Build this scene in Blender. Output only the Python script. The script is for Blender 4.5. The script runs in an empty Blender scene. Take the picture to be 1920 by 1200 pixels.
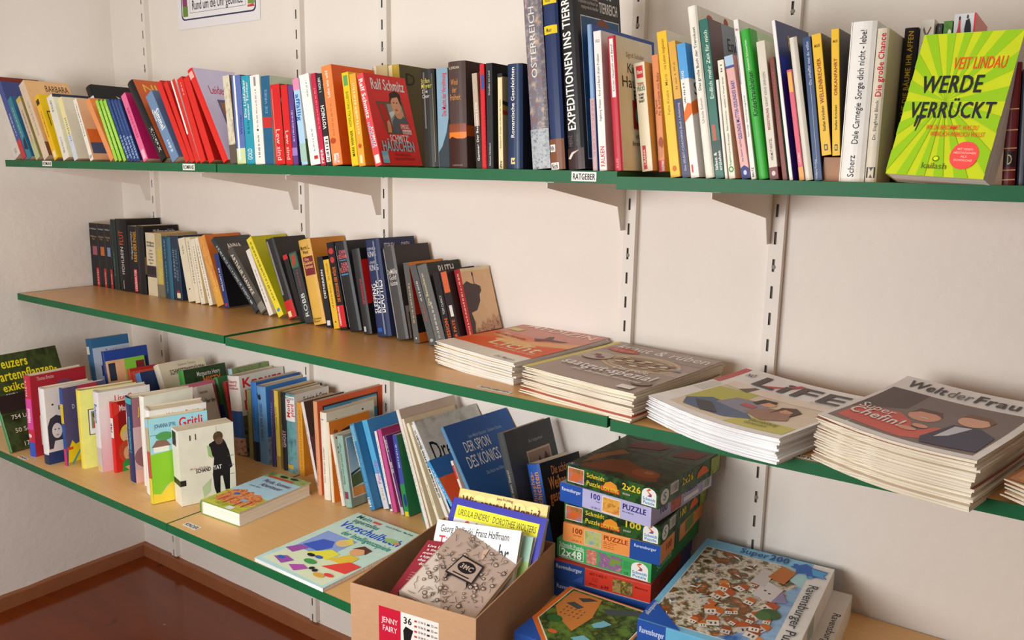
import bpy, bmesh, math, random
from mathutils import Vector, Matrix, Euler
R=math.radians; rnd=random.Random(7)
C=bpy.context.scene.collection; SC=bpy.context.scene
# ---------------------------------------------------------------- camera, world, light, exposure
cam=bpy.data.cameras.new('camera'); cam.sensor_width=36; cam.lens=36*1553.1/1920; cam.clip_start=.05
co=bpy.data.objects.new('camera',cam); C.objects.link(co); SC.camera=co
yaw,pit,rol=.6083,.1810,.0179
f=Vector((-math.sin(yaw)*math.cos(pit),math.cos(yaw)*math.cos(pit),-math.sin(pit)))
r=f.cross(Vector((0,0,1))).normalized(); u=r.cross(f)
r2=r*math.cos(rol)+u*math.sin(rol); u2=-r*math.sin(rol)+u*math.cos(rol)
M=Matrix((r2,u2,-f)).transposed().to_4x4(); M.translation=Vector((2.6379,-1.5254,1.3741)); co.matrix_world=M
w=bpy.data.worlds.new('world'); SC.world=w; w.use_nodes=True
w.node_tree.nodes['Background'].inputs[0].default_value=(1,.84,.70,1); w.node_tree.nodes['Background'].inputs[1].default_value=.14
def area(name,loc,tgt,sx,sy,e,col):
    l=bpy.data.lights.new(name,'AREA'); l.shape='RECTANGLE'; l.size=sx; l.size_y=sy; l.energy=e; l.color=col
    o=bpy.data.objects.new(name,l); C.objects.link(o); o.location=loc
    o.rotation_euler=(Vector(tgt)-Vector(loc)).to_track_quat('-Z','Y').to_euler(); return o
area('window_light',(1.55,-2.1,1.22),(1.5,0,1.2),1.1,.7,35,(1,.995,.985))
area('second_window_light',(.12,-2.1,1.5),(1.6,-.1,1.1),1.0,1.2,4,(1,.96,.9))
area('ceiling_bounce_light',(1.9,-1.5,2.62),(1.9,-1.5,0),3.2,2.2,19,(1,.88,.74))
SC.view_settings.view_transform='Standard'; SC.view_settings.look='None'; SC.view_settings.gamma=1
SC.view_settings.use_curve_mapping=False; SC.view_settings.exposure=0.0
# ---------------------------------------------------------------- materials
def lin(h):
    h=h.lstrip('#'); v=[int(h[i:i+2],16)/255 for i in (0,2,4)]
    return tuple((x/12.92 if x<=.04045 else ((x+.055)/1.055)**2.4) for x in v)+(1,)
def br(spec,f):     # lifts colours on covers, sides and tops; light missing there goes into the colour
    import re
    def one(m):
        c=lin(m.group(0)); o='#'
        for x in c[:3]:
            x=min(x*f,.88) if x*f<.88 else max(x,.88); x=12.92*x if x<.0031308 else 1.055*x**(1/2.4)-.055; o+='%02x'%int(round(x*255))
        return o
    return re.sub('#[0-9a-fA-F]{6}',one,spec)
MATS={}
def mat(spec,kind='cover'):
    key=(spec,kind)
    if key in MATS: return MATS[key]
    m=bpy.data.materials.new('%s %s'%(kind,spec[:20])); m.use_nodes=True; nt=m.node_tree; b=nt.nodes['Principled BSDF']
    N=nt.nodes.new; Lk=nt.links.new
    rough={'cover':.38,'gloss':.22,'ink':.45,'paper':.75,'matte':.6}.get(kind,.5)
    b.inputs['Roughness'].default_value=rough; b.inputs['Specular IOR Level'].default_value={'paper':.1,'matte':.25,'ink':.2}.get(kind,.28)
    if spec.startswith('#'):
        c=lin(spec); b.inputs['Base Color'].default_value=c
        if kind in('cover','gloss'):
            tc=N('ShaderNodeTexCoord'); n=N('ShaderNodeTexNoise'); n.inputs['Scale'].default_value=35; n.inputs['Detail'].default_value=3
            Lk(tc.outputs['Object'],n.inputs['Vector']); mx=N('ShaderNodeMixRGB'); mx.inputs[1].default_value=tuple(x*.86 for x in c[:3])+(1,); mx.inputs[2].default_value=tuple(min(1,x*1.08) for x in c[:3])+(1,)
            Lk(n.outputs[0],mx.inputs[0]); Lk(mx.outputs[0],b.inputs['Base Color'])
    elif spec.startswith('g:'):
        a,c=[lin(x) for x in spec[2:].split(',')]; tc=N('ShaderNodeTexCoord'); s=N('ShaderNodeSeparateXYZ'); mx=N('ShaderNodeMixRGB')
        mx.inputs[1].default_value=a; mx.inputs[2].default_value=c; Lk(tc.outputs['Generated'],s.inputs[0]); Lk(s.outputs[2],mx.inputs[0]); Lk(mx.outputs[0],b.inputs['Base Color'])
    else:
        p,sc=spec[4:].rsplit(':',1); cs=[lin(x) for x in p.split(',')]
        tc=N('ShaderNodeTexCoord'); n=N('ShaderNodeTexNoise'); n.inputs['Scale'].default_value=float(sc); n.inputs['Detail'].default_value=5; n.inputs['Roughness'].default_value=.65
        Lk(tc.outputs['Object'],n.inputs['Vector']); rp=N('ShaderNodeValToRGB'); el=rp.color_ramp.elements
        el[0].position=.3; el[0].color=cs[0]; el[1].position=.7; el[1].color=cs[-1]
        for i,c in enumerate(cs[1:-1]): e=el.new(.3+.4*(i+1)/(len(cs)-1)); e.color=c
        Lk(n.outputs[0],rp.inputs[0]); Lk(rp.outputs[0],b.inputs['Base Color'])
    MATS[key]=m; return m
def special(name,fn):
    m=bpy.data.materials.new(name); m.use_nodes=True; fn(m.node_tree,m.node_tree.nodes['Principled BSDF'],m.node_tree.nodes.new,m.node_tree.links.new); return m
def pagesmat(axis,base='#e9dfc8',dark='#c2b295',sc=700):
    def fn(nt,b,N,Lk):
        tc=N('ShaderNodeTexCoord'); mp=N('ShaderNodeMapping'); s=[4,4,4]; s[axis]=sc; mp.inputs['Scale'].default_value=s
        n=N('ShaderNodeTexNoise'); n.inputs['Scale'].default_value=1; n.inputs['Detail'].default_value=2
        rp=N('ShaderNodeValToRGB'); rp.color_ramp.elements[0].position=.35; rp.color_ramp.elements[0].color=lin(dark); rp.color_ramp.elements[1].position=.6; rp.color_ramp.elements[1].color=lin(base)
        Lk(tc.outputs['Object'],mp.inputs[0]); Lk(mp.outputs[0],n.inputs['Vector']); Lk(n.outputs[0],rp.inputs[0]); Lk(rp.outputs[0],b.inputs['Base Color']); b.inputs['Roughness'].default_value=.85; b.inputs['Specular IOR Level'].default_value=.1
    return special('page edges',fn)
PG_X=pagesmat(0); PG_XO=pagesmat(0,'#cdb28a','#a98d66'); PG_Z=pagesmat(2,'#efebe2','#b9b1a6',600); PG_ZW=pagesmat(2,'#f4f3f2','#c9c8cc',500); PG_ZC=pagesmat(2,'#efe6d3','#b8a78c',500)
def wallfn(nt,b,N,Lk):
    tc=N('ShaderNodeTexCoord'); n=N('ShaderNodeTexNoise'); n.inputs['Scale'].default_value=38; n.inputs['Detail'].default_value=6; n.inputs['Roughness'].default_value=.55
    v=N('ShaderNodeTexVoronoi'); v.inputs['Scale'].default_value=24; v.inputs['Randomness'].default_value=1
    n2=N('ShaderNodeTexNoise'); n2.inputs['Scale'].default_value=4; n2.inputs['Detail'].default_value=3
    for x in (n,v,n2): Lk(tc.outputs['Object'],x.inputs['Vector'])
    rp=N('ShaderNodeValToRGB'); rp.color_ramp.elements[0].position=.0; rp.color_ramp.elements[0].color=(0,0,0,1); rp.color_ramp.elements[1].position=.09; rp.color_ramp.elements[1].color=(1,1,1,1); Lk(v.outputs['Distance'],rp.inputs[0])
    mul=N('ShaderNodeMath'); mul.operation='MULTIPLY'; mul.inputs[1].default_value=.25; Lk(rp.outputs[0],mul.inputs[0])
    ad=N('ShaderNodeMath'); ad.operation='ADD'; Lk(n.outputs[0],ad.inputs[0]); Lk(mul.outputs[0],ad.inputs[1])
    bp=N('ShaderNodeBump'); bp.inputs['Strength'].default_value=.42; bp.inputs['Distance'].default_value=.004; Lk(ad.outputs[0],bp.inputs['Height']); Lk(bp.outputs[0],b.inputs['Normal'])
    mx=N('ShaderNodeMixRGB'); mx.inputs[1].default_value=lin('#e5ddd4'); mx.inputs[2].default_value=lin('#ede6de'); Lk(n2.outputs[0],mx.inputs[0]); Lk(mx.outputs[0],b.inputs['Base Color'])
    b.inputs['Roughness'].default_value=.9; b.inputs['Specular IOR Level'].default_value=.15
WALL=special('rough white plaster',wallfn)
def woodfn(c0,c1,rough,sc=(1.2,26,26)):
    def fn(nt,b,N,Lk):
        tc=N('ShaderNodeTexCoord'); mp=N('ShaderNodeMapping'); mp.inputs['Scale'].default_value=sc
        n=N('ShaderNodeTexNoise'); n.inputs['Scale'].default_value=6; n.inputs['Detail'].default_value=5; Lk(tc.outputs['Object'],mp.inputs[0]); Lk(mp.outputs[0],n.inputs['Vector'])
        mx=N('ShaderNodeMixRGB'); mx.inputs[1].default_value=lin(c0); mx.inputs[2].default_value=lin(c1); Lk(n.outputs[0],mx.inputs[0]); Lk(mx.outputs[0],b.inputs['Base Color'])
        b.inputs['Roughness'].default_value=rough; b.inputs['Specular IOR Level'].default_value=.5
    return fn
BEECH=special('beech laminate',woodfn('#c8955a','#daaa6c',.33)); BEECHL=special('light beech laminate',woodfn('#d4a566','#e2b880',.4))
def edgefn(nt,b,N,Lk):
    tc=N('ShaderNodeTexCoord'); n=N('ShaderNodeTexNoise'); n.inputs['Scale'].default_value=9; n.inputs['Detail'].default_value=4; Lk(tc.outputs['Object'],n.inputs['Vector'])
    mx=N('ShaderNodeMixRGB'); mx.inputs[1].default_value=lin('#0d5430'); mx.inputs[2].default_value=lin('#14663b'); Lk(n.outputs[0],mx.inputs[0]); Lk(mx.outputs[0],b.inputs['Base Color']); b.inputs['Roughness'].default_value=.5; b.inputs['Specular IOR Level'].default_value=.3
GREEN=special('green edge band',edgefn)
def floorfn(nt,b,N,Lk):
    tc=N('ShaderNodeTexCoord'); mp=N('ShaderNodeMapping'); mp.inputs['Scale'].default_value=(1,6,1); n=N('ShaderNodeTexNoise'); n.inputs['Scale'].default_value=3; n.inputs['Detail'].default_value=7
    Lk(tc.outputs['Object'],mp.inputs[0]); Lk(mp.outputs[0],n.inputs['Vector']); mx=N('ShaderNodeMixRGB'); mx.inputs[1].default_value=lin('#5e2508'); mx.inputs[2].default_value=lin('#82380c'); Lk(n.outputs[0],mx.inputs[0])
    v=N('ShaderNodeTexVoronoi'); v.inputs['Scale'].default_value=9; Lk(tc.outputs['Object'],v.inputs['Vector']); rp=N('ShaderNodeValToRGB'); rp.color_ramp.elements[0].position=.02; rp.color_ramp.elements[0].color=(1,1,1,1); rp.color_ramp.elements[1].position=.035; rp.color_ramp.elements[1].color=(0,0,0,1)
    Lk(v.outputs['Distance'],rp.inputs[0]); m2=N('ShaderNodeMixRGB'); m2.inputs[2].default_value=lin('#a88468'); Lk(rp.outputs[0],m2.inputs[0]); Lk(mx.outputs[0],m2.inputs[1])
    v2=N('ShaderNodeTexNoise'); v2.inputs['Scale'].default_value=11; v2.inputs['Detail'].default_value=2; Lk(tc.outputs['Object'],v2.inputs['Vector']); rp2=N('ShaderNodeValToRGB'); rp2.color_ramp.elements[0].position=.68; rp2.color_ramp.elements[0].color=(0,0,0,1); rp2.color_ramp.elements[1].position=.74; rp2.color_ramp.elements[1].color=(.7,.7,.7,1); Lk(v2.outputs[0],rp2.inputs[0])
    m3=N('ShaderNodeMixRGB'); m3.inputs[2].default_value=lin('#3a1a0c'); Lk(rp2.outputs[0],m3.inputs[0]); Lk(m2.outputs[0],m3.inputs[1]); Lk(m3.outputs[0],b.inputs['Base Color'])
    b.inputs['Roughness'].default_value=.14
FLOOR=special('brown painted floorboards',floorfn)
SKIRT=special('brown skirting paint',woodfn('#8a5230','#9c6240',.5,(3,3,3)))
METAL=mat('#e6dfd6','matte'); DARK=mat('#6f6a62','matte'); CARD=special('kraft cardboard',woodfn('#b48a66','#c39a76',.8,(8,8,30)))
# ---------------------------------------------------------------- helpers
def mk(name,verts,faces,mats,parent=None,fm=None,smooth=False):
    me=bpy.data.meshes.new(name); me.from_pydata([tuple(v) for v in verts],[],faces); 
    for m in (mats if isinstance(mats,(list,tuple)) else [mats]): me.materials.append(m)
    if fm: me.polygons.foreach_set('material_index',fm)
    if smooth: me.polygons.foreach_set('use_smooth',[True]*len(me.polygons))
    me.update(); o=bpy.data.objects.new(name,me); C.objects.link(o)
    if parent: o.parent=parent
    return o
def tag(o,label=None,cat=None,group=None,kind=None):
    if label: o['label']=label
    if cat: o['category']=cat
    if group: o['group']=group
    if kind: o['kind']=kind
    return o
def empty(name,loc,label=None,cat=None,group=None,mw=None):
    o=bpy.data.objects.new(name,None); o.empty_display_size=.02; C.objects.link(o); o.location=loc
    if mw is not None: o.matrix_world=mw
    return tag(o,label,cat,group)
def box(x0,y0,z0,x1,y1,z1):
    return [(x0,y0,z0),(x1,y0,z0),(x1,y1,z0),(x0,y1,z0),(x0,y0,z1),(x1,y0,z1),(x1,y1,z1),(x0,y1,z1)],[(0,3,2,1),(4,5,6,7),(0,1,5,4),(1,2,6,5),(2,3,7,6),(3,0,4,7)]
class MB:
    def __init__(s): s.v=[];s.f=[];s.m=[]
    def add(s,v,f,m=0):
        b=len(s.v); s.v+=list(v); s.f+=[tuple(i+b for i in q) for q in f]; s.m+=[m]*len(f)
    def box(s,*a,m=0): s.add(*box(*a),m=m)
    def prism(s,poly,z0,z1,m=0):
        n=len(poly); s.add([(x,y,z0) for x,y in poly]+[(x,y,z1) for x,y in poly],[tuple(range(n-1,-1,-1)),tuple(range(n,2*n))]+[(i,(i+1)%n,(i+1)%n+n,i+n) for i in range(n)],m)
    def build(s,name,mats,parent=None,bevel=0,smooth=False):
        o=mk(name,s.v,s.f,mats,parent,s.m,smooth)
        if bevel:
            bm=bmesh.new(); bm.from_mesh(o.data); bmesh.ops.bevel(bm,geom=[e for e in bm.edges if e.is_manifold and len(e.link_faces)==2 and e.calc_face_angle(0)>.6],offset=bevel,segments=2,affect='EDGES',profile=.5,clamp_overlap=True); bm.to_mesh(o.data); bm.free()
        return o
# ---------------------------------------------------------------- lettering: glyph outlines are read once, strings are laid out here
GL={}
def glyphs(chars):
    tmp=[]
    for bold in (0,1):
        for ch in chars:
            for tx in (ch,'.'+ch+'.'):
                cu=bpy.data.curves.new('g','FONT'); cu.body=tx; cu.size=1; cu.resolution_u=2; cu.offset=.004
                o=bpy.data.objects.new('g',cu); C.objects.link(o); tmp.append((bold,ch,tx,o))
        for tx in ('..',):
            cu=bpy.data.curves.new('g','FONT'); cu.body=tx; cu.size=1; cu.resolution_u=2; cu.offset=.004
            o=bpy.data.objects.new('g',cu); C.objects.link(o); tmp.append((bold,'..','..',o))
    dg=bpy.context.evaluated_depsgraph_get(); wd={}
    for bold,ch,tx,o in tmp:
        me=bpy.data.meshes.new_from_object(o.evaluated_get(dg)); vs=[(v.co.x,v.co.y) for v in me.vertices]
        ww=(max(x for x,y in vs)-min(x for x,y in vs)) if vs else 0
        if ch=='..': wd[(bold,ch)]=ww
        elif ch==tx: GL[(bold,ch)]=[vs,[tuple(p.vertices) for p in me.polygons],0]
        else: wd[(bold,ch)]=ww
        bpy.data.meshes.remove(me)
    for bold,ch,tx,o in tmp: cu=o.data; bpy.data.objects.remove(o); bpy.data.curves.remove(cu)
    for b,ch in list(GL):
        GL[(b,ch)][2]=wd[(b,ch)]-wd[(b,'..')]+(.035 if b else 0)
glyphs(sorted(set("ABCDEFGHIJKLMNOPQRSTUVWXYZabcdefghijklmnopqrstuvwxyzÄÖÜäöüß0123456789.,:;!?&+-·|'()/#¡ ")))
def layout(t,bold):
    v=[];fc=[];x=0
    for ch in t:
        g=GL.get((bold,ch)) or GL[(bold,' ')]
        b=len(v); v+=[(a+x,c) for a,c in g[0]]; fc+=[tuple(i+b for i in q) for q in g[1]]; x+=g[2] if ch!=' ' else .28
    return v,fc,max(x,.1)
def subd(vs,fc,du,dv):
    # split triangles until they are short enough to follow a curved surface
    out=[];st=[]
    for q in fc:
        for i in range(1,len(q)-1): st.append((vs[q[0]],vs[q[i]],vs[q[i+1]]))
    while st:
        a,b,c=st.pop(); e=[(max(abs(p[0]-q[0])/du,abs(p[1]-q[1])/dv),k) for k,(p,q) in enumerate(((a,b),(b,c),(c,a)))]; m,k=max(e)
        if m<=1: out.append((a,b,c)); continue
        if k==1: a,b,c=b,c,a
        elif k==2: a,b,c=c,a,b
        d=((a[0]+b[0])/2,(a[1]+b[1])/2); st+=[(a,d,c),(d,b,c)]
    v=[p for t in out for p in t]; ix={}; w=[]; f=[]
    for p in v:
        kk=(round(p[0],5),round(p[1],5))
        if kk not in ix: ix[kk]=len(w); w.append(p)
        f.append(ix[kk])
    return w,[t for t in (tuple(f[i:i+3]) for i in range(0,len(f),3)) if len(set(t))==3]
def earclip(pts):
    # triangulate a simple counter-clockwise outline
    from mathutils.geometry import tessellate_polygon
    return [t if ((pts[t[1]][0]-pts[t[0]][0])*(pts[t[2]][1]-pts[t[0]][1])-(pts[t[1]][1]-pts[t[0]][1])*(pts[t[2]][0]-pts[t[0]][0]))>0 else t[::-1] for t in (tuple(q) for q in tessellate_polygon([[Vector((a,b,0)) for a,b in pts]]))]
class Face:      # a printable surface: P(u,v,off) gives a point, W x H its size in metres, nu its subdivision
    def __init__(s,P,W,H,nu=1,nv=1,lift=1,gain=1.): s.gain=gain;s.lift=lift;s.P=P;s.W=W;s.H=H;s.nu=nu;s.nv=nv
def flatface(o,U,V,nrm):
    o=Vector(o);U=Vector(U);V=Vector(V);n=Vector(nrm)
    return Face(lambda u,v,f:o+U*u+V*v+n*f,U.length,V.length)
def prints(face,items,pname,lname,parent,base=0):
    pm=MB();pmat=[];lm=MB();lmat=[]
    def idx(L,c,kind):
        m=mat(br(c,face.gain) if face.gain!=1 else c,kind)
        if m not in L: L.append(m)
        return L.index(m)
    k=base
    for it in items:
        k+=1; off=(.00012+.00005*k if k<26 else .00142+.000004*(k-26))*face.lift; ty=it[0]; cur=face.nu>1; du=.16 if face.nv==1 else 1/face.nu; dv=9 if face.nv==1 else 1/face.nv
        if ty=='R':
            _,u0,v0,u1,v1,c=it; nu=max(1,round(face.nu*abs(u1-u0)+.4)) if face.nu>1 else 1; nv=max(1,round(face.nv*abs(v1-v0)+.4)) if face.nv>1 else 1
            vs=[face.P(u0+(u1-u0)*i/nu,v0+(v1-v0)*j/nv,off) for j in range(nv+1) for i in range(nu+1)]
            pm.add(vs,[(j*(nu+1)+i,j*(nu+1)+i+1,(j+1)*(nu+1)+i+1,(j+1)*(nu+1)+i) for j in range(nv) for i in range(nu)],idx(pmat,c,'cover'))
        elif ty=='E':
            _,cu,cv,ru,rv,c=it; n=20; vs=[(cu,cv)]+[(cu+ru*math.cos(a*2*math.pi/n),cv+rv*math.sin(a*2*math.pi/n)) for a in range(n)]; fs=[(0,1+a,1+(a+1)%n) for a in range(n)]
            if cur: vs,fs=subd(vs,fs,du,dv)
            pm.add([face.P(a,b,off) for a,b in vs],fs,idx(pmat,c,'ink'))
        elif ty=='P':
            _,pts,c=it; ar=sum(pts[i][0]*pts[(i+1)%len(pts)][1]-pts[(i+1)%len(pts)][0]*pts[i][1] for i in range(len(pts)))
            if ar<0: pts=pts[::-1]
            vs,fs=list(pts),[tuple(range(len(pts)))]
            if cur: vs,fs=subd(vs,earclip(pts),du,dv)
            pm.add([face.P(a,b,off) for a,b in vs],fs,idx(pmat,c,'ink'))
        elif ty=='W':     # illegible small print: a row of word-long strokes along the spine
            _,u0,v0,u1,v1,c=it; q=v0; mi=idx(pmat,c,'ink')
            while q<v1:
                l=rnd.uniform(.012,.05); e=min(q+l,v1); a=u0+(u1-u0)*rnd.uniform(0,.15); bb=u1-(u1-u0)*rnd.uniform(0,.15)
                n=max(1,int((e-q)*face.H/.0022))
                for z in range(n):
                    s0=q+(e-q)*z/n; s1=s0+(e-q)/n*.62; jj=rnd.choice((0,0,.2,.35))*(bb-a)
                    pm.add([face.P(a+jj,s0,off),face.P(bb,s0,off),face.P(bb,s1,off),face.P(a+jj,s1,off)],[(0,1,2,3)],mi)
                q=e+rnd.uniform(.006,.016)
        elif ty=='T':
            _,t,u0,v0,u1,v1,c,rot,bold=it; v,fc,wd=layout(t,bold); bw=(u1-u0)*face.W; bh=(v1-v0)*face.H
            Ln,Ht=(bw,bh) if rot==0 else (bh,bw); sy=Ht/.76
            sx=min(max(Ln/wd,.35*sy),1.25*sy) if Ln/wd<1.25*sy else 1.25*sy
            if Ln/wd<.35*sy: sx=Ln/wd; sy=sx/.45
            tw=wd*sx; th=sy*.72; cx=(u0+u1)/2*face.W; cy=(v0+v1)/2*face.H; mi=idx(lmat,c,'ink')
            for rep,(ex,ey) in enumerate(((0,0),(.035,0),(0,.016),(.035,.016)) if bold else ((0,0),)):     # bold = the letter struck four times, each strike a hair above the last
                out=[]
                for a,b in v:
                    p=(a+ex)*sx-tw/2; q=(b+ey)*sy-th/2
                    if rot==0: X,Y=cx+p,cy+q
                    elif rot==1: X,Y=cx-q,cy+p
                    else: X,Y=cx+q,cy-p
                    out.append((X/face.W,Y/face.H))
                ff=fc
                if cur: out,ff=subd(out,fc,du,dv)
                lm.add([face.P(a,b,off+(.00004+.00002*rep)*face.lift) for a,b in out],ff,mi)
    if pm.v: pm.build(pname,pmat,parent)
    if lm.v: lm.build(lname,lmat,parent)
# ---------------------------------------------------------------- the book
def book_body(root,t,d,h,hard,cs,cf,pages=None):
    ct=.0022 if hard else .0006; ov=.003 if hard else .0004; ct=min(ct,t*.18)
    bul=min(.0035,t*.12) if hard else .0004
    n=6
    arc=[(t*i/n,-bul*(1-(2*i/n-1)**2)) for i in range(n+1)]
    if not hard: arc=[(0,.0006),(.0006,0)]+[(t-.0006,0),(t,.0006)]
    out=[(0,d)]+([(0,.0005)] if hard else [])+arc+([(t,.0005)] if hard else [])+[(t,d)]
    if hard: out=[(0,d)]+[(x,y+.0012) if i in (0,n) else (x,y) for i,(x,y) in enumerate(arc)]+[(t,d)]
    inn=[(t-ct,d),(t-ct,ct+.0008),(ct,ct+.0008),(ct,d)]
    poly=out+inn; N=len(poly); v=[(x,y,0) for x,y in poly]+[(x,y,h) for x,y in poly]; f=[];m=[]
    nO=len(out)
    for i in range(N):
        j=(i+1)%N; f.append((i,j,j+N,i+N))
        a,b=poly[i],poly[j]
        m.append(1 if (abs(a[0]-t)<1e-6 and abs(b[0]-t)<1e-6) else (0 if i<nO-1 else 2))
    # end caps of the thin U-shaped cover, as quads between outer and inner outline
    for z in (0,N):
        L=0;Rr=nO-1
        cap=[(L,nO+3,nO+2,1)]+[(k,nO+2,k+1) for k in range(1,nO//2)]+[(k,nO+1,k+1) for k in range(nO//2,nO-2)]+[(nO//2,nO+2,nO+1)]+[(nO-2,nO+1,nO,nO-1)]
        for q in cap:
            q=tuple(i+z for i in q); f.append(q if z==0 else q[::-1]); m.append(0)
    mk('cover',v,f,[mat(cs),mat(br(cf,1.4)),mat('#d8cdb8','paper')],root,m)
    pb=MB(); pb.box(ct,ct+.001,ov,t-ct,d-ov,h-ov); pb.build('page_block',pages or (PG_X if rnd.random()<.65 else PG_XO),root)
    def PS(uu,vv,off): 
        e=uu*2-1; return Vector((uu*t,-(bul*(1-e*e) if hard else 0)-off,vv*h))
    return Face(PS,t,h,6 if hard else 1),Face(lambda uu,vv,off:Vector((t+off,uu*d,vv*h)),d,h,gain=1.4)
def B(x,y,z,yw,ln,t,d,h,hard,cs,cf,label,row,dec):
    if row=='M' and x<1.0: z+=.0034
    mw=Matrix.Translation((x,y,z))@Matrix.Rotation(R(yw),4,'Z')@Matrix.Rotation(-R(ln),4,'Y')
    rt=empty('book',(0,0,0),label,'book',{'U':'books on the upper shelf','M':'books on the middle shelf','L':'books on the lower shelf'}[row],mw)
    s,fr=book_body(rt,t,d,h,hard,cs,cf)
    sp=[(q[0],)+tuple(q[2:]) for q in dec if q[1]=='s']; fp=[(q[0],)+tuple(q[2:]) for q in dec if q[1]=='f']
    if sp: prints(s,sp,'spine_print','spine_lettering',rt)
    if fp: prints(fr,fp,'cover_print','cover_lettering',rt)
    return rt
def posed(name,o,X,Y,Z,label,cat,group=None):
    m=Matrix((X,Y,Z)).transposed().to_4x4(); m.translation=Vector(o); return empty(name,(0,0,0),label,cat,group,m)
ZU,ZM,ZL=1.3723,.9742,.58
TH=.0185
# ---------------------------------------------------------------- room
def struct(o): return tag(o,kind='structure')
fl=MB(); fl.box(-.3,-4.2,-.06,5.2,.12,0); struct(fl.build('floor',FLOOR))
wl=MB(); ny,nz=60,44; g=[]
def wx(y,z): # the old plaster wall bulges outwards a little above the middle shelf
    a=max(0,min(1,(z-1.0)/.55)); b=max(0,min(1,-y/.36)); return -.15*(a*a*(3-2*a))*(b*b*(3-2*b))
for j in range(nz+1):
    for i in range(ny+1):
        y=.12-4.32*(i/ny)**1.6; z=2.7*j/nz; g.append((wx(y,z),y,z))
wl.add(g,[(j*(ny+1)+i,j*(ny+1)+i+1,(j+1)*(ny+1)+i+1,(j+1)*(ny+1)+i) for j in range(nz) for i in range(ny)]); K=len(g)
wl.add([(-.3,.12,0),(-.3,-4.2,0),(-.3,-4.2,2.7),(-.3,.12,2.7)],[(0,3,2,1)]); struct(wl.build('wall_left',WALL,smooth=True))
wb=MB(); wb.box(-.3,0,0,5.2,.12,2.7); struct(wb.build('wall_back',WALL))
def skirt(name,pts,h):
    # slightly uneven painted board along a wall
    n=60; v=[];f=[]
    (x0,y0),(x1,y1),(nx,ny)=pts
    for i in range(n+1):
        s=i/n; x=x0+(x1-x0)*s; y=y0+(y1-y0)*s; hh=h+rnd.uniform(-.0018,.0018)
        v+=[(x+nx*.018,y+ny*.018,0),(x+nx*.018,y+ny*.018,hh-.003),(x+nx*.014,y+ny*.014,hh),(x,y,hh)]
    for i in range(n):
        for k in range(3): a=i*4+k; f.append((a,a+4,a+5,a+1))
    return mk(name,v,f,SKIRT)
struct(skirt('baseboard_back',((0,0),(5,0),(0,-1)),.045)); struct(skirt('baseboard_left',((0,-4),(0,0),(1,0)),.045))
# uprights with real slots
UP=[.538-.0,.890,1.1926,1.8675,2.165,3.2]
UPX=[.190,.890,1.1926,1.8675,2.165]
UPX=[.2,.893,1.196,1.871,2.168]
def upright_mesh():
    mb=MB(); wd=.026; dp=.016; z0,z1=.0535,2.5; sl=.0048; th=.0015; cx=.009
    pitch=.0497; z=z0
    mb.box(0,-dp,z0,th,0,z1); mb.box(wd-th,-dp,z0,wd,0,z1); mb.box(th,-.0115,z0,wd-th,-.011,z1,m=1)  # dark sheet behind the slots, added to give their shaded tone
    mb.box(th,-dp,z0,cx,-dp+th,z1); mb.box(cx+sl,-dp,z0,wd-th,-dp+th,z1)
    k=0
    while z<z1-pitch:
        mb.box(cx,-dp,z+.023,cx+sl,-dp+th,z+pitch)
        k+=1; z+=pitch
    mb.box(cx,-dp,z,cx+sl,-dp+th,z1)
    return mb
up0=None
PLC=['in the left corner','second from the left','third from the left','right of the middle','rightmost in view']
upm=None
for i,x in enumerate(UPX):
    rt=empty('shelf_upright',(x-.013,0,0),'white slotted metal shelf upright screwed to the back wall, %s'%PLC[i],'shelf upright','slotted shelf uprights')
    if upm is None: q=upright_mesh().build('rail',[METAL,DARK],rt); upm=q.data
    else: q=bpy.data.objects.new('rail',upm); C.objects.link(q); q.parent=rt
    for zz in (.32,.76,1.205,1.65,2.1):
        n=12; v=[(.012+.004*math.cos(a*2*math.pi/n),-.0162,zz+.004*math.sin(a*2*math.pi/n)) for a in range(n)]+[(.012+.003*math.cos(a*2*math.pi/n),-.0175,zz+.003*math.sin(a*2*math.pi/n)) for a in range(n)]
        mk('screw',v,[(a,(a+1)%n,(a+1)%n+n,a+n) for a in range(n)]+[tuple(range(n,2*n))],mat('#8d8880','matte'),rt)
# shelf boards
BX=[(.004,1.003),(1.0075,2.018),(2.0235,3.03)]
def board(nm,x0,x1,dep,z,wood,label):
    rt=empty('shelf_board',(x0,0,z),label,'shelf','green edged shelf boards'); L=x1-x0
    m=MB(); m.box(.0012,-dep+.0012,-TH,L-.0012,-.006,0); m.build('panel',wood,rt)
    m=MB(); m.box(.0,-dep,-TH-.0006,L,-dep+.0012,.0004); m.build('edge_band',GREEN,rt,bevel=.0003)
    m=MB(); m.box(0,-dep+.0012,-TH-.0006,.0012,-.006,.0004); m.build('edge_band',GREEN,rt)
    m=MB(); m.box(L-.0012,-dep+.0012,-TH-.0006,L,-.006,.0004); m.build('edge_band',GREEN,rt); return rt
NM=['left','middle','right']
for i,(x0,x1) in enumerate(BX):
    dz=[.003,0,-.008][i]
    board('u',x0,x1,.355+[0,0,.012][i],ZU+([0,0,-.008][i]),BEECH,'beech board with green edges, %s board of the upper shelf'%NM[i])
    board('m',x0,x1,.355,ZM+([.003,0,-.004][i]),BEECH,'beech board with green edges, %s board of the middle shelf'%NM[i])
for i,(x0,x1) in enumerate([(.004,1.0205),(1.022,2.03),(2.032,3.03)]):
    board('l',x0,x1,.538,ZL,BEECHL,'deep pale beech board with green edges, %s board of the lowest shelf'%NM[i])
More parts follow.
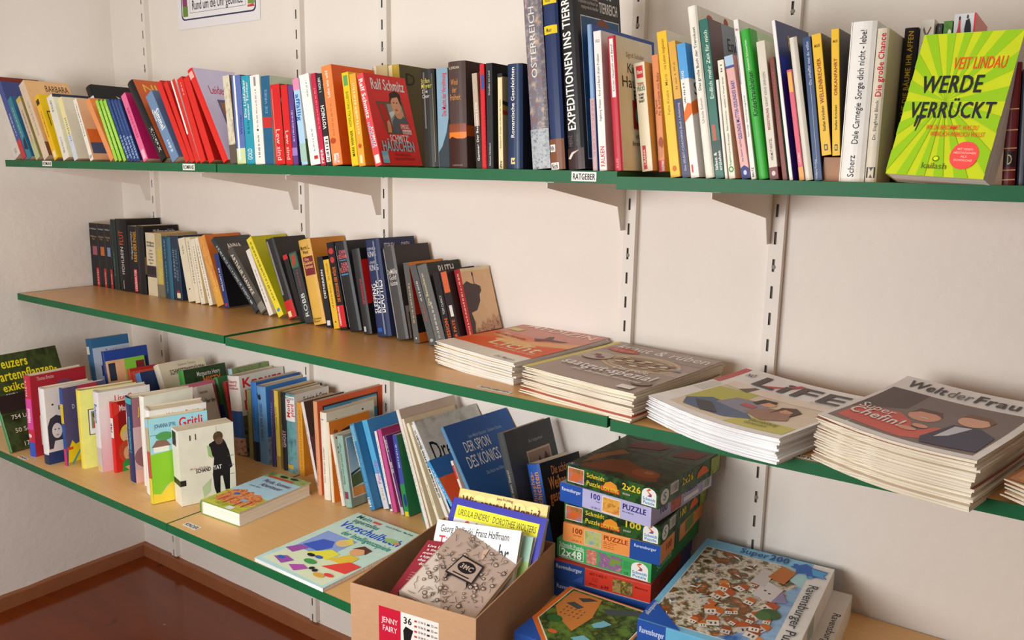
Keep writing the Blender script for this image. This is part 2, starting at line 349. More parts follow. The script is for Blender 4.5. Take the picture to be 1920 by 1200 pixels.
# brackets: tapered pressed-metal arms hooked into the uprights
def bracket(x,z,L,label,grp):
    rt=empty('shelf_bracket',(x,0,z),label,'bracket',grp)
    v=[(-.016,0),(-L,0),(-L,-.011),(-.075,-.046),(-.05,-.05),(-.034,-.098),(-.016,-.098)]
    mb=MB(); n=len(v); t=.0016
    mb.add([(0,y,zz) for y,zz in v]+[(t,y,zz) for y,zz in v],[tuple(range(n)),tuple(range(2*n-1,n-1,-1))]+[(i,i+n,(i+1)%n+n,(i+1)%n) for i in range(n)])
    mb.box(0,-L,-.0016,.014,-.016,0); mb.build('arm',METAL,rt)
    m2=MB(); m2.prism([(.0,-.02),(.0015,-.02),(.0015,-.0155),(0,-.0155)],-.09,-.02); m2.build('hook',METAL,rt)
    return rt
for i,x in enumerate(UPX):
    bz=ZU-TH-.0008-(.008 if x>2.02 else 0)
    bracket(x-.012,bz,.31,'white tapered steel bracket under the upper shelf, %s'%PLC[i],'brackets under the upper shelf')
    bracket(x-.012,ZM-TH-.0008,.31,'white steel bracket under the middle shelf, %s'%PLC[i],'brackets under the middle shelf')
    bracket(x-.012,ZL-TH-.0008,.44,'white steel bracket under the lowest shelf, %s'%PLC[i],'brackets under the lowest shelf')
# ---------------------------------------------------------------- books standing in rows (metres: position, yaw, lean, thickness, depth, height)
B(0.0302,-0.3400,1.3723,0.0,28.4,0.0418,0.125,0.2510,0,'#d6cfc6','#6e2c22','pale grey book with a red-brown cover at the far left end of the upper shelf','U',[('W','s',0.35,0.05,0.65,0.12,'#a08f80')])
B(0.0791,-0.3400,1.3723,0.0,28.4,0.0237,0.125,0.2432,0,'#3f4f96','#3b4377','blue book with red foot band, second from the left wall on the upper shelf','U',[('R','s',0,0,1,0.24,'#c22f35'),('W','s',0.35,0.3,0.65,0.6,'#c8d0e8')])
B(0.1096,-0.3400,1.3723,0.0,29.0,0.0254,0.124,0.1931,0,'#2f7c93','#2a5d80','teal paperback left of the pink-beige one near the left end of the upper shelf','U',[('W','s',0.35,0.35,0.65,0.85,'#8fc9b8'),('P','s',[(0.1,0.18),(0.9,0.12),(0.9,0.34),(0.4,0.3)],'#15314a')])
B(0.1571,-0.3400,1.3723,0.0,27.6,0.0251,0.122,0.1903,0,'#cfb9a2','#8a7f4a','pink-beige paperback fading to pale green left of the tall sand-coloured book','U',[('R','s',0,0,1,0.3,'#b9bf8e'),('R','s',0,0.93,1,1,'#cdb24e'),('W','s',0.35,0.25,0.65,0.8,'#96705e')])
B(0.2013,-0.3400,1.3723,0.0,27.8,0.0329,0.125,0.2346,0,'#dcc7ac','#d3a876','tall sand-coloured paperback with brown capitals across its cover','U',[('W','s',0.35,0.3,0.65,0.75,'#b99c86'),('T','f','BARBARA',0.42,0.86,0.95,0.95,'#4a2f1c',0,0),('R','f',0,0,1,0.18,'#6f4c38'),('E','f',0.5,0.25,0.42,0.32,'#9b7152')])
B(0.2584,-0.3400,1.3723,0.0,26.2,0.0228,0.122,0.1907,0,'#f0b917','#edb012','bright yellow paperback leaning in front of the sand-coloured book','U',[('R','s',0.15,0.86,0.85,0.94,'#241c10'),('W','s',0.35,0.35,0.65,0.75,'#8a6410'),('R','s',0.2,0.03,0.8,0.13,'#f3e3b0'),('R','f',0.08,0.72,0.6,0.74,'#4a3a14'),('R','f',0.08,0.5,0.1,0.74,'#4a3a14')])
B(0.3073,-0.3400,1.3723,0.0,21.1,0.0322,0.116,0.1811,0,'#e6e1d2','#d8d2bc','ivory paperback just right of the bright yellow one on the upper shelf','U',[('W','s',0.35,0.75,0.65,0.93,'#5d5a50'),('W','s',0.35,0.1,0.65,0.35,'#8b887c'),('R','f',0,0.95,1,1,'#2c3340')])
B(0.3648,-0.3400,1.3723,0.0,21.6,0.0209,0.112,0.1752,0,'#ece0a0','#c7bfae','paperback with spine fading from yellow to pale blue, tree drawing on its cover','U',[('R','s',0,0,1,0.4,'#ccd5e4'),('W','s',0.3,0.3,0.8,0.68,'#6c7a92'),('P','f',[(0.4,0.12),(0.42,0.12),(0.44,0.3),(0.6,0.38),(0.59,0.4),(0.43,0.33),(0.3,0.42),(0.29,0.4),(0.41,0.3)],'#3a352e'),('E','f',0.44,0.38,0.16,0.14,'#a89f8c'),('R','f',0.55,0.72,0.75,0.98,'#b8452a')])
B(0.4455,-0.3400,1.3723,0.0,22.3,0.0162,0.109,0.1704,0,'#efe9de','#c89f78','thin white paperback whose tan cover has an orange and navy picture','U',[('W','s',0.35,0.4,0.65,0.93,'#40403c'),('T','s','30',0.1,0.04,0.9,0.09,'#222222',0,0),('R','f',0.05,0.1,1,0.28,'#43506a'),('R','f',0.05,0.28,1,0.5,'#c4622a'),('R','f',0.3,0.5,1,0.66,'#71653c')])
B(0.4059,-0.2650,1.3723,0.0,26.5,0.0300,0.125,0.2184,1,'#1b1a1c','#1d1b1d','black hardback with a white sticker, standing back behind the orange paperback','U',[('R','s',0.2,0.72,0.95,0.85,'#e6e4e0'),('P','f',[(0.5,0.86),(1,0.7),(1,0.4),(0.9,0.5)],'#b9b0a8')])
B(0.5422,-0.3400,1.3723,0.0,32.6,0.0184,0.116,0.1817,0,'#e8935a','#d97b3e','plain orange paperback between the thin white book and the lime green ones','U',[])
B(0.5648,-0.3400,1.3723,0.0,26.2,0.0126,0.109,0.1698,0,'#9fd340','#2f6b35','thin lime green paperback, leftmost of the three lime green ones','U',[('W','s',0.3,0.2,0.7,0.9,'#dff0a8')])
B(0.5833,-0.3400,1.3723,0.0,26.1,0.0125,0.108,0.1691,0,'#9fd340','#2f6b35','thin lime green paperback, middle one of the three lime green ones','U',[('W','s',0.3,0.2,0.7,0.9,'#dff0a8')])
B(0.6042,-0.3400,1.3723,0.0,27.2,0.0123,0.109,0.1701,0,'#9fd340','#2f6b35','thin lime green paperback, rightmost of the three lime green ones','U',[('W','s',0.3,0.2,0.7,0.9,'#dff0a8')])
B(0.6233,-0.3400,1.3723,0.0,27.6,0.0118,0.110,0.1716,0,'#24427e','#20294e','thin dark blue paperback with silvery foot, leftmost of four beside the lime green ones','U',[('W','s',0.1,0.05,0.9,0.42,'#a9c0e4'),('W','s',0.4,0.5,0.6,0.95,'#6f8fc8')])
B(0.6379,-0.3400,1.3723,0.0,26.8,0.0118,0.109,0.1698,0,'#24427e','#20294e','thin dark blue paperback with silvery foot, second of four beside the lime green ones','U',[('W','s',0.1,0.05,0.9,0.42,'#a9c0e4'),('W','s',0.4,0.5,0.6,0.95,'#6f8fc8')])
B(0.6524,-0.3400,1.3723,0.0,26.7,0.0117,0.108,0.1692,0,'#24427e','#20294e','thin dark blue paperback with silvery foot, third of four beside the lime green ones','U',[('W','s',0.1,0.05,0.9,0.42,'#a9c0e4'),('W','s',0.4,0.5,0.6,0.95,'#6f8fc8')])
B(0.6669,-0.3400,1.3723,0.0,26.7,0.0117,0.108,0.1686,0,'#24427e','#20294e','thin dark blue paperback with silvery foot, rightmost of four beside the lime green ones','U',[('W','s',0.1,0.05,0.9,0.42,'#a9c0e4'),('W','s',0.4,0.5,0.6,0.95,'#6f8fc8')])
B(0.6935,-0.3400,1.3723,0.0,27.3,0.0212,0.120,0.1813,0,'#e56a97','#a91c55','pink paperback with a dark magenta cover, leaning left of the black spined hardback','U',[('W','s',0.25,0.35,0.75,0.8,'#b62e5c'),('R','s',0.2,0.03,0.8,0.16,'#f3b9cc'),('E','f',0.6,0.33,0.3,0.28,'#3a0f22')])
B(0.7697,-0.3400,1.3723,0.0,33.9,0.0251,0.130,0.2249,1,'#1b1a1c','#b4552a','black spined hardback with rust brown cover, leaning left','U',[('W','s',0.5,0.1,0.9,0.4,'#cfcac2'),('T','f','NICK',0.12,0.84,0.9,0.95,'#e0a44c',0,0),('R','s',0,0,0.2,1,'#2a2624')])
B(0.8145,-0.3400,1.3723,0.0,31.6,0.0299,0.120,0.1834,0,'#6c89ad','#54698c','slate blue paperback with big white spine letters, leaning on the black hardback','U',[('T','s','Simmel',0.3,0.45,0.95,0.75,'#f2ede4',-1,1),('T','s','Sphinx',0.08,0.6,0.3,0.8,'#f2ede4',-1,1),('W','s',0.3,0.12,0.7,0.3,'#dfe6f0')])
B(0.8674,-0.3400,1.3723,0.0,28.7,0.0182,0.125,0.2099,0,'#d6241c','#a51a16','slim red book, leftmost of the red ones beside the slate blue paperback','U',[])
B(0.8891,-0.3400,1.3723,0.0,26.9,0.0152,0.125,0.2065,0,'#d6241c','#b01c17','slim red book, second from left of the leaning red ones','U',[])
B(0.9070,-0.3400,1.3723,0.0,23.5,0.0156,0.125,0.2049,0,'#d02a22','#efe7dc','red book with a white streak along its spine, middle of the leaning red ones','U',[('R','s',0,0.35,0.35,1,'#efe7dc')])
B(0.9250,-0.3400,1.3723,0.0,21.7,0.0212,0.125,0.2048,0,'#d6241c','#a31a17','red book, fourth from left of the leaning red ones','U',[('W','s',0.4,0.8,0.6,0.95,'#f0c9c0')])
B(0.9572,-0.3400,1.3723,0.0,23.7,0.0224,0.125,0.2079,0,'#d6241c','#9e1915','wide red book standing just left of the tallest red one','U',[])
B(1.0097,-0.3400,1.3723,0.0,29.8,0.0200,0.115,0.2371,1,'#d8261e','#b7b2cf','tallest red book, its lilac cover showing a framed photograph','U',[('R','s',0.1,0.9,0.9,0.97,'#e9b0a4'),('T','f','Leidenschaft',0.2,0.72,0.95,0.82,'#a8284a',0,0),('R','f',0.3,0.1,1,0.66,'#51507c'),('R','f',0.34,0.13,1,0.63,'#8a5c3c'),('E','f',0.55,0.45,0.12,0.13,'#5a3524'),('E','f',0.8,0.42,0.13,0.14,'#4c2c1e')])
B(1.0367,-0.3400,1.3723,0.0,5.1,0.0234,0.123,0.1916,0,'pic:#9a7a4c,#d7cfb8,#6a5545:30','#7c6650','paperback with a brown and white picture spine, right of the red books','U',[('R','s',0,0,1,0.22,'#5c5048'),('R','f',0,0,1,1,'#6e5a48')])
B(1.0613,-0.3400,1.3723,0.0,3.2,0.0302,0.122,0.1904,0,'#5a6fae','#34406f','glossy blue book with a painted white highlight and a green foot, reading Winter','U',[('T','s','Winter',0.55,0.3,0.85,0.6,'#2a3a80',1,0),('R','s',0,0,1,0.18,'#c9d8a4'),('R','s',0.22,0.05,0.42,1,'#e8eaf2')])  # the white spine strip is a highlight painted in
B(1.0927,-0.3400,1.3723,0.0,2.8,0.0286,0.120,0.1882,0,'#2596ad','#1b7d92','turquoise book with white title beside the glossy blue one','U',[('T','s','Die Liebhaber',0.12,0.52,0.42,0.97,'#f2ede4',1,0),('T','s','meiner Töchter',0.48,0.5,0.75,0.93,'#f2ede4',1,0),('W','s',0.35,0.35,0.65,0.5,'#145c6c'),('T','s','GOLD',0.22,0.05,0.78,0.18,'#f2ede4',1,0)])
B(1.1228,-0.3400,1.3723,0.0,2.9,0.0315,0.120,0.1878,0,'#e9e3dc','#cfcac0','white book with a row of small grey spine letters beside the turquoise one','U',[('W','s',0.4,0.08,0.6,0.35,'#55524e'),('W','s',0.42,0.42,0.58,0.85,'#8c8880'),('R','s',0.4,0.88,0.6,0.98,'#8b8a86'),('E','s',0.5,0.39,0.1,0.012,'#333333')])
B(1.1555,-0.3400,1.3723,0.0,1.7,0.0275,0.145,0.1849,0,'#1f5c80','#a9b3a0','dark blue book with a red band and a grey-green cover behind a red book','U',[('R','s',0,0.42,1,0.54,'#c22b2b'),('T','s','DE VRIES',0.35,0.58,0.65,0.85,'#7fa6c0',1,0)])
B(1.1914,-0.3400,1.3723,0.0,4.2,0.0291,0.106,0.1660,0,'#cf1d1f','#4c4424','glossy red book with white handwriting, left one of a matching pair','U',[('T','s','Lew sind',0.25,0.05,0.75,0.45,'#f3c8c0',-1,0),('R','s',0.12,0.1,0.2,0.95,'#e8746a'),('E','f',0.5,0.8,0.5,0.12,'#8e8a70'),('R','f',0,0,1,0.35,'#6e5c20')])
B(1.2238,-0.3400,1.3723,0.0,4.1,0.0209,0.105,0.1641,0,'#cf1d1f','#7a1a1c','glossy red book with white handwriting, right one of a matching pair','U',[('T','s','Lew sind',0.25,0.05,0.75,0.45,'#f3c8c0',-1,0)])
B(1.2462,-0.3400,1.3723,0.0,4.1,0.0157,0.104,0.1632,0,'#5c3d80','#3b2a58','purple paperback squeezed right of the pair of glossy red books','U',[('W','s',0.35,0.3,0.65,0.7,'#c6b6e0'),('R','s',0,0.12,1,0.22,'#9a7ac0')])
B(1.2721,-0.3400,1.3723,0.0,7.2,0.0187,0.120,0.1755,0,'#a9cbe4','#5b7a6a','pale blue book with a pink head and a white and blue title','U',[('R','s',0,0.87,1,1,'#e58aae'),('T','s','affällig',0.2,0.5,0.85,0.84,'#1f5fa8',-1,1),('R','s',0,0.04,1,0.25,'#9fc2b4'),('R','f',0,0.3,1,1,'#dfe4dc'),('R','f',0,0,1,0.3,'#4f6b3c')])
B(1.3008,-0.3400,1.3723,0.0,9.2,0.0277,0.117,0.1827,0,'#efebe4','#d6cfc4','thick white book with small grey spine print and a red mark at its foot','U',[('W','s',0.55,0.75,0.7,0.93,'#66625c'),('R','s',0.45,0.06,0.85,0.1,'#c82a28'),('W','s',0.5,0.15,0.65,0.4,'#77736c'),('R','s',0,0,0.12,1,'#ffffff')])
B(1.3304,-0.3400,1.3723,0.0,8.1,0.0141,0.118,0.1837,0,'#c02244','#8a1c34','crimson paperback right of the thick white book','U',[('T','s','PIPER',0.22,0.02,0.78,0.18,'#f2ede4',1,0),('W','s',0.4,0.4,0.7,0.85,'#e68a90')])
B(1.3469,-0.3400,1.3723,0.0,8.4,0.0162,0.117,0.1821,0,'#26262a','#39393c','black and white paperback between the crimson and the big orange book','U',[('T','s','I. NOLEN',0.25,0.8,0.7,0.96,'#f2ede4',1,0),('R','s',0.1,0.04,0.9,0.32,'#ece8e2'),('T','s','VOYNICH',0.2,0.4,0.85,0.66,'#f2ede4',1,1),('W','s',0.2,0.05,0.8,0.3,'#222222')])
B(1.3645,-0.3400,1.3723,0.0,8.3,0.0287,0.120,0.1964,0,'#ee8347','#e8571a','tall orange book with thin white handwriting on its spine','U',[('T','s','Lebe wie wild',0.3,0.68,0.6,0.95,'#f2ede4',1,0),('W','s',0.4,0.3,0.6,0.62,'#b85a2c'),('E','s',0.35,0.25,0.28,0.03,'#b2461c'),('R','s',0.25,0.02,0.75,0.12,'#f4d6c8'),('T','s','Piper',0.3,0.02,0.7,0.11,'#c83a22',1,0),('E','f',0.75,0.25,0.25,0.2,'#b8260f')])
B(1.4192,-0.3400,1.3723,0.0,8.0,0.0183,0.116,0.1809,0,'#e0c21a','#d7b41c','lime yellow paperback with dark capitals down its spine','U',[('R','s',0.2,0.86,0.8,0.97,'#5ba05a'),('T','s','MARK WERNER',0.3,0.1,0.7,0.38,'#4f4a10',1,1),('T','s','HÖFE,ALL INCLUSIVE',0.3,0.42,0.7,0.8,'#6a6416',1,0)])
B(1.4389,-0.3400,1.3723,0.0,7.7,0.0174,0.120,0.1772,0,'#f0a238','#e87a1c','amber paperback immediately left of the red window-frame photo book','U',[('W','s',0.3,0.35,0.7,0.9,'#f6dca8'),('E','s',0.5,0.22,0.25,0.025,'#b84a20'),('R','s',0.3,0.03,0.7,0.12,'#f7d9a0')])
B(1.4832,-0.3400,1.3723,1.2,15.0,0.0169,0.122,0.1799,0,'#d84a4c','#d02320','red paperback with a man photographed in a window frame, title HÄUSCHEN','U',[('T','s','Ralf Schmitz',0.18,0.52,0.8,0.95,'#f2ede4',-1,1),('T','s','HÄUSCHEN',0.15,0.2,0.55,0.48,'#8cc6ec',-1,1),('T','s','SCHMITZ',0.55,0.2,0.9,0.42,'#f2ede4',-1,1),('R','s',0.2,0.03,0.9,0.12,'#f0ddd4'),('T','f','Ralf Schmitz',0.12,0.83,0.92,0.96,'#f2ede4',0,1),('P','f',[(0.16,0.7),(0.8,0.72),(0.86,0.36),(0.3,0.34)],'#6b4c36'),('P','f',[(0.2,0.67),(0.36,0.66),(0.44,0.38),(0.32,0.39)],'#b02420'),('P','f',[(0.4,0.68),(0.76,0.69),(0.82,0.4),(0.46,0.38)],'#8f9290'),('P','f',[(0.42,0.58),(0.58,0.62),(0.6,0.6),(0.46,0.52)],'#c9ccd0'),('P','f',[(0.44,0.36),(0.84,0.36),(0.86,0.5),(0.74,0.56),(0.56,0.56),(0.46,0.48)],'#4d5a62'),('E','f',0.66,0.58,0.1,0.06,'#c98e6c'),('E','f',0.63,0.68,0.115,0.105,'#d09a78'),('P','f',[(0.5,0.7),(0.52,0.8),(0.66,0.84),(0.78,0.8),(0.77,0.66),(0.73,0.7),(0.7,0.77),(0.56,0.75)],'#35241c'),('E','f',0.585,0.7,0.015,0.008,'#2a1c16'),('E','f',0.66,0.7,0.015,0.008,'#2a1c16'),('E','f',0.62,0.62,0.035,0.009,'#9b4a40'),('P','f',[(0.31,0.36),(0.4,0.36),(0.41,0.46),(0.38,0.5),(0.33,0.48)],'#c98e6c'),('R','f',0.62,0.4,0.86,0.47,'#c82520'),('T','f','SPIEGEL',0.64,0.41,0.85,0.46,'#f2ede4',0,1),('R','f',0.66,0.35,0.88,0.4,'#efe6dc'),('T','f','Bestseller-Autor',0.67,0.355,0.87,0.395,'#c82520',0,0),('T','f',"SCHMITZ'",0.32,0.26,0.78,0.34,'#f4f2f4',0,1),('T','f','HÄUSCHEN',0.1,0.15,0.88,0.27,'#7fc0ee',0,1),('T','f','Wer Handwerker hat,',0.36,0.1,0.74,0.14,'#7e1c18',0,0),('T','f','braucht keine Feinde mehr',0.34,0.055,0.84,0.095,'#7e1c18',0,0),('R','f',0.05,0.02,0.2,0.15,'#6fb4e4'),('T','f','BASTEI',0.06,0.06,0.19,0.1,'#f2ede4',0,0)])
B(1.3695,-0.2150,1.3723,0.0,4.1,0.0433,0.140,0.2064,1,'#c6b283','#9a8a5c','pale gold hardback mostly hidden behind the red window-frame photo book','U',[('R','s',0.1,0.5,0.35,1,'#efe6cc')])  # pale strip up the spine is a painted highlight
B(1.4176,-0.2150,1.3723,0.0,5.0,0.0304,0.140,0.2065,1,'#c8a83e','#4a431c','shiny gold hardback with a dark olive cover, behind the red window-frame photo book','U',[('R','s',0.1,0.3,0.5,1,'#f1e6b4'),('T','f','D',0.12,0.8,0.35,0.93,'#20200c',0,0)])  # light strip on the gold spine paints its glossy highlight
B(1.6085,-0.3400,1.3723,0.0,3.7,0.0331,0.112,0.1749,1,'#23201c','#1d1b18','black hardback with yellow and white title, right of the red window-frame photo book','U',[('T','s','Stefan',0.1,0.86,0.75,0.91,'#c8b83c',0,0),('T','s','Meyer',0.1,0.81,0.85,0.86,'#c8b83c',0,0),('T','s','Die',0.15,0.76,0.6,0.8,'#c9c4ba',0,0),('T','s','Chor',0.15,0.71,0.7,0.75,'#c9c4ba',0,0),('R','s',0.3,0.4,0.42,0.97,'#6a655c'),('R','s',0.86,0.05,0.92,0.95,'#5e5230')])
B(1.6429,-0.3400,1.3723,0.0,2.2,0.0262,0.130,0.1756,0,'#7f9db0','#4d555c','silvery blue book with red vertical title beside the black hardback','U',[('T','s','Die Macht der Versöhnung',0.42,0.52,0.82,0.95,'#c02430',1,1),('P','s',[(0.05,0),(1,0),(1,0.5),(0.8,0.36),(0.4,0.22),(0.05,0.16)],'#343c44')])
B(1.6704,-0.3400,1.3723,0.0,2.2,0.0389,0.140,0.1851,1,'#4a3530','#3c2c2a','thick brown hardback with a sunset spine and copper title','U',[('R','s',0,0.3,1,0.42,'g:#c05a14,#7a3a20'),('R','s',0,0.28,1,0.34,'#e0761c'),('P','s',[(0,0),(1,0),(1,0.29),(0.8,0.27),(0.5,0.28),(0.2,0.3),(0,0.28)],'#3a1c14'),('T','s','A. JORDAN',0.08,0.93,0.72,0.955,'#d8c8a8',0,0),('T','s','Wind',0.2,0.78,0.62,0.84,'#c8884c',0,0),('T','s','der',0.28,0.71,0.55,0.77,'#c8884c',0,0),('T','s','Freiheit',0.12,0.64,0.76,0.7,'#c8884c',0,0),('T','s','Lichtwelt',0.2,0.02,0.8,0.04,'#9b8070',0,0),('T','f','A.',0.25,0.88,0.4,0.94,'#c8b090',0,0),('T','f','C',0.2,0.66,0.4,0.74,'#c8884c',0,0),('R','f',0,0.3,1,0.4,'#a84c18')])
B(1.7302,-0.3400,1.3723,0.0,4.6,0.0112,0.110,0.1636,0,'#b8a692','#8a7766','narrow beige picture paperback between the sunset hardback and the red one','U',[('R','s',0,0,1,0.45,'#2a2422'),('T','s','Gantner: Der Besessene | Die',0.3,0.03,0.75,0.75,'#f2ede4',1,0)])
B(1.7426,-0.3400,1.3723,0.0,2.8,0.0099,0.114,0.1783,0,'#cc1f28','#8f1a20','narrow tall red book with a blue patch near the top','U',[('R','s',0.3,0.76,0.9,0.9,'#2f4f9c'),('W','s',0.75,0.05,0.95,0.6,'#8e1218')])
B(1.7537,-0.3400,1.3723,0.0,2.0,0.0138,0.140,0.1788,0,'#242527','#19191b','black book with small white print and red flowers on its cover','U',[('T','s','Draußen am Land',0.35,0.7,0.6,0.93,'#cfcfcf',1,0),('T','s','Michaela Haidebach',0.35,0.03,0.6,0.25,'#cfcfcf',1,0),('E','f',0.5,0.63,0.3,0.06,'#b5202a'),('E','f',0.55,0.15,0.3,0.06,'#b5202a')])
B(1.7784,-0.3400,1.3723,0.0,2.0,0.0096,0.110,0.1606,0,'#e3d2a4','#b5a27c','narrow cream paperback whose beige cover is crossed by coloured stripes','U',[('T','s','dtv',0.2,0.01,0.8,0.09,'#1b1a1c',1,1),('T','s','Reinhard P. Gruber: Im Namen des Vaters',0.35,0.2,0.65,0.75,'#3a3428',1,0),('R','s',0,0.96,1,1,'#222222'),('R','f',0,0.97,0.8,1,'#222222'),('T','f','R',0.5,0.78,0.8,0.83,'#1b1a1c',0,0),('P','f',[(0,0.72),(1,0.62),(1,0.58),(0,0.68)],'#2a3a30'),('P','f',[(0,0.67),(1,0.57),(1,0.53),(0,0.63)],'#c88a2c'),('P','f',[(0,0.62),(1,0.52),(1,0.48),(0,0.58)],'#b84024')])
B(1.7977,-0.3400,1.3723,0.0,1.5,0.0309,0.130,0.1744,1,'#1c2f52','#151d33','navy hardback with white italic title Romantische Geschichten','U',[('T','s','Romantische Geschichten',0.3,0.3,0.55,0.97,'#f2ede4',1,0),('R','s',0.3,0.05,0.58,0.11,'#e2c88c'),('T','s','t',0.3,0.055,0.58,0.105,'#1c2f52',1,1),('R','s',0.72,0,0.76,1,'#4a6690')])
B(1.8503,-0.3400,1.3723,0.0,5.7,0.0356,0.200,0.2983,1,'pic:#8d5c4c,#6a6f7c,#c9a58c:90','#4a4a50','very tall book with a brick-like mesh pattern and white capitals OSTERREICH','U',[('T','s','OSTERREICH',0.28,0.38,0.62,1,'#d8d4cc',1,0),('R','s',0,0,1,0.22,'pic:#5c6470,#b4b8bc,#3c4048:120')])
B(1.8873,-0.3400,1.3723,0.0,5.4,0.0274,0.200,0.2931,1,'#24335c','#1a2440','very tall dark blue file with yellow labels and a brown foot','U',[('R','s',0.02,0.9,0.95,0.945,'#e8c81c'),('T','s','Nolte',0.2,0.91,0.6,0.935,'#222222',0,0),('R','s',0.02,0.74,0.93,0.785,'#e8c81c'),('T','s','Meier',0.2,0.75,0.6,0.775,'#222222',0,0),('R','s',0,0,1,0.17,'#7c4a2c'),('R','s',0.02,0.1,0.42,0.14,'#efece6'),('T','s','NN',0.05,0.105,0.35,0.135,'#1b1a1c',0,1),('R','s',0.02,0.0,0.62,0.04,'#efece6'),('T','s','Nick',0.06,0.005,0.56,0.036,'#1b1a1c',0,1)])
B(1.9214,-0.3400,1.3723,-5.7,6.4,0.0326,0.126,0.3118,1,'#252225','#262326','very tall black picture book lettered EXPEDITIONEN INS TIERREICH with torn foot','U',[('T','s','EXPEDITIONEN INS TIERREICH',0.12,0.2,0.66,0.99,'#f2ede4',1,1),('R','s',0,0,1,0.11,'#3c2624'),('T','s','HEINZ',0.1,0.12,0.4,0.18,'#6a5c5c',1,0),('T','s','SIELMANN',0.5,0.12,0.9,0.18,'#6a5c5c',1,0),('P','s',[(0.02,0.06),(0.3,0.09),(0.75,0.1),(0.4,0.08),(0.2,0.055)],'#d8d0c4'),('R','f',0.08,0.05,0.95,0.78,'#c9ced4'),('R','f',0.09,0.055,0.94,0.775,'pic:#1f3a55,#28527c,#0f1a26:9'),('E','f',0.56,0.7,0.17,0.08,'#7b4a38'),('E','f',0.58,0.69,0.1,0.04,'#b07858'),('T','f','TIERREICH',0.5,0.8,0.93,0.88,'#f2ede4',0,1),('T','f','INS',0.68,0.885,0.8,0.95,'#f2ede4',0,1),('T','f','unbekannte Dinge - märchenhaftes',0.04,0.865,0.48,0.885,'#b8b4b0',0,0),('T','f','und prachtvoller ist die Welt der Tiere',0.04,0.84,0.48,0.86,'#b8b4b0',0,0),('T','f','nie gezeigt worden als in diesem Buch',0.1,0.815,0.48,0.835,'#b8b4b0',0,0)])
B(1.9665,-0.3400,1.3723,-0.6,5.3,0.0083,0.221,0.2273,1,'#86a6cc','#2c4c9c','tall blue picture book behind the white one reading Kin','U',[('R','s',0,0,1,0.5,'#c4a4a8'),('W','s',0.3,0.1,0.7,0.5,'#a06070')])
B(1.9783,-0.3400,1.3723,0.0,5.5,0.0135,0.165,0.2161,0,'#ece4e0','#e6dbd0','tall white book lettered Kin and (K)ein Problem in blue and red','U',[('T','s','Ingeborg Weiser · Kind und Beruf: (K)ein Problem',0.3,0.36,0.6,0.84,'#3a3634',1,0),('T','s','1522',0.2,0.92,0.8,0.94,'#444444',0,0),('R','s',0.15,0.03,0.85,0.19,'#efe6e2'),('T','s','FALKEN',0.2,0.03,0.8,0.18,'#d02a2c',1,1),('T','f','Kin',0.14,0.72,0.6,0.79,'#283a78',0,1),('T','f','(K)ein',0.12,0.6,0.8,0.69,'#c02a30',0,1),('R','f',0.14,0.85,0.6,0.855,'#333333'),('R','f',0.62,0.3,1,0.55,'#3c5a4c'),('T','f','Betreuung',0.5,0.2,0.95,0.23,'#444444',0,0),('T','f','Beruf',0.55,0.26,0.9,0.29,'#444444',0,0)])
B(2.0058,-0.3400,1.3723,-1.6,6.4,0.0144,0.121,0.2070,1,'#bf2f3e','#e2d6c6','tall red book with a white spine label and cream cover headed Kinder Haushalt Beruf','U',[('R','s',0.28,0.55,0.72,0.98,'#f0ece4'),('T','s','Kinder,Haushalt und Beruf',0.36,0.57,0.64,0.96,'#4a3a38',1,0),('T','s','KLEE',0.3,0.02,0.6,0.1,'#e8a0a0',1,0),('T','f','Sigrid Schuler',0.25,0.86,0.75,0.9,'#8a7a66',0,0),('T','f','Kinder',0.26,0.74,0.8,0.82,'#2f2b28',0,0),('T','f','Haushalt',0.1,0.63,0.95,0.72,'#2f2b28',0,0),('T','f','Beruf',0.38,0.54,0.9,0.62,'#2f2b28',0,0),('R','f',0.36,0.32,0.8,0.54,'#8c2a28'),('E','f',0.6,0.43,0.18,0.09,'#5f9a96'),('T','f','Wie Frauen',0.4,0.24,0.8,0.28,'#55504a',0,0),('T','f','ihren Alltag',0.3,0.19,0.75,0.23,'#55504a',0,0)])
B(2.0315,-0.2950,1.3723,0.0,8.1,0.0189,0.100,0.1706,0,'#e8dcc0','#d9b48e','cream paperback lettered TIPS + TRICKS rund ums Baby','U',[('R','s',0.2,0.86,0.8,0.97,'#d2322c'),('T','s','Eltern',0.25,0.89,0.75,0.94,'#f2ede4',0,1),('T','s','TIPS',0.2,0.78,0.8,0.82,'#a02c28',0,1),('T','s','TRICKS',0.12,0.74,0.88,0.78,'#3c6a4c',0,1),('T','s','RUND',0.25,0.695,0.75,0.72,'#1b1a1c',0,1),('T','s','UMS',0.3,0.665,0.7,0.69,'#1b1a1c',0,1),('T','s','BABY',0.25,0.635,0.75,0.66,'#1b1a1c',0,1),('R','s',0.2,0.02,0.5,0.24,'#c22c28'),('T','s','URANIA',0.24,0.03,0.46,0.23,'#f2ede4',1,0)])
B(2.0538,-0.2800,1.3723,0.0,7.2,0.0114,0.100,0.1833,0,'#d98a52','#e7b050','orange paperback with a photo of a baby, left of the yellow one','U',[('T','s','Pat Papical',0.08,0.5,0.42,0.62,'#7a2c1c',1,0),('T','s','Fit & schlank mit Baby',0.5,0.48,0.9,0.85,'#7a2c1c',1,0),('E','s',0.6,0.25,0.35,0.05,'#9a5236'),('E','s',0.45,0.17,0.3,0.05,'#c48a68'),('R','s',0.05,0.0,0.95,0.1,'#b82c24'),('T','s','GOLDMANN',0.5,0.005,0.9,0.095,'#f2ede4',1,1)])
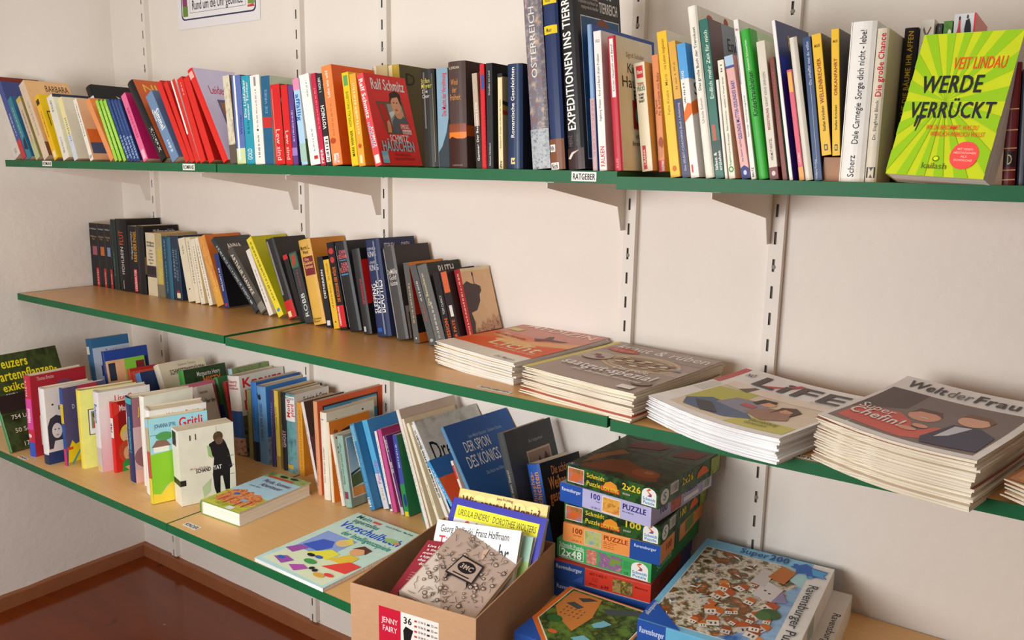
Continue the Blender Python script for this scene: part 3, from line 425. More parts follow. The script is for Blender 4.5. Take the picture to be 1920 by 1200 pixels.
B(2.1039,-0.3450,1.3643,0.0,9.3,0.0157,0.130,0.2157,0,'#f0bd1e','#ece6d8','tall yellow book with orange spine print, first one on the right-hand board','U',[('T','s','Felix Knabe · Maria',0.35,0.42,0.65,0.72,'#a8781c',1,0),('T','s','ins Leben begleiten',0.35,0.74,0.65,0.95,'#8a5c14',1,0),('E','s',0.5,0.06,0.22,0.02,'#d0701c'),('R','f',0.0,0,1,1,'#ddd6c8')])
B(2.1235,-0.3450,1.3643,0.0,10.1,0.0117,0.120,0.2010,0,'#dba63a','#bd8f3c','amber book with a navy lower spine beside the tall yellow one','U',[('R','s',0,0,1,0.58,'#343863'),('W','s',0.35,0.65,0.65,0.85,'#a8701c'),('T','s','Das SELBST-COACHING-Buch | Anleitung',0.35,0.05,0.65,0.55,'#c8c4d4',1,0)])
B(2.1367,-0.3450,1.3643,0.0,10.0,0.0132,0.120,0.1965,0,'#ece8e2','#e3ddd6','white book with sky blue top and an orange stroke round its spine','U',[('R','s',0,0.74,1,1,'#4a9cd8'),('T','s','DOPPELPASS',0.2,0.55,0.5,0.85,'#f2ede4',-1,1),('P','s',[(0,0.42),(1,0.48),(1,0.55),(0.5,0.56),(0,0.49)],'#e0702c'),('R','s',0.2,0.04,0.4,0.1,'#c83028'),('W','s',0.2,0.56,0.4,0.72,'#55504c'),('R','f',0,0.74,1,1,'#3c8ccc'),('P','f',[(0,0.46),(0.8,0.6),(1,0.55),(1,0.62),(0.6,0.66),(0,0.56)],'#e0702c'),('T','f','SO',0.1,0.62,0.5,0.72,'#333c48',0,1),('R','f',0,0.05,1,0.1,'#e8e0d4')])
B(2.1599,-0.3450,1.3643,0.0,10.1,0.0137,0.190,0.2481,1,'#ebe5d8','#e0d6c6','tallest cream hardback on the right-hand board, lettered Das große Buch der Trennkost','U',[('T','s','Ursula Summ',0.3,0.32,0.6,0.47,'#8a6a5c',1,0),('T','s','Das große Buch der Trennkost',0.3,0.49,0.62,0.9,'#2c2826',1,0),('E','f',0.25,0.94,0.07,0.03,'#b03a28'),('E','f',0.6,0.95,0.05,0.04,'#9c3a2c'),('E','f',0.5,0.75,0.06,0.09,'#4a3c38'),('E','f',0.45,0.55,0.1,0.06,'#3c3632'),('E','f',0.5,0.44,0.1,0.05,'#a03024'),('E','f',0.85,0.93,0.05,0.05,'#6a7a4c')])
B(2.1750,-0.3450,1.3643,0.0,10.0,0.0133,0.170,0.2286,0,'#276a5c','#7a8490','tall green book lettered Endlich mehr Zeit für mich','U',[('T','s','Endlich mehr Zeit für mich',0.35,0.5,0.78,0.93,'#e4ecd8',1,0),('R','s',0,0.1,1,0.24,'#1c4438'),('R','s',0.2,0.24,0.6,0.34,'#b8543c'),('T','s','leben &',0.1,0.02,0.45,0.2,'#f2ede4',1,1),('T','s','erziehen',0.55,0.02,0.9,0.2,'#f2ede4',1,1),('R','f',0,0.3,0.3,1,'#5c4448'),('T','f','Endlich',0.4,0.83,0.95,0.92,'#2c3038',0,0),('T','f','mehr Zeit',0.5,0.73,1,0.81,'#2c3038',0,0)])
B(2.1896,-0.3450,1.3643,0.0,9.4,0.0040,0.091,0.1422,0,'#e8e2da','#cfc8bc','slim white booklet squeezed beside the tall green book','U',[])
B(2.1957,-0.3450,1.3643,0.0,9.8,0.0094,0.108,0.1694,0,'#e9e2cf','#d8c89c','cream paperback with a green ring logo at its foot','U',[('T','s','Cynthia Ehrenpape · Baby-Schwimmen - spielend im Wasser lernen',0.35,0.2,0.65,0.86,'#4a443c',1,0),('W','s',0.35,0.9,0.65,0.97,'#555048'),('E','s',0.5,0.08,0.38,0.026,'#3c9444'),('E','s',0.5,0.08,0.22,0.014,'#e9e2cf'),('T','s','Ratgeber',0.3,0.11,0.6,0.2,'#3c9444',1,0)])
B(2.2149,-0.3450,1.3643,0.0,12.5,0.0122,0.130,0.1760,0,'#e0a9a4','#d99a90','pink book with pale blue head lettered Gesunde Mutter gesundes Baby','U',[('R','s',0,0.91,1,1,'#a8c4dc'),('R','s',0,0.9,1,0.92,'#3c4484'),('T','s','GESUNDE MUTTER-GESUNDES BABY',0.3,0.32,0.75,0.8,'#3a4a94',1,1),('T','s','Das Gesund- Leg-Dad',0.3,0.14,0.5,0.32,'#554a74',1,0),('P','s',[(0,0),(1,0),(1,0.08),(0.5,0.11),(0,0.09)],'#38407c'),('E','s',0.5,0.05,0.2,0.02,'#c8ccec')])
B(2.2285,-0.3450,1.3643,0.0,10.7,0.0071,0.190,0.2247,0,'#e9e7e2','#d6d0c6','tall slim white book with a blue line, left of the bright green hardback','U',[('R','s',0.1,0.6,0.2,0.9,'#2c5c94'),('T','s','Herz',0.2,0.93,0.8,0.95,'#a02c30',0,0),('T','s','Remo Largo · Kleine Kinder kluge Kinder',0.3,0.2,0.6,0.6,'#5c8c5c',1,0),('T','s','BELTZ',0.3,0.01,0.7,0.08,'#1b1a1c',1,1),('E','f',0.3,0.93,0.1,0.03,'#b0a898'),('E','f',0.6,0.9,0.15,0.04,'#c4b8a8')])
B(2.2396,-0.3450,1.3643,0.0,11.4,0.0133,0.160,0.2100,1,'#38a838','#a9c49c','bright green hardback lettered Kinderkrankheiten','U',[('T','s','Kinderkrankheiten',0.25,0.42,0.8,0.72,'#143c14',1,1),('T','s','Heinrich Scheuerlein',0.3,0.73,0.55,0.93,'#e0f0c8',1,0),('R','f',0,0,0.18,1,'#2f9a30'),('R','f',0.18,0.1,1,0.95,'#c4d6b4'),('T','f','Was',0.35,0.75,0.6,0.85,'#1c1c1c',0,1),('T','f','tun',0.35,0.62,0.6,0.72,'#1c1c1c',0,1),('E','f',0.45,0.5,0.12,0.06,'#2c442c')])
B(2.2555,-0.3450,1.3643,0.0,10.1,0.0121,0.130,0.1918,0,'#d9d0bf','#d4cab8','beige book with a maroon foot lettered BEGEISTERUNG','U',[('R','s',0,0,1,0.09,'#6e1f2a'),('E','s',0.5,0.045,0.22,0.018,'#e0d0c8'),('T','s','HELMUT KRÄTZL',0.35,0.14,0.65,0.3,'#3c3834',1,0),('T','s','BEGEISTERUNG',0.35,0.36,0.65,0.52,'#a02c30',1,1),('T','s','KENNT KEINE GRENZEN',0.35,0.53,0.65,0.78,'#8a847c',1,0),('T','f','BEGEISTERUNG',0.1,0.8,0.95,0.88,'#a83a3c',0,0),('R','f',0,0,1,0.09,'#6e1f2a')])
B(2.2732,-0.3450,1.3643,0.0,10.7,0.0068,0.109,0.1696,0,'#7b3428','#2f6a4c','brown-red slim book with a green cover edge behind the white spined blue one','U',[('W','s',0.35,0.1,0.65,0.9,'#a8584a')])
B(2.2827,-0.3449,1.3643,-4.0,11.1,0.0049,0.129,0.2201,0,'#eeece8','#2c3a70','tall thin white spined book with a navy cover headed in gold capitals','U',[('T','f','FACEBOO',0.3,0.83,0.98,0.93,'#b89a3c',0,1),('T','f','W',0.5,0.7,0.7,0.8,'#b89a3c',0,1),('R','f',0.02,0,0.25,0.78,'#1f2fa0')])
B(2.2967,-0.3451,1.3643,0.0,11.2,0.0066,0.110,0.1516,0,'#dc5a70','#c8a0a0','pink paperback with a yellow patch in front of the navy cover','U',[('R','s',0.1,0.8,0.9,0.98,'#e8b050'),('R','s',0,0,1,0.12,'#e0a04c'),('T','s','LAUFEN',0.3,0.14,0.7,0.26,'#f2ede4',1,0)])
B(2.3046,-0.3450,1.3643,0.0,11.1,0.0104,0.130,0.1943,1,'#dcd6c8','#3a3634','plain greyish white book between the pink and the dark blue one','U',[('R','s',0.6,0,1,1,'#cbc4b4')])
B(2.3164,-0.3450,1.3643,0.0,9.4,0.0110,0.130,0.1923,0,'#2c4470','#25262e','dark blue book lettered Du schaffst was du willst','U',[('T','s','Du schaffst was du willst',0.35,0.67,0.7,0.97,'#c4d0e4',1,0),('R','s',0.5,0.12,0.54,0.68,'#b8c4d8'),('T','s','Wolfgang Fasching',0.2,0.01,0.45,0.15,'#c4d0e4',1,0)])
B(2.3238,-0.3450,1.3983,0.0,9.6,0.0125,0.125,0.1610,0,'#e8b81c','#2c2826','yellow paperback with red capitals WELLENBRECHER','U',[('T','s','WELLENBRECHER',0.3,0.43,0.72,0.8,'#8e2c1c',1,1),('T','s','Stefan Krücken',0.35,0.2,0.65,0.41,'#3a2c10',1,1),('T','s','MALIK',0.2,0.86,0.8,0.95,'#6a5418',0,0),('R','s',0.32,0.04,0.68,0.09,'#3a2c10'),('R','s',0.4,0.05,0.6,0.08,'#e8b81c')])
B(2.3374,-0.3450,1.3983,0.0,5.3,0.0101,0.125,0.1647,0,'#e8b81c','#3a3432','yellow paperback with red capitals ORKANFAHRT','U',[('T','s','ORKANFAHRT',0.3,0.45,0.72,0.8,'#8e2c1c',1,1),('T','s','Stefan Krücken',0.35,0.2,0.65,0.41,'#3a2c10',1,1),('T','s','MALIK',0.2,0.86,0.8,0.95,'#6a5418',0,0),('R','s',0.32,0.04,0.68,0.09,'#3a2c10'),('R','s',0.4,0.05,0.6,0.08,'#e8b81c')])
B(2.3489,-0.3450,1.3643,0.0,0.3,0.0313,0.140,0.2047,1,'#e9e5df','#d8d4cc','thick white hardback lettered Sorge dich nicht - lebe! on its spine','U',[('T','s','Scherz',0.32,0.03,0.6,0.17,'#1b1a1c',1,0),('T','s','Dale Carnegie',0.38,0.24,0.66,0.5,'#1b1a1c',1,0),('T','s','Sorge dich nicht - lebe!',0.38,0.52,0.66,0.95,'#1b1a1c',1,0),('R','s',0.0,0,0.04,1,'#f8f6f2')])
B(2.3814,-0.3450,1.3643,0.0,0.3,0.0141,0.140,0.1946,1,'#d3c8b4','#c4b8a4','beige hardback with red title Die große Chance','U',[('T','s','Die große Chance',0.25,0.56,0.8,0.97,'#c0262c',1,1),('T','s','Dr. Siegfried Block',0.35,0.28,0.65,0.54,'#4a443c',1,0),('R','s',0.1,0.03,0.85,0.1,'#2c2826'),('T','s','M',0.2,0.03,0.8,0.1,'#d3c8b4',0,1)])
B(2.3967,-0.2600,1.3643,0.0,0.0,0.0170,0.130,0.2058,1,'#2c2b30','#232226','dark hardback with yellow capitals AUF DIE BÄUME IHR AFFEN','U',[('T','s','AUF DIE BÄUME IHR AFFEN',0.3,0.42,0.72,0.98,'#dcb23c',1,1),('T','s','Hari',0.3,0.1,0.6,0.28,'#dcb23c',1,1)])
B(2.4149,-0.2550,1.3643,0.0,0.0,0.0169,0.130,0.2154,0,'#ddd6ca','#c9c0b2','whitish book with crossed tools on its spine, behind the lime green book','U',[('P','s',[(0.2,0.86),(0.26,0.85),(0.8,0.95),(0.75,0.96)],'#7a4c34'),('P','s',[(0.8,0.85),(0.74,0.84),(0.2,0.94),(0.25,0.96)],'#6a6460')])
B(2.4338,-0.2450,1.3643,0.0,0.2,0.0072,0.120,0.2109,0,'#3d4640','#2e3632','narrow dark grey-green book behind the lime green book','U',[('W','s',0.35,0.7,0.65,0.98,'#7c8478')])
B(2.4436,-0.2450,1.3643,0.0,0.6,0.0108,0.120,0.2134,0,'pic:#2c5c28,#5a8c3c,#1c3a1c:60','#1f3f1f','small leafy green book with a white blossom behind the lime green book','U',[('E','s',0.7,0.92,0.2,0.03,'#dfe4c8')])
B(2.4564,-0.2450,1.3643,0.0,0.8,0.0255,0.130,0.2211,0,'#cfd2d6','#d87878','light grey book showing a woman in red and a man in a dark suit','U',[('R','s',0,0,1,0.84,'#c8333c'),('P','s',[(0.08,0.85),(0.4,0.85),(0.32,0.92),(0.3,0.97),(0.22,0.97),(0.2,0.92)],'#b8404c'),('E','s',0.26,0.975,0.05,0.012,'#4c3028'),('P','s',[(0.55,0.85),(0.85,0.85),(0.8,0.93),(0.7,0.97),(0.55,0.96),(0.5,0.91)],'#22242c'),('E','s',0.62,0.98,0.05,0.012,'#5a4034'),('R','s',0.92,0.84,1,1,'#d8303c')])
B(2.5394,-0.3450,1.3643,0.0,3.1,0.0136,0.130,0.1441,1,'#6a1f22','#3a1416','maroon leather-look book with gilt bands at the right edge of the picture','U',[('R','s',0,0.12,1,0.13,'#c49a6c'),('R','s',0,0.3,1,0.31,'#c49a6c'),('R','s',0.1,0.15,0.9,0.28,'#241a1c'),('T','s','D',0.3,0.17,0.7,0.26,'#d8c8a0',0,0),('R','s',0,0.45,1,0.46,'#c49a6c'),('R','s',0,0.62,1,0.63,'#c49a6c'),('R','s',0,0.04,1,0.05,'#c49a6c')])
B(2.5552,-0.3450,1.3643,0.0,3.5,0.0123,0.130,0.1361,1,'#242430','#1a1a22','dark blue-black book cut off by the right edge of the picture','U',[])
B(0.0040,-0.1220,0.9742,0.0,0.0,0.0482,0.116,0.2018,0,'#1e1d20','#161618','black paperback with a red foot strip and small reddish picture, left end of middle shelf','M',[('R','s',0.6,0,0.9,0.3,'#c22c34'),('T','s','BASTEI',0.65,0.02,0.85,0.28,'#e8b0a8',1,0),('T','s','Hohlbein',0.1,0.9,0.9,0.93,'#b8b4ac',0,0),('T','s','Wächter',0.1,0.78,0.9,0.81,'#c09a6c',0,0),('T','s','Tor',0.3,0.74,0.7,0.77,'#c09a6c',0,0),('R','s',0.3,0.5,0.85,0.64,'#a05868')])
B(0.0534,-0.1220,0.9742,0.0,0.0,0.0398,0.116,0.2023,0,'#1e1d20','#161618','black paperback with a red foot strip and small orange picture, left end of middle shelf','M',[('R','s',0.6,0,0.9,0.3,'#c22c34'),('T','s','BASTEI',0.65,0.02,0.85,0.28,'#e8b0a8',1,0),('T','s','Hohlbein',0.1,0.9,0.9,0.93,'#b8b4ac',0,0),('T','s','Wächter',0.1,0.78,0.9,0.81,'#c09a6c',0,0),('T','s','Tor',0.3,0.74,0.7,0.77,'#c09a6c',0,0),('R','s',0.3,0.5,0.85,0.64,'#c86a34')])
B(0.0944,-0.1220,0.9742,0.0,0.0,0.0331,0.116,0.2026,0,'#1e1d20','#161618','black paperback with a red foot strip and small blue picture, left end of middle shelf','M',[('R','s',0.6,0,0.9,0.3,'#c22c34'),('T','s','BASTEI',0.65,0.02,0.85,0.28,'#e8b0a8',1,0),('T','s','Hohlbein',0.1,0.9,0.9,0.93,'#b8b4ac',0,0),('T','s','Wächter',0.1,0.78,0.9,0.81,'#c09a6c',0,0),('T','s','Tor',0.3,0.74,0.7,0.77,'#c09a6c',0,0),('R','s',0.3,0.5,0.85,0.64,'#7890b0')])
B(0.1331,-0.1220,0.9742,0.0,1.2,0.0284,0.116,0.2188,1,'#26312f','#1c2322','dark green-black book left of the one lettered FLUT on the middle shelf','M',[('W','s',0.35,0.2,0.65,0.55,'#4a7a68')])
B(0.1634,-0.1220,0.9742,0.0,1.4,0.0592,0.116,0.2222,1,'#1d1c1f','#19181b','tall thick black hardback lettered FLUT in orange','M',[('T','s','HOHLBEIN',0.42,0.23,0.68,0.62,'#c8c4c0',1,0),('T','s','FLUT',0.35,0.64,0.75,0.84,'#c8502c',1,0),('R','s',0.5,0.03,0.54,0.15,'#c8c4c0')])
B(0.2238,-0.1220,0.9742,0.0,0.0,0.0477,0.116,0.2039,0,'#17161a','#141316','black paperback with orange title and red foot strip, right of the tall black hardback','M',[('T','s','KRIEG DER ENGEL',0.6,0.47,0.95,0.93,'#d89a2c',1,1),('T','s','Wolfgang und Heike',0.3,0.5,0.5,0.92,'#c8c4c0',1,0),('R','s',0.5,0.02,0.85,0.36,'#c22c3c'),('T','s','UEBERREUTER',0.55,0.03,0.8,0.35,'#f0c8c8',1,1)])
B(0.2728,-0.1220,0.9742,0.0,0.0,0.0366,0.116,0.2071,1,'#201f22','#171619','black hardback whose cover shows orange capitals KR, left of the cream paperback','M',[('T','f','KRIEG',0.08,0.68,0.6,0.8,'#c8782c',0,1),('T','f','Wolfgang und Heike',0.28,0.89,0.9,0.95,'#c8c4bc',0,0),('R','f',0,0.3,0.35,0.55,'#7a5c40'),('R','s',0.2,0.05,0.3,0.95,'#4a484c')])
B(0.3197,-0.1220,0.9742,0.0,0.1,0.0475,0.116,0.1892,0,'#d8cbae','#a8916c','thick cream and black paperback with black type on its spine','M',[('T','s','Wolfgang',0.1,0.83,0.9,0.87,'#1b1a1c',0,1),('T','s','Hohlbein',0.1,0.78,0.9,0.82,'#1b1a1c',0,1),('T','s','Der',0.3,0.71,0.7,0.74,'#1b1a1c',0,0),('T','s','Letzte',0.15,0.66,0.85,0.69,'#1b1a1c',0,0),('T','s','Tage',0.15,0.61,0.85,0.64,'#1b1a1c',0,0),('T','s','Auf der',0.2,0.56,0.8,0.59,'#1b1a1c',0,0),('T','s','Spur',0.15,0.51,0.85,0.54,'#1b1a1c',0,0),('R','s',0,0.32,1,0.48,'#28242a'),('R','s',0,0.3,1,0.34,'#3c3638')])
B(0.3685,-0.1220,0.9742,0.0,0.0,0.0326,0.116,0.1908,0,'#b8a878','#9a8458','olive yellow paperback right of the cream and black one','M',[('T','s','BERNARD CORNWELL',0.3,0.22,0.95,0.8,'#d6c42c',1,1),('R','s',0,0,1,0.2,'#7c7460')])
B(0.4092,-0.1220,0.9742,0.0,2.2,0.0245,0.115,0.1830,0,'#24435c','#1c3448','slim petrol blue paperback on the middle shelf, first of three dark blue ones','M',[('W','s',0.35,0.1,0.65,0.6,'#4aa0b0'),('W','s',0.35,0.65,0.65,0.95,'#6f9cb4')])
B(0.4349,-0.1220,0.9742,0.0,1.9,0.0148,0.115,0.1815,0,'#2f6c88','#243c58','very thin teal paperback between two dark blue ones','M',[])
B(0.4543,-0.1220,0.9742,0.0,3.0,0.0373,0.116,0.1873,0,'#24364c','#1f2c44','dark blue paperback with a small yellow and red badge at its foot','M',[('R','s',0.35,0.03,0.8,0.11,'#e8dcb0'),('R','s',0.4,0.11,0.7,0.15,'#b02c48'),('T','s','PERRY STARK',0.5,0.3,0.8,0.8,'#5c7c94',1,1),('W','s',0.2,0.35,0.4,0.8,'#8ca4b4')])
B(0.5211,-0.1220,0.9742,0.0,11.8,0.0317,0.116,0.1842,0,'#e4dac0','#d4c4a0','wide cream paperback, leftmost of the four cream ones on the middle shelf','M',[('W','s',0.35,0.75,0.65,0.9,'#8a8270'),('E','s',0.5,0.2,0.1,0.012,'#333333')])
B(0.5545,-0.1220,0.9742,0.0,10.5,0.0206,0.116,0.1873,0,'#e6dcc4','#d8c8a4','narrow cream paperback, second of the four cream ones on the middle shelf','M',[('W','s',0.35,0.3,0.65,0.95,'#6c6454')])
B(0.5805,-0.1220,0.9742,0.0,11.7,0.0195,0.116,0.1857,0,'#ebe3cf','#cdb88c','narrow cream paperback, third of the four cream ones on the middle shelf','M',[('W','s',0.35,0.1,0.65,0.9,'#6c6454')])
B(0.6178,-0.1220,0.9742,0.0,16.4,0.0167,0.116,0.1936,0,'#efe8d6','#cfba90','cream paperback next to the mottled orange book on the middle shelf','M',[('W','s',0.35,0.1,0.65,0.9,'#55503f')])
B(0.6561,-0.1220,0.9742,0.0,21.7,0.0308,0.116,0.2031,0,'pic:#d4803c,#e0a050,#b8602c:25','#c0682c','mottled orange book fading to yellow at its foot, left of the steeply leaning black one','M',[('R','s',0,0,1,0.26,'#e0a848'),('W','s',0.35,0.2,0.65,0.5,'#f0c070')])
B(0.6891,-0.1220,0.9742,0.0,15.2,0.0198,0.100,0.1533,0,'#2c3c78','#17161a','small dark blue book with white spine title under the steeply leaning black hardback','M',[('T','s','WILLIAM AR',0.3,0.3,0.65,0.75,'#d8dcec',1,1),('E','s',0.5,0.06,0.3,0.03,'#b83048')])
B(0.8203,-0.1220,0.9742,0.0,44.6,0.0196,0.116,0.2565,1,'#353b40','#3c3a38','black shiny hardback leaning steeply to the left on the middle shelf','M',[('W','s',0.4,0.1,0.8,0.9,'#c8d0d4'),('T','f','ANNA',0.2,0.82,0.6,0.9,'#d8d4cc',0,1),('T','f','VEITH',0.25,0.72,0.68,0.8,'#8c8884',0,0)])
B(0.8477,-0.1220,0.9742,0.0,40.6,0.0256,0.116,0.2085,1,'#55514c','#4a4641','grey hardback with pale capitals, leaning on the steeply leaning black one','M',[('T','s','ARTHUR HAWKE',0.25,0.28,0.75,0.92,'#d0c8b8',-1,1),('R','s',0,0.02,1,0.14,'#8a8478')])
B(0.8771,-0.1220,0.9742,0.0,27.7,0.0180,0.115,0.1882,0,'#e9e3da','#d8c8a8','thin white paperback under the yellow sunburst book on the middle shelf','M',[('W','s',0.35,0.2,0.65,0.7,'#8a8478')])
B(0.9151,-0.1220,0.9742,0.0,31.7,0.0223,0.116,0.2307,0,'#ecd93c','#b5b21f','yellow spined book with a green-yellow sunburst cover on the middle shelf','M',[('W','s',0.3,0.2,0.7,0.95,'#6a6020'),('E','s',0.5,0.08,0.3,0.02,'#5c8ca8'),('T','f','Ralf S',0.35,0.86,0.95,0.95,'#1b1a1c',0,1),('T','f','Sc',0.6,0.25,0.95,0.38,'#1b1a1c',0,1),('E','f',0.75,0.6,0.2,0.12,'#8a8438')])
B(0.9557,-0.1220,0.9742,0.0,23.0,0.0334,0.116,0.2149,1,'#2b292c','#2d2925','glossy black hardback with a red foot, right of the yellow sunburst book','M',[('R','s',0,0.0,1,0.22,'#c42c2c'),('R','s',0.2,0.02,0.6,0.09,'#e8dca0'),('R','s',0.15,0.3,0.4,0.98,'#8e8c90')])
B(0.9985,-0.1220,0.9742,0.0,20.1,0.0177,0.110,0.1758,0,'#242326','#1d1b1c','thin black paperback with a red top corner beside the glossy black hardback','M',[('R','s',0,0.93,1,1,'#c43030')])
B(1.0184,-0.1220,0.9742,0.0,17.9,0.0298,0.116,0.1856,0,'#3c3f42','#2f3032','dark grey paperback with a green and red spine picture, left of the mustard hardback','M',[('T','s','ROBB',0.25,0.08,0.75,0.42,'#d8dcd8',1,0),('R','s',0,0.78,0.9,0.98,'#3c7050'),('P','s',[(0.1,0.8),(0.6,0.84),(0.7,0.97),(0.3,0.95)],'#b83c34'),('W','s',0.4,0.45,0.6,0.75,'#a04858')])
B(1.0503,-0.1220,0.9742,0.0,13.9,0.0445,0.116,0.2163,1,'#dcae50','#bd7c2c','thick mustard yellow hardback with a dark red title panel','M',[('R','s',0.2,0.58,0.95,0.8,'#7a2430'),('T','s','Morris L.',0.15,0.88,0.9,0.93,'#4a2c1c',0,1),('T','s','West',0.3,0.83,0.75,0.875,'#4a2c1c',0,1),('T','s','Die',0.35,0.75,0.7,0.785,'#e8b878',0,1),('T','s','Gaukler',0.22,0.705,0.93,0.745,'#e8b878',0,1),('T','s','Gottes',0.26,0.66,0.9,0.7,'#e8b878',0,1),('T','s','Droemer',0.15,0.06,0.8,0.09,'#5c3c1c',0,0),('T','s','Knaur',0.15,0.03,0.7,0.06,'#5c3c1c',0,0)])
B(1.0965,-0.1220,0.9742,0.0,9.9,0.0199,0.110,0.1773,0,'#25272c','#1c1d20','black paperback with bold white spine title right of the mustard hardback','M',[('T','s','DEMIERREN',0.35,0.38,0.75,0.85,'#e0dcd8',1,1),('R','s',0.2,0.03,0.8,0.1,'#d8d8dc')])
B(1.1227,-0.1220,0.9742,0.0,11.5,0.0201,0.110,0.1723,0,'#e4b93c','#c49a2c','thin yellow paperback left of the black and orange one on the middle shelf','M',[('T','s','EIN THRILLER',0.35,0.7,0.7,0.95,'#8a6c1c',1,0),('W','s',0.35,0.3,0.65,0.65,'#8a6c1c'),('E','s',0.5,0.1,0.12,0.012,'#5a4410')])
B(1.1454,-0.1220,0.9742,0.0,11.8,0.0246,0.116,0.2164,0,'#221c24','#1c1a1e','black paperback with orange title and red foot','M',[('T','s','DIE RÜCKKEHR DER WÖLFE',0.3,0.32,0.75,0.72,'#d8782c',1,1),('R','s',0,0.03,1,0.28,'#cc2c30'),('T','s','UEBERREUTER',0.1,0.05,0.35,0.27,'#f2ede4',1,1),('E','s',0.5,0.9,0.35,0.035,'#c43c40'),('E','s',0.5,0.8,0.3,0.035,'#c43c40')])
B(1.1799,-0.1220,0.9742,0.0,13.1,0.0398,0.116,0.2190,1,'#26272b','#26262a','black hardback with pink lettering DER KLIENT','M',[('T','s','JOHN',0.35,0.86,0.85,0.91,'#d86c74',0,1),('T','s','GRISHAM',0.15,0.81,0.9,0.86,'#d86c74',0,1),('T','s','DER',0.35,0.72,0.85,0.77,'#d86c74',0,1),('T','s','KLIENT',0.15,0.66,0.92,0.72,'#d86c74',0,1),('R','s',0.2,0.79,0.8,0.8,'#4a8cb8'),('R','s',0.2,0.63,0.8,0.645,'#4a8cb8'),('R','s',0.02,0.05,0.1,0.97,'#7c8084')])
B(1.2262,-0.1220,0.9742,0.0,11.1,0.0273,0.116,0.2056,1,'#2e2e30','#1d1c1e','black hardback with a bright red panel on its cover','M',[('T','s','tyrannosaurus',0.5,0.35,0.8,0.65,'#b8343c',1,1),('R','s',0.2,0.03,0.5,0.09,'#b8b8b8'),('R','f',0.0,0.35,0.8,0.87,'#c81f22'),('P','f',[(0.1,0.35),(0.3,0.4),(0.6,0.36),(0.6,0.33),(0.1,0.33)],'#1d1c1e')])
B(1.2714,-0.1220,0.9742,-5.7,10.6,0.0501,0.111,0.2299,1,'#28345c','#262e4c','thick navy hardback lettered SLEEPING BEAUTIES','M',[('T','s','STEPHEN',0.1,0.89,0.75,0.92,'#b8bcc8',0,0),('T','s','KING',0.1,0.82,0.75,0.885,'#c8ccd4',0,0),('T','s','OWEN',0.2,0.75,0.7,0.78,'#b8bcc8',0,0),('T','s','KING',0.12,0.68,0.8,0.745,'#c8ccd4',0,0),('T','s','SLEEPING',0.1,0.24,0.45,0.55,'#f2ede4',1,0),('T','s','BEAUTIES',0.45,0.24,0.9,0.58,'#f2ede4',1,0),('R','s',0.15,0.05,0.5,0.09,'#2c5cb0'),('R','s',0.62,0.02,0.72,0.98,'#7a8494'),('T','f','STEPHEN',0.12,0.88,0.42,0.95,'#b8bcc8',0,0),('T','f','OWEN',0.6,0.88,0.85,0.95,'#b8bcc8',0,0)])
B(1.3347,-0.1220,0.9742,-5.7,13.4,0.0401,0.110,0.2182,1,'#4a4847','#332e2b','thick dark grey hardback with a worn shiny jacket right of the navy one','M',[('T','s','DeMille',0.15,0.7,0.98,0.76,'#d0ccc4',0,0),('T','s','Gold',0.3,0.64,0.85,0.695,'#d0ccc4',0,0),('T','s','küste',0.3,0.58,0.9,0.635,'#d0ccc4',0,0),('R','s',0.08,0.02,0.2,0.98,'#9a9894'),('R','f',0.05,0.0,0.3,0.35,'#8a8074'),('P','f',[(0.1,0),(0.25,0),(0.22,0.3),(0.12,0.28)],'#2a2624')])
B(1.3874,-0.1220,0.9742,0.0,10.5,0.0173,0.116,0.1856,0,'#5c5c5a','#d0702c','narrow grey paperback with a red and orange sunburst cover','M',[('W','s',0.35,0.25,0.65,0.75,'#c8a06c'),('E','s',0.5,0.06,0.1,0.012,'#dddddd'),('R','f',0,0.92,1,1,'#dc7c28'),('R','f',0,0.35,1,0.92,'#a82c20'),('P','f',[(0.2,0.35),(0.4,0.9),(0.55,0.35)],'#e8a82c'),('P','f',[(0.5,0.35),(0.9,0.85),(0.8,0.35)],'#e08828'),('R','f',0,0.12,1,0.35,'#1c1a1a')])
B(1.4344,-0.1220,0.9742,0.0,19.0,0.0194,0.116,0.1875,0,'#575858','#474747','dark grey paperback leaning left of the silver lettered grey one','M',[('W','s',0.35,0.55,0.65,0.8,'#c8c4bc'),('W','s',0.35,0.3,0.65,0.52,'#a84c44'),('E','s',0.5,0.06,0.25,0.02,'#a8a8a8')])
B(1.4561,-0.1220,0.9742,0.0,18.7,0.0293,0.116,0.1886,0,'#6a6967','#2b2a29','grey book with silver spine letters, its black cover with white outlined capitals','M',[('T','s','Die Besucherin',0.2,0.5,0.45,0.9,'#d8c890',1,0),('W','s',0.4,0.1,0.6,0.55,'#c8c4c0'),('T','f','RUTH',0.3,0.84,0.8,0.96,'#f2ede4',0,1),('T','f','R',0.3,0.62,0.5,0.76,'#f2ede4',0,1),('E','f',0.5,0.38,0.08,0.05,'#d8c82c')])
B(1.4877,-0.1220,0.9742,0.0,15.7,0.0194,0.100,0.1727,0,'#252426','#1d1c1e','black paperback with orange title MISSION','M',[('T','s','MISSION',0.35,0.08,0.85,0.4,'#dc5a24',1,1),('T','s','TOM CLANCY',0.35,0.45,0.7,0.7,'#c8c4c0',1,0)])
B(1.5100,-0.1220,0.9742,0.0,15.9,0.0216,0.100,0.1797,0,'#2a2224','#1f1c1e','black and orange paperback left of the one with an elephant-like silhouette','M',[('R','s',0.2,0.72,0.95,0.98,'#d0623c'),('T','s','DER PATE',0.3,0.08,0.7,0.38,'#dc5a24',1,1),('R','s',0.35,0.42,0.75,0.56,'#d8d0cc')])
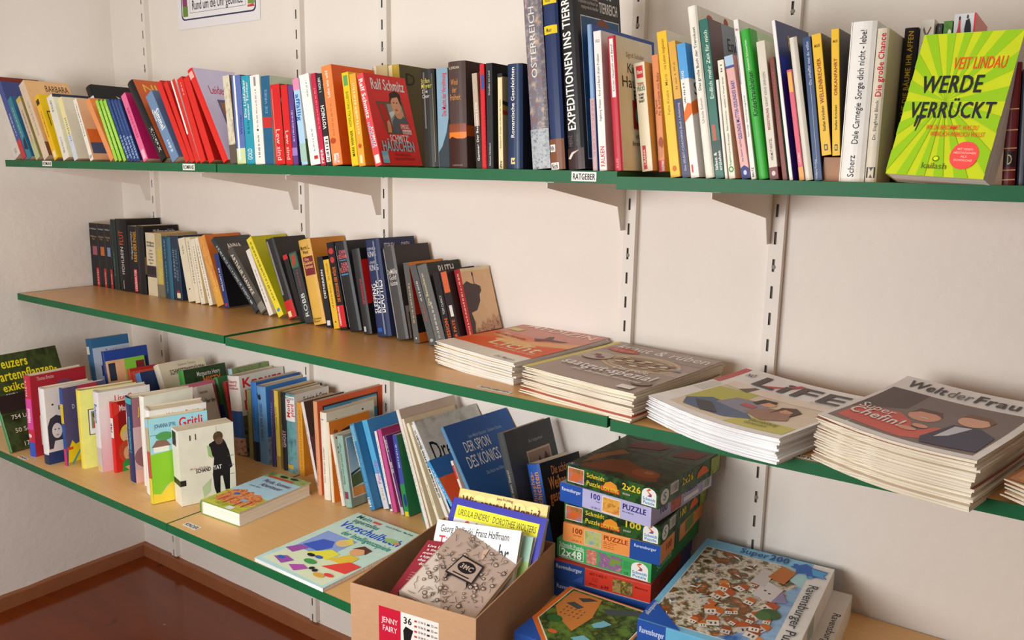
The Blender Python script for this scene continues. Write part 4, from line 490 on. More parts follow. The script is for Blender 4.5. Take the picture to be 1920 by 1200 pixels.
B(1.5371,-0.1039,0.9742,-5.7,17.1,0.0187,0.096,0.1823,0,'#a83434','#e0b08c','red spined book, its peach cover showing a dark silhouette in profile','M',[('W','s',0.4,0.1,0.7,0.95,'#e8b0a0'),('R','f',0,0,1,0.2,'#62262c'),('T','f','Helmut Kolle',0.4,0.12,0.6,0.14,'#b08484',0,0),('T','f','Zaghanje Wüstenwind',0.25,0.05,0.75,0.09,'#c8a0a0',0,0),('P','f',[(0,0.2),(0.1,0.2),(0.16,0.32),(0.1,0.45),(0.3,0.47),(0.46,0.58),(0.48,0.66),(0.56,0.7),(0.56,0.76),(0.44,0.79),(0.3,0.8),(0.14,0.84),(0,0.8)],'#4c4444'),('E','f',0.37,0.92,0.025,0.03,'#4c4444'),('R','f',0.365,0.79,0.385,0.9,'#4c4444'),('P','f',[(0.1,0.2),(1,0.2),(1,0.38),(0.9,0.34),(0.8,0.4),(0.7,0.3),(0.6,0.36),(0.5,0.28),(0.4,0.33),(0.3,0.24),(0.2,0.26)],'pic:#7c5848,#c89c80,#5c4038:120'),('R','f',0,0.96,1,1,'#e8c4a0')])
B(0.2700,-0.5300,0.5800,5.0,20.0,0.0120,0.200,0.2700,1,'#3f8a4c','pic:#12160d,#3c4826,#1a1812:16','large garden plant lexicon with yellow title at the left edge of the lower shelf','L',[('T','f','reuzers',0.12,0.85,0.55,0.96,'#f4c41c',0,1),('T','f','artenpflanzen-',0.12,0.72,0.93,0.83,'#f4c41c',0,1),('T','f','exikon',0.12,0.61,0.5,0.7,'#f4c41c',0,1),('T','f','BAND 1',0.14,0.56,0.3,0.59,'#f2ede4',0,1),('T','f','754 Laubgehölze',0.12,0.32,0.7,0.37,'#d8c4b4',0,0),('T','f','50 Schlingpflanzen',0.12,0.18,0.8,0.23,'#d8c4b4',0,0),('T','f','175 Koniferen',0.18,0.03,0.7,0.08,'#d8c4b4',0,0),('R','f',0,0.4,1,0.58,'#2b221f')])
B(0.3288,-0.5033,0.5800,2.7,0.0,0.0299,0.155,0.2250,1,'#c23048','#9a2430','red hardback with a magenta band and blue foot, next to the plant lexicon','L',[('R','s',0,0.34,1,0.72,'#d8489c'),('T','s','Vollmond',0.3,0.42,0.8,0.6,'#f2ede4',1,1),('R','s',0,0,1,0.18,'#3858c0'),('E','s',0.5,0.26,0.25,0.025,'#f0c8d0'),('W','s',0.35,0.75,0.65,0.95,'#f0c8c8'),('T','f','Thomas Brezina',0.12,0.93,0.42,0.98,'#d8a0a0',0,0),('E','f',0.6,0.84,0.14,0.05,'#6c4058'),('R','f',0.12,0,0.5,0.5,'#d8c4bc'),('R','f',0.1,0,0.55,0.13,'#8c2434')])
B(0.4157,-0.5073,0.5800,-4.0,0.6,0.0326,0.127,0.2063,1,'#e6e4e2','#c9bfb8','white hardback with a photograph of a dark haired young woman','L',[('R','s',0,0,1,0.13,'#2c3454'),('R','f',0,0,1,0.16,'#28345c'),('P','f',[(0.02,0.16),(0.1,0.24),(0.25,0.28),(0.45,0.24),(0.55,0.16)],'#c4b8b4'),('P','f',[(0.02,0.2),(0.02,0.5),(0.08,0.6),(0.2,0.64),(0.34,0.6),(0.4,0.48),(0.42,0.3),(0.36,0.2),(0.3,0.3),(0.14,0.3),(0.1,0.2)],'#37333c'),('E','f',0.2,0.43,0.1,0.1,'#c8bcb6'),('E','f',0.165,0.45,0.016,0.008,'#2c282c'),('E','f',0.235,0.45,0.016,0.008,'#2c282c'),('E','f',0.2,0.375,0.03,0.007,'#8a6c6c'),('E','f',0.34,0.82,0.02,0.012,'#343440'),('E','f',0.15,0.78,0.02,0.012,'#343440'),('T','f','E',0.25,0.7,0.31,0.76,'#343440',0,0)])
B(0.4793,-0.4862,0.5800,0.8,0.0,0.0136,0.117,0.2109,1,'#2f4f94','#4c4668','purple hardback with a yellow folded paper picture','L',[('R','s',0,0.55,1,0.8,'#d8b82c'),('R','s',0,0,1,0.22,'#c43c6c'),('R','f',0.02,0,0.6,0.05,'#a88a3c'),('P','f',[(0.03,0.04),(0.05,0.2),(0.15,0.32),(0.22,0.26),(0.34,0.28),(0.34,0.04)],'#d8b41c'),('R','f',0.02,0.2,0.16,0.235,'#c83c2c'),('T','f','D',0.2,0.72,0.26,0.78,'#c8c4cc',0,0),('P','f',[(0.1,0.02),(0.3,0.18),(0.32,0.16),(0.14,0)],'#4a8a8c'),('R','f',0.35,0.93,0.8,1,'#a83044')])
B(0.5216,-0.4635,0.5800,-11.7,0.2,0.0284,0.141,0.2109,1,'#e8d860','#e4d376','pale yellow hardback with a taped snapshot drawn on its cover','L',[('R','f',0.12,0.42,0.5,0.75,'#3a3430'),('R','f',0.135,0.43,0.49,0.74,'#ece6d8'),('R','f',0.17,0.5,0.46,0.72,'#6c7c54'),('E','f',0.28,0.63,0.07,0.07,'#c88a54'),('E','f',0.27,0.67,0.08,0.05,'#5c3c24'),('R','f',0.2,0.5,0.38,0.58,'#b83c30'),('T','f','¡A',0.3,0.8,0.4,0.87,'#54503c',0,0),('T','f','Ein',0.32,0.25,0.45,0.31,'#54503c',0,0),('T','f','P',0.38,0.16,0.44,0.22,'#54503c',0,0),('T','f','übe',0.32,0.07,0.48,0.13,'#54503c',0,0)])
B(0.5704,-0.4460,0.5800,-11.3,0.0,0.0386,0.130,0.2129,1,'#ded8dc','#dccdc6','white and pink hardback with a red serif name on its cover','L',[('T','s','wildfang',0.3,0.6,0.7,0.85,'#3464b0',1,1),('R','s',0,0,1,0.3,'#c8b8b8'),('R','s',0.15,0.02,0.85,0.06,'#d8c04c'),('T','f','Lise Gast',0.3,0.86,0.8,0.94,'#b83038',0,1),('R','f',0,0,1,0.78,'g:#c89aa0,#d8c8c8')])
B(0.6257,-0.4349,0.5800,-4.8,0.0,0.0153,0.114,0.1887,1,'#d42c28','#c8281f','red hardback with two cartoon girls, one blonde and one red haired','L',[('R','s',0,0.5,1,0.78,'#e0d8d0'),('T','s','FRE',0.2,0.52,0.8,0.76,'#1b1a1c',1,1),('R','f',0.0,0.82,0.12,1,'#c8281f'),('R','f',0.12,0.55,0.6,1,'#8e1f1c'),('P','f',[(0.02,1),(0.3,0.9),(0.02,0.8)],'#e03a30'),('T','f','Maike',0.15,0.86,0.42,0.95,'#e8d4cc',0,0),('E','f',0.3,0.53,0.16,0.13,'#e8b83c'),('E','f',0.28,0.5,0.1,0.09,'#e8b088'),('E','f',0.28,0.28,0.2,0.16,'#b8482c'),('E','f',0.3,0.25,0.11,0.1,'#e0a078'),('P','f',[(0.14,0),(0.16,0.13),(0.26,0.17),(0.4,0.15),(0.46,0)],'#2f8c40'),('E','f',0.31,0.47,0.03,0.008,'#9c2c2c'),('E','f',0.31,0.21,0.03,0.008,'#9c2c2c'),('P','f',[(0.2,0.06),(0.5,0.1),(0.52,0.06),(0.3,0.0)],'#e0a078')])
B(0.7025,-0.4352,0.5800,-11.7,0.0,0.0430,0.145,0.2189,1,'#25305e','#8c6068','navy hardback with yellow script and an oval rose-red picture','L',[('R','s',0,0.93,1,1,'#3ca4ac'),('T','s','2 Nesthäkchen-Romane',0.5,0.35,0.78,0.78,'#4ab0b8',1,1),('P','s',[(0.1,0.3),(0.3,0.4),(0.2,0.6),(0.4,0.75),(0.3,0.9),(0.15,0.7)],'#e0dce4'),('R','f',0.38,0.92,1,1,'#252a44'),('T','f','Schuster/Bohürster',0.42,0.935,0.98,0.975,'#b0b4c0',0,0),('R','f',0,0,1,0.66,'#b59a9a'),('T','f','Janas',0.1,0.8,0.34,0.9,'#e0b83c',0,0),('T','f','BUCH',0.2,0.74,0.38,0.8,'#d8963c',0,1),('E','f',0.32,0.62,0.18,0.08,'#b82434'),('E','f',0.32,0.62,0.12,0.05,'#d8b0a8'),('E','f',0.25,0.3,0.25,0.14,'#7c5458'),('R','f',0,0,0.4,0.15,'#c89c90')])
B(0.8131,-0.4572,0.5837,-17.0,-5.6,0.0384,0.134,0.2190,1,'#eceae6','#dcd5cc','white hardback with small red cover title directly behind the sky blue one','L',[('T','f','Unknown Bookish',0.3,0.91,0.88,0.955,'#a83c3c',0,0)])
B(0.7669,-0.4358,0.5800,-4.5,0.0,0.0206,0.130,0.2300,1,'#eae6dc','#d8d0c0','plain white hardback, second one behind the sky blue one','L',[])
B(0.8783,-0.4867,0.5800,-17.2,3.3,0.0250,0.136,0.2044,1,'#c8c44c','#8fc4e0',"sky blue children's hardback with green hill, lettered Gritli in red",'L',[('R','s',0,0.9,1,1,'#8fc4e0'),('R','s',0,0.62,1,0.9,'#b0a484'),('R','s',0,0.3,1,0.62,'#c04c3c'),('R','s',0,0,1,0.3,'#d8c83c'),('T','f','JOHANNA SPYRI',0.1,0.88,0.45,0.93,'#2c3448',0,0),('T','f','Gritli',0.5,0.84,0.92,0.97,'#c8242c',0,1),('R','f',0.02,0.8,0.98,0.805,'#2c3448'),('P','f',[(0,0.58),(0.35,0.6),(0.55,0.7),(0.7,0.72),(1,0.68),(1,0.2),(0,0.2)],'#7cb42c'),('P','f',[(0,0),(1,0),(1,0.3),(0.6,0.26),(0.3,0.22),(0.12,0.1),(0,0.12)],'#e0b83c'),('P','f',[(0,0.12),(0.12,0.1),(0.3,0.24),(0.5,0.3),(0.3,0.3),(0,0.3)],'#7cb42c'),('P','f',[(0.06,0.6),(0.06,0.66),(0.12,0.7),(0.26,0.69),(0.32,0.65),(0.32,0.6)],'#ded6c4'),('P','f',[(0.03,0.66),(0.12,0.74),(0.28,0.73),(0.35,0.66)],'#7a5c4c'),('E','f',0.25,0.78,0.14,0.05,'#4c8c4c'),('E','f',0.45,0.3,0.07,0.08,'#2c4494')])
B(0.9208,-0.4500,0.5800,-16.5,1.2,0.0470,0.130,0.1826,0,'#e2dccf','#d8d0c0','cream paperback lettered SCHANDTAT with a dark figure in a long coat, standing at the front','L',[('R','s',0.1,0.78,0.7,0.97,'#2c2a28'),('R','s',0,0.26,1,0.34,'#262626'),('P','f',[(0.6,0.15),(0.64,0.05),(0.7,0.05),(0.72,0.3),(0.76,0.3),(0.8,0.1),(0.88,0.1),(0.9,0.38),(0.95,0.4),(0.9,0.62),(0.84,0.75),(0.8,0.8),(0.66,0.8),(0.54,0.76),(0.54,0.66),(0.62,0.56),(0.58,0.34)],'#1c1b1d'),('E','f',0.71,0.84,0.09,0.07,'#4c3a2c'),('E','f',0.73,0.78,0.07,0.05,'#5c4838'),('P','f',[(0.5,0.75),(0.56,0.72),(0.6,0.56),(0.52,0.6)],'#8fae74'),('P','f',[(0.38,0.2),(0.55,0.3),(0.52,0.12),(0.4,0.05)],'#a8b890'),('T','f','Mickey Pardon',0.18,0.455,0.5,0.485,'#b08474',0,0),('T','f','SCHAND',0.28,0.4,0.55,0.46,'#1b1a1c',0,1),('T','f','TAT',0.6,0.4,0.75,0.46,'#f2ede4',0,1),('R','f',0,0.265,0.1,0.34,'#262626'),('R','f',0.86,0.55,0.98,0.556,'#55504a'),('R','f',0.88,0.42,0.98,0.426,'#55504a'),('R','f',0.9,0.3,0.98,0.306,'#55504a'),('R','f',0.68,0.86,0.684,0.98,'#8a8478'),('R','f',0.2,0.85,0.22,0.92,'#3c3a36'),('R','f',0.3,0.85,0.315,0.93,'#3c3a36')])
B(0.3075,-0.2994,0.5800,-3.0,8.5,0.0342,0.110,0.2859,1,'#2c5880','#a8b4c4','tall blue book with pale photo cover in the back left corner of the lower shelf','L',[('R','s',0.15,0.84,0.7,0.92,'#c8ccc0'),('T','f','Berit Lahr',0.35,0.82,0.7,0.88,'#3c4454',0,0),('T','f','L',0.15,0.6,0.4,0.72,'#2c3c54',0,1),('R','f',0,0.9,1,1,'#2f6088')])
B(0.3862,-0.3000,0.5800,-3.0,8.0,0.0122,0.130,0.2599,1,'#1f3478','#24408c','dark blue picture book with a rounded corner, in front of the tall blue one','L',[])
B(0.4101,-0.3000,0.5800,-3.0,10.5,0.0112,0.110,0.2342,1,'#c8a078','#7cb83c','small green and beige picture book in front of the dark blue one, back left corner','L',[('R','f',0,0.5,0.45,1,'#d8a47c'),('R','f',0.02,0.75,0.2,0.97,'#2c3440'),('R','f',0,0.3,1,0.52,'#c83c40'),('R','f',0.75,0.78,0.98,0.95,'#702428'),('R','f',0,0,1,0.3,'#6c9c8c')])
B(0.3630,-0.2499,0.5800,-3.0,13.6,0.0245,0.120,0.1885,0,'#b43840','#2a2224','small red spined book with a dark cover in the back left of the lower shelf','L',[])
B(0.4434,-0.2499,0.5800,-3.0,15.4,0.0160,0.120,0.2084,0,'#c8503c','#a03028','wide red-brown book behind the light blue one in the back row','L',[('R','f',0.3,0.6,0.9,0.66,'#c88070')])
B(0.4644,-0.2498,0.5800,-3.0,16.3,0.0184,0.120,0.2040,0,'#b8402c','#b84c38','orange-red book left of the light blue one in the back row','L',[])
B(0.4956,-0.2496,0.5800,-3.0,19.2,0.0280,0.120,0.2041,0,'#5c94d0','#24345c','light blue book with a navy cover in the back row','L',[('R','s',0.2,0.2,0.8,0.5,'#8c7cc0')])
B(0.5570,-0.2100,0.5800,-3.0,26.0,0.0287,0.145,0.2339,1,'#ddd4c0','#d6c6ac','cream book lettered SCHWESTERNSCHÜLERIN, leaning in the back row','L',[('T','s','M',0.2,0.05,0.8,0.2,'#8c3c30',1,1),('T','f','Suzanne Tamaro',0.4,0.93,0.8,0.965,'#8c7c68',0,0),('T','f','SCHWESTERNSCHÜLERIN',0.2,0.83,0.97,0.9,'#3c3430',0,1)])
B(0.5882,-0.1851,0.5800,-3.0,13.0,0.0278,0.135,0.2126,1,'#4c9c44','pic:#1f2c20,#2c4428,#161c16:20','green spined book with a dark leafy cover lettered MISTY in orange','L',[('T','s','Misty',0.2,0.4,0.8,0.7,'#c8c83c',1,0),('T','f','Marguerite Henry',0.3,0.88,0.85,0.95,'#d0d0c4',0,0),('T','f','MISTY',0.42,0.75,0.85,0.865,'#d06a34',0,1)])
B(0.6302,-0.2124,0.5800,-3.0,12.6,0.0312,0.090,0.1826,0,'#d87c94','#c86c84','rosy pink book in front of the leafy dark cover in the back row','L',[])
B(0.6885,-0.2001,0.5800,-3.0,20.0,0.0251,0.050,0.1856,0,'#d8d4cc','#cfc8bc','off-white book with black print, behind the navy hardback with yellow script','L',[('T','f','Vanstraelen',0.1,0.86,0.6,0.94,'#4c4844',0,0),('T','f','Über den',0.3,0.7,0.95,0.82,'#1b1a1c',0,1)])
B(0.6489,-0.1227,0.5800,-3.0,21.8,0.0133,0.115,0.1763,0,'#1f5c7c','#1c4438','petrol coloured book, leftmost of four narrow ones leaning behind SCHANDTAT','L',[])
B(0.6646,-0.1216,0.5800,-3.0,21.7,0.0175,0.115,0.1856,0,'#24509c','#1f3c74','blue book with light spine print, second of four leaning behind SCHANDTAT','L',[('W','s',0.35,0.3,0.65,0.7,'#8cb4e4'),('R','s',0,0,1,0.3,'#24306c')])
B(0.6859,-0.1219,0.5800,-3.0,22.0,0.0213,0.115,0.1980,0,'#5ca860','#3c6c44','green book turning blue and pink below, third of four leaning behind SCHANDTAT','L',[('R','s',0,0.35,1,0.6,'#3858b0'),('R','s',0,0,1,0.35,'#b84c7c'),('W','s',0.35,0.3,0.65,0.6,'#20308c')])
B(0.7087,-0.1254,0.5800,-3.0,14.2,0.0150,0.115,0.1880,0,'#c83c34','#a83440','slim red book, rightmost of four leaning behind SCHANDTAT','L',[('W','s',0.35,0.3,0.65,0.8,'#e88c7c')])
B(0.7310,-0.1300,0.5800,0.0,8.0,0.0172,0.125,0.2305,1,'#9cc4cc','pic:#5c7048,#788c5c,#44543c:30','pale aqua spined book with a mossy green cover behind the Jugendlexikon','L',[])
B(0.7592,-0.1580,0.5800,0.0,6.5,0.0500,0.152,0.2218,1,'#e2dcd4','#d8cfc4','thick white youth encyclopaedia with red lettering and a blue lower spine','L',[('R','s',0,0.22,1,0.56,'#2f5ca0'),('R','s',0,0,1,0.22,'pic:#8c4438,#c4a088,#3c2c2c:70'),('T','s','Knaurs',0.08,0.91,0.85,0.955,'#b83038',0,1),('T','s','Jugend',0.08,0.87,0.8,0.905,'#b83038',0,1),('T','s','Lexikon',0.08,0.83,0.9,0.865,'#b83038',0,1),('T','f','Knaurs',0.05,0.84,0.95,0.97,'#c02830',0,1),('T','f','Ju',0.05,0.7,0.35,0.82,'#c02830',0,1),('T','f','L',0.05,0.56,0.2,0.68,'#c02830',0,1),('R','f',0,0,1,0.5,'pic:#3c4034,#6c6450,#2c2420:40'),('T','f','Das',0.08,0.51,0.25,0.55,'#444444',0,0)])
B(0.8190,-0.1580,0.5800,0.0,0.7,0.0161,0.110,0.1954,0,'#8a8c5c','#74784c','narrow olive book right of the youth encyclopaedia','L',[])
B(0.8398,-0.1580,0.5800,0.0,1.7,0.0229,0.150,0.2200,1,'#3c7cc8','#2c5c9c','slim blue hardback left of the one lettered HERR DER DIEBE','L',[('W','s',0.35,0.4,0.65,0.7,'#244c8c'),('R','s',0,0,1,0.25,'#1c2438')])
B(0.8639,-0.1580,0.5800,0.0,1.7,0.0369,0.155,0.2137,1,'#6c9ccc','#3c74b8','light blue hardback lettered HERR DER DIEBE','L',[('T','s','HERR DER DIEBE',0.35,0.3,0.65,0.78,'#28507c',1,0),('P','s',[(0.1,0.92),(0.3,0.88),(0.5,0.9),(0.6,0.84),(0.4,0.82),(0.2,0.84)],'#1f2c44'),('R','f',0,0,1,0.35,'pic:#5c7c94,#a8b8c0,#3c5064:40')])
B(0.9124,-0.1580,0.5800,0.0,0.4,0.0153,0.130,0.2091,1,'#433c68','#382f58','narrow purple book between the light blue and the yellow hardback','L',[('W','s',0.35,0.4,0.65,0.85,'#8c84b0')])
B(0.9321,-0.1580,0.5800,0.0,1.3,0.0174,0.129,0.2117,1,'#d8bc50','#b09040','yellow hardback with thin spine letters right of the purple one','L',[('T','s','Cornelia Funke',0.3,0.45,0.65,0.85,'#6c5420',1,0),('R','s',0,0,1,0.16,'#a88c50'),('R','f',0,0,1,1,'#a08440')])
B(0.9573,-0.1580,0.5800,0.0,0.8,0.0171,0.127,0.2123,1,'#28282c','#1f1d1f','black book lettered GHOST right of the yellow hardback','L',[('T','s','GHOST',0.4,0.3,0.95,0.52,'#c89cac',1,1),('W','s',0.15,0.3,0.3,0.6,'#b8b8bc')])
B(0.9756,-0.1580,0.5800,0.0,0.4,0.0356,0.117,0.2130,1,'pic:#3c7c88,#6c9ca0,#28545c:30','#dcd8cc','sea green and white hardback lettered Mondpferd, white cover edge above','L',[('R','s',0,0.66,1,0.97,'#e4e2de'),('T','s','Mond',0.2,0.7,0.6,0.93,'#c02830',1,1),('T','s','pferd',0.62,0.72,0.92,0.88,'#c02830',1,1),('R','s',0.1,0.05,0.75,0.1,'#d0a83c'),('T','s','de Cesco',0.02,0.93,0.95,0.965,'#3c4048',0,0),('T','f','Federica de Cesco',0.25,0.86,0.95,0.95,'#2c2c30',0,1)])
B(1.0218,-0.1580,0.5800,0.0,1.3,0.0186,0.120,0.1954,0,'#dc9c34','#c8842c','amber paperback right of the sea green hardback','L',[('W','s',0.3,0.1,0.7,0.9,'#b0742c')])
B(1.1282,-0.1958,0.5800,-3.0,14.3,0.0107,0.130,0.2202,1,'#e4dcd8','#4a3834','thin pale spined book with a dark brown cover and a gold badge','L',[('T','s','Gaby Schuster: Rivalen',0.3,0.3,0.7,0.9,'#8c3c6c',1,0),('E','f',0.55,0.8,0.2,0.1,'#c89c4c'),('E','f',0.55,0.8,0.15,0.075,'#4a3834'),('T','f','B',0.48,0.76,0.62,0.84,'#c89c4c',0,1),('R','f',0,0.0,1,0.6,'pic:#4c2c34,#6c4448,#2c1c20:25')])
B(1.1568,-0.2175,0.5800,-3.0,2.7,0.0143,0.214,0.2349,1,'#dc9c74','#cc5a34','large orange-red picture book with a framed town scene','L',[('W','s',0.35,0.1,0.65,0.7,'#c86c4c'),('R','f',0.08,0.06,0.92,0.94,'#3c3430'),('R','f',0.1,0.08,0.9,0.92,'pic:#4c94b8,#d8c4a0,#8c5c3c:18'),('R','f',0.1,0.55,0.9,0.92,'#4c94b8'),('T','f','Jim',0.25,0.78,0.5,0.9,'#2c3038',0,1),('E','f',0.2,0.8,0.07,0.05,'#e0c8a4'),('R','f',0.5,0.78,0.9,0.9,'#c8b898'),('R','f',0.56,0.8,0.6,0.87,'#3c3a3c'),('R','f',0.68,0.8,0.72,0.87,'#3c3a3c'),('R','f',0.08,0.38,0.92,0.42,'#cc5a34')])
B(1.1891,-0.2271,0.5800,-3.0,2.4,0.0230,0.152,0.2171,1,'#e6dfd0','#ddd4be','white hardback with speckled cream cover beside the orange-red picture book','L',[('E','s',0.4,0.92,0.06,0.008,'#222222'),('E','s',0.6,0.92,0.06,0.008,'#222222'),('T','s','Von kleinen Leuten',0.3,0.1,0.6,0.7,'#a8886c',1,0),('E','f',0.2,0.9,0.02,0.01,'#1b1a1c'),('E','f',0.5,0.85,0.02,0.01,'#1b1a1c'),('E','f',0.75,0.93,0.02,0.01,'#1b1a1c'),('E','f',0.6,0.7,0.02,0.01,'#1b1a1c')])
B(1.2197,-0.2306,0.5800,-3.0,4.3,0.0091,0.127,0.1978,1,'#e8d8c0','#e07828',"orange children's book with a cream spine and black drawing",'L',[('P','f',[(0.1,0.78),(0.3,0.86),(0.6,0.9),(0.62,0.87),(0.3,0.82),(0.14,0.74)],'#2c2420'),('T','f','die',0.1,0.84,0.2,0.9,'#2c2420',0,0)])
B(1.2553,-0.2320,0.5800,-3.0,12.7,0.0102,0.130,0.1719,1,'#e4dcd0','#ddd2c2','white book with red lines round the word Spiel','L',[('W','s',0.35,0.2,0.65,0.6,'#7c7468'),('R','f',0.05,0.93,0.95,0.96,'#c03034'),('T','f','Spiel',0.05,0.72,0.5,0.84,'#1b1a1c',0,1),('R','f',0.1,0.58,0.5,0.61,'#c03034'),('R','f',0.05,0.0,0.9,0.48,'#20587c'),('P','f',[(0.2,0.2),(0.5,0.35),(0.5,0.1)],'#c8c4b4')])
B(1.2670,-0.2300,0.5800,-3.0,9.7,0.0207,0.130,0.1730,1,'#8fb0a4','#7c8478','sage green hardback with a framed landscape picture','L',[('T','s','Behüte mich auf meinen Wegen',0.3,0.32,0.65,0.9,'#34504c',1,0),('R','s',0.2,0.12,0.8,0.22,'#7c3858'),('R','f',0.06,0.12,0.94,0.96,'#e0dcd0'),('R','f',0.08,0.13,0.92,0.95,'g:#b8ccd0,#4c7c9c'),('R','f',0.08,0.13,0.92,0.26,'#c88444'),('P','f',[(0.08,0.26),(0.92,0.34),(0.92,0.46),(0.6,0.5),(0.08,0.42)],'#4c5c38'),('P','f',[(0.08,0.42),(0.3,0.48),(0.92,0.46),(0.92,0.5),(0.5,0.54),(0.08,0.46)],'#2c3c30'),('T','f','Be',0.35,0.78,0.6,0.88,'#e8ecec',0,0),('T','f','auf mei',0.3,0.7,0.6,0.75,'#e8ecec',0,0),('T','f','We',0.5,0.62,0.7,0.68,'#283c50',0,0),('R','f',0.25,0.695,0.7,0.7,'#e8ecec')])
B(1.2966,-0.1860,0.5800,-3.0,11.7,0.0097,0.110,0.1383,0,'#d8cabc','#cbbba8','small beige book standing before the tall blue hardback','L',[('W','s',0.35,0.2,0.65,0.8,'#a89884')])
B(1.3268,-0.2097,0.5800,-3.0,19.5,0.0156,0.203,0.2070,1,'#3c84b4','#2c6a94','tall blue dotted hardback with a white label lettered 1001','L',[('R','s',0,0.8,0.9,0.98,'#6cacd0'),('R','s',0,0.5,0.35,0.86,'#e8e4dc'),('T','s','1001',0.2,0.03,0.7,0.16,'#f2ede4',1,1),('W','s',0.05,0.5,0.3,0.86,'#555555'),('W','s',0.5,0.2,0.9,0.6,'#5ca0c8')])
B(1.3477,-0.1859,0.5800,-3.0,20.0,0.0185,0.140,0.2139,0,'#5cb0dc','#3c84c0','light blue book with curly pink letters near its foot','L',[('R','s',0,0,1,0.4,'#d8d4dc'),('T','s','Paperclip',0.2,0.28,0.85,0.55,'#a8549c',1,0),('W','s',0.2,0.1,0.8,0.25,'#b8b45c')])
B(1.3681,-0.1860,0.5800,-3.0,15.8,0.0081,0.130,0.1913,0,'#ece4e4','#b84c84','slim white spined book left of the magenta one','L',[('W','s',0.35,0.3,0.65,0.9,'#8c8488'),('R','s',0.1,0.03,0.9,0.09,'#444444')])
B(1.3778,-0.1859,0.5800,-3.0,15.5,0.0127,0.140,0.1974,1,'#c4508c','#a03c70','magenta hardback on the lower shelf','L',[])
B(1.4027,-0.1859,0.5800,-3.0,18.6,0.0103,0.120,0.1871,0,'#c0b8b8','#5c2c74','narrow grey and purple paperback right of the magenta hardback','L',[('R','s',0.4,0.1,1,1,'#5c2c74'),('T','s','K. WHITE',0.5,0.8,0.9,0.95,'#f2ede4',1,0),('T','s','Die ZZZ',0.5,0.45,0.9,0.75,'#f2ede4',1,1)])
B(1.4145,-0.1859,0.5800,-3.0,12.4,0.0147,0.120,0.1910,0,'#3c4c9c','#2c7c50','blue and green paperback with a yellow badge at its foot','L',[('R','s',0,0,1,0.4,'#2c8c48'),('E','s',0.6,0.2,0.35,0.08,'#1f3c7c'),('R','s',0.1,0.0,0.9,0.06,'#d8c42c'),('W','s',0.35,0.6,0.65,0.9,'#c4cce8')])
B(1.4717,-0.1860,0.5800,-3.0,18.0,0.0124,0.130,0.2263,0,'#3858a8','#448c94','blue and turquoise paperback with striped head','L',[('R','s',0,0.9,1,0.92,'#f2ede4'),('R','s',0,0.86,1,0.88,'#f2ede4'),('R','s',0,0.82,1,0.84,'#f2ede4'),('R','s',0,0,1,0.3,'#3c8c8c'),('R','s',0,0.3,1,0.5,'#8ca870'),('W','s',0.35,0.5,0.65,0.8,'#b8c8e8')])
B(1.4612,-0.1721,0.5800,-3.0,20.6,0.0095,0.150,0.2485,0,'#cc2c2c','#b02c30','tall thin red book with yellow foot left of the tall white ones','L',[('R','s',0,0,1,0.12,'#d8c42c'),('R','s',0,0.88,0.7,1,'#2c2428'),('W','s',0.35,0.15,0.65,0.85,'#f0a8a0'),('E','s',0.4,0.38,0.3,0.02,'#2c2428')])
B(1.4997,-0.2094,0.5800,-6.0,21.7,0.0106,0.176,0.2730,1,'#e4ded4','#b8a898','tall white book with a brownish cover, right of the thin red one','L',[('W','s',0.35,0.2,0.65,0.8,'#a89c90')])
B(1.5162,-0.2106,0.5800,-6.0,22.5,0.0071,0.160,0.2565,0,'#e0d6bc','#c8bca0','cream book with handwriting on its spine, second of the tall pale ones','L',[('T','s','Tagebuch meiner',0.3,0.2,0.7,0.6,'#8c8478',1,0)])
B(1.5432,-0.2104,0.5800,-6.0,26.2,0.0086,0.150,0.2546,0,'#e4dcc4','#d0c4a8','cream book lettered Tagebuch als Lebenshilfe','L',[('T','s','Tagebuch als Lebenshilfe',0.3,0.1,0.65,0.6,'#4c4438',1,0)])
B(1.5753,-0.2097,0.5800,-6.0,30.3,0.0104,0.150,0.2628,0,'#e0dcd4','#b8b4ac','white book with a dense black line pattern along its spine','L',[('W','s',0.1,0.35,0.9,0.95,'#2c2a2c'),('W','s',0.2,0.38,0.7,0.9,'#4c4a4c')])
B(1.6067,-0.2184,0.5800,-6.0,33.6,0.0071,0.200,0.2838,1,'#dfe3e4','pic:#9c9c98,#b8b8b0,#7c7c7c:12','marbled grey book reading Dre beneath a white spine','L',[('W','s',0.35,0.3,0.65,0.9,'#7c8490'),('T','f','Dre',0.07,0.64,0.38,0.82,'#17171a',0,0),('R','f',0,0,1,0.35,'#2c3c58')])
B(1.6555,-0.2347,0.5800,-6.0,42.4,0.0092,0.110,0.2185,0,'#3c9cd8','#c85c2c','small paperback with light blue head and orange pumpkin picture','L',[('R','s',0,0,1,0.4,'#e0dcd8'),('W','s',0.35,0.1,0.65,0.9,'#f2ede4'),('E','f',0.5,0.6,0.5,0.25,'#c8502c'),('R','f',0,0.8,1,1,'#2c5c94')])
B(1.6681,-0.2253,0.5800,-6.0,28.8,0.0068,0.110,0.2018,0,'#e0d8d0','#cfae9c','small pinkish beige book right of the pumpkin paperback','L',[('R','s',0.1,0.8,0.9,0.95,'#c8403c'),('W','s',0.35,0.1,0.65,0.5,'#8c8078')])
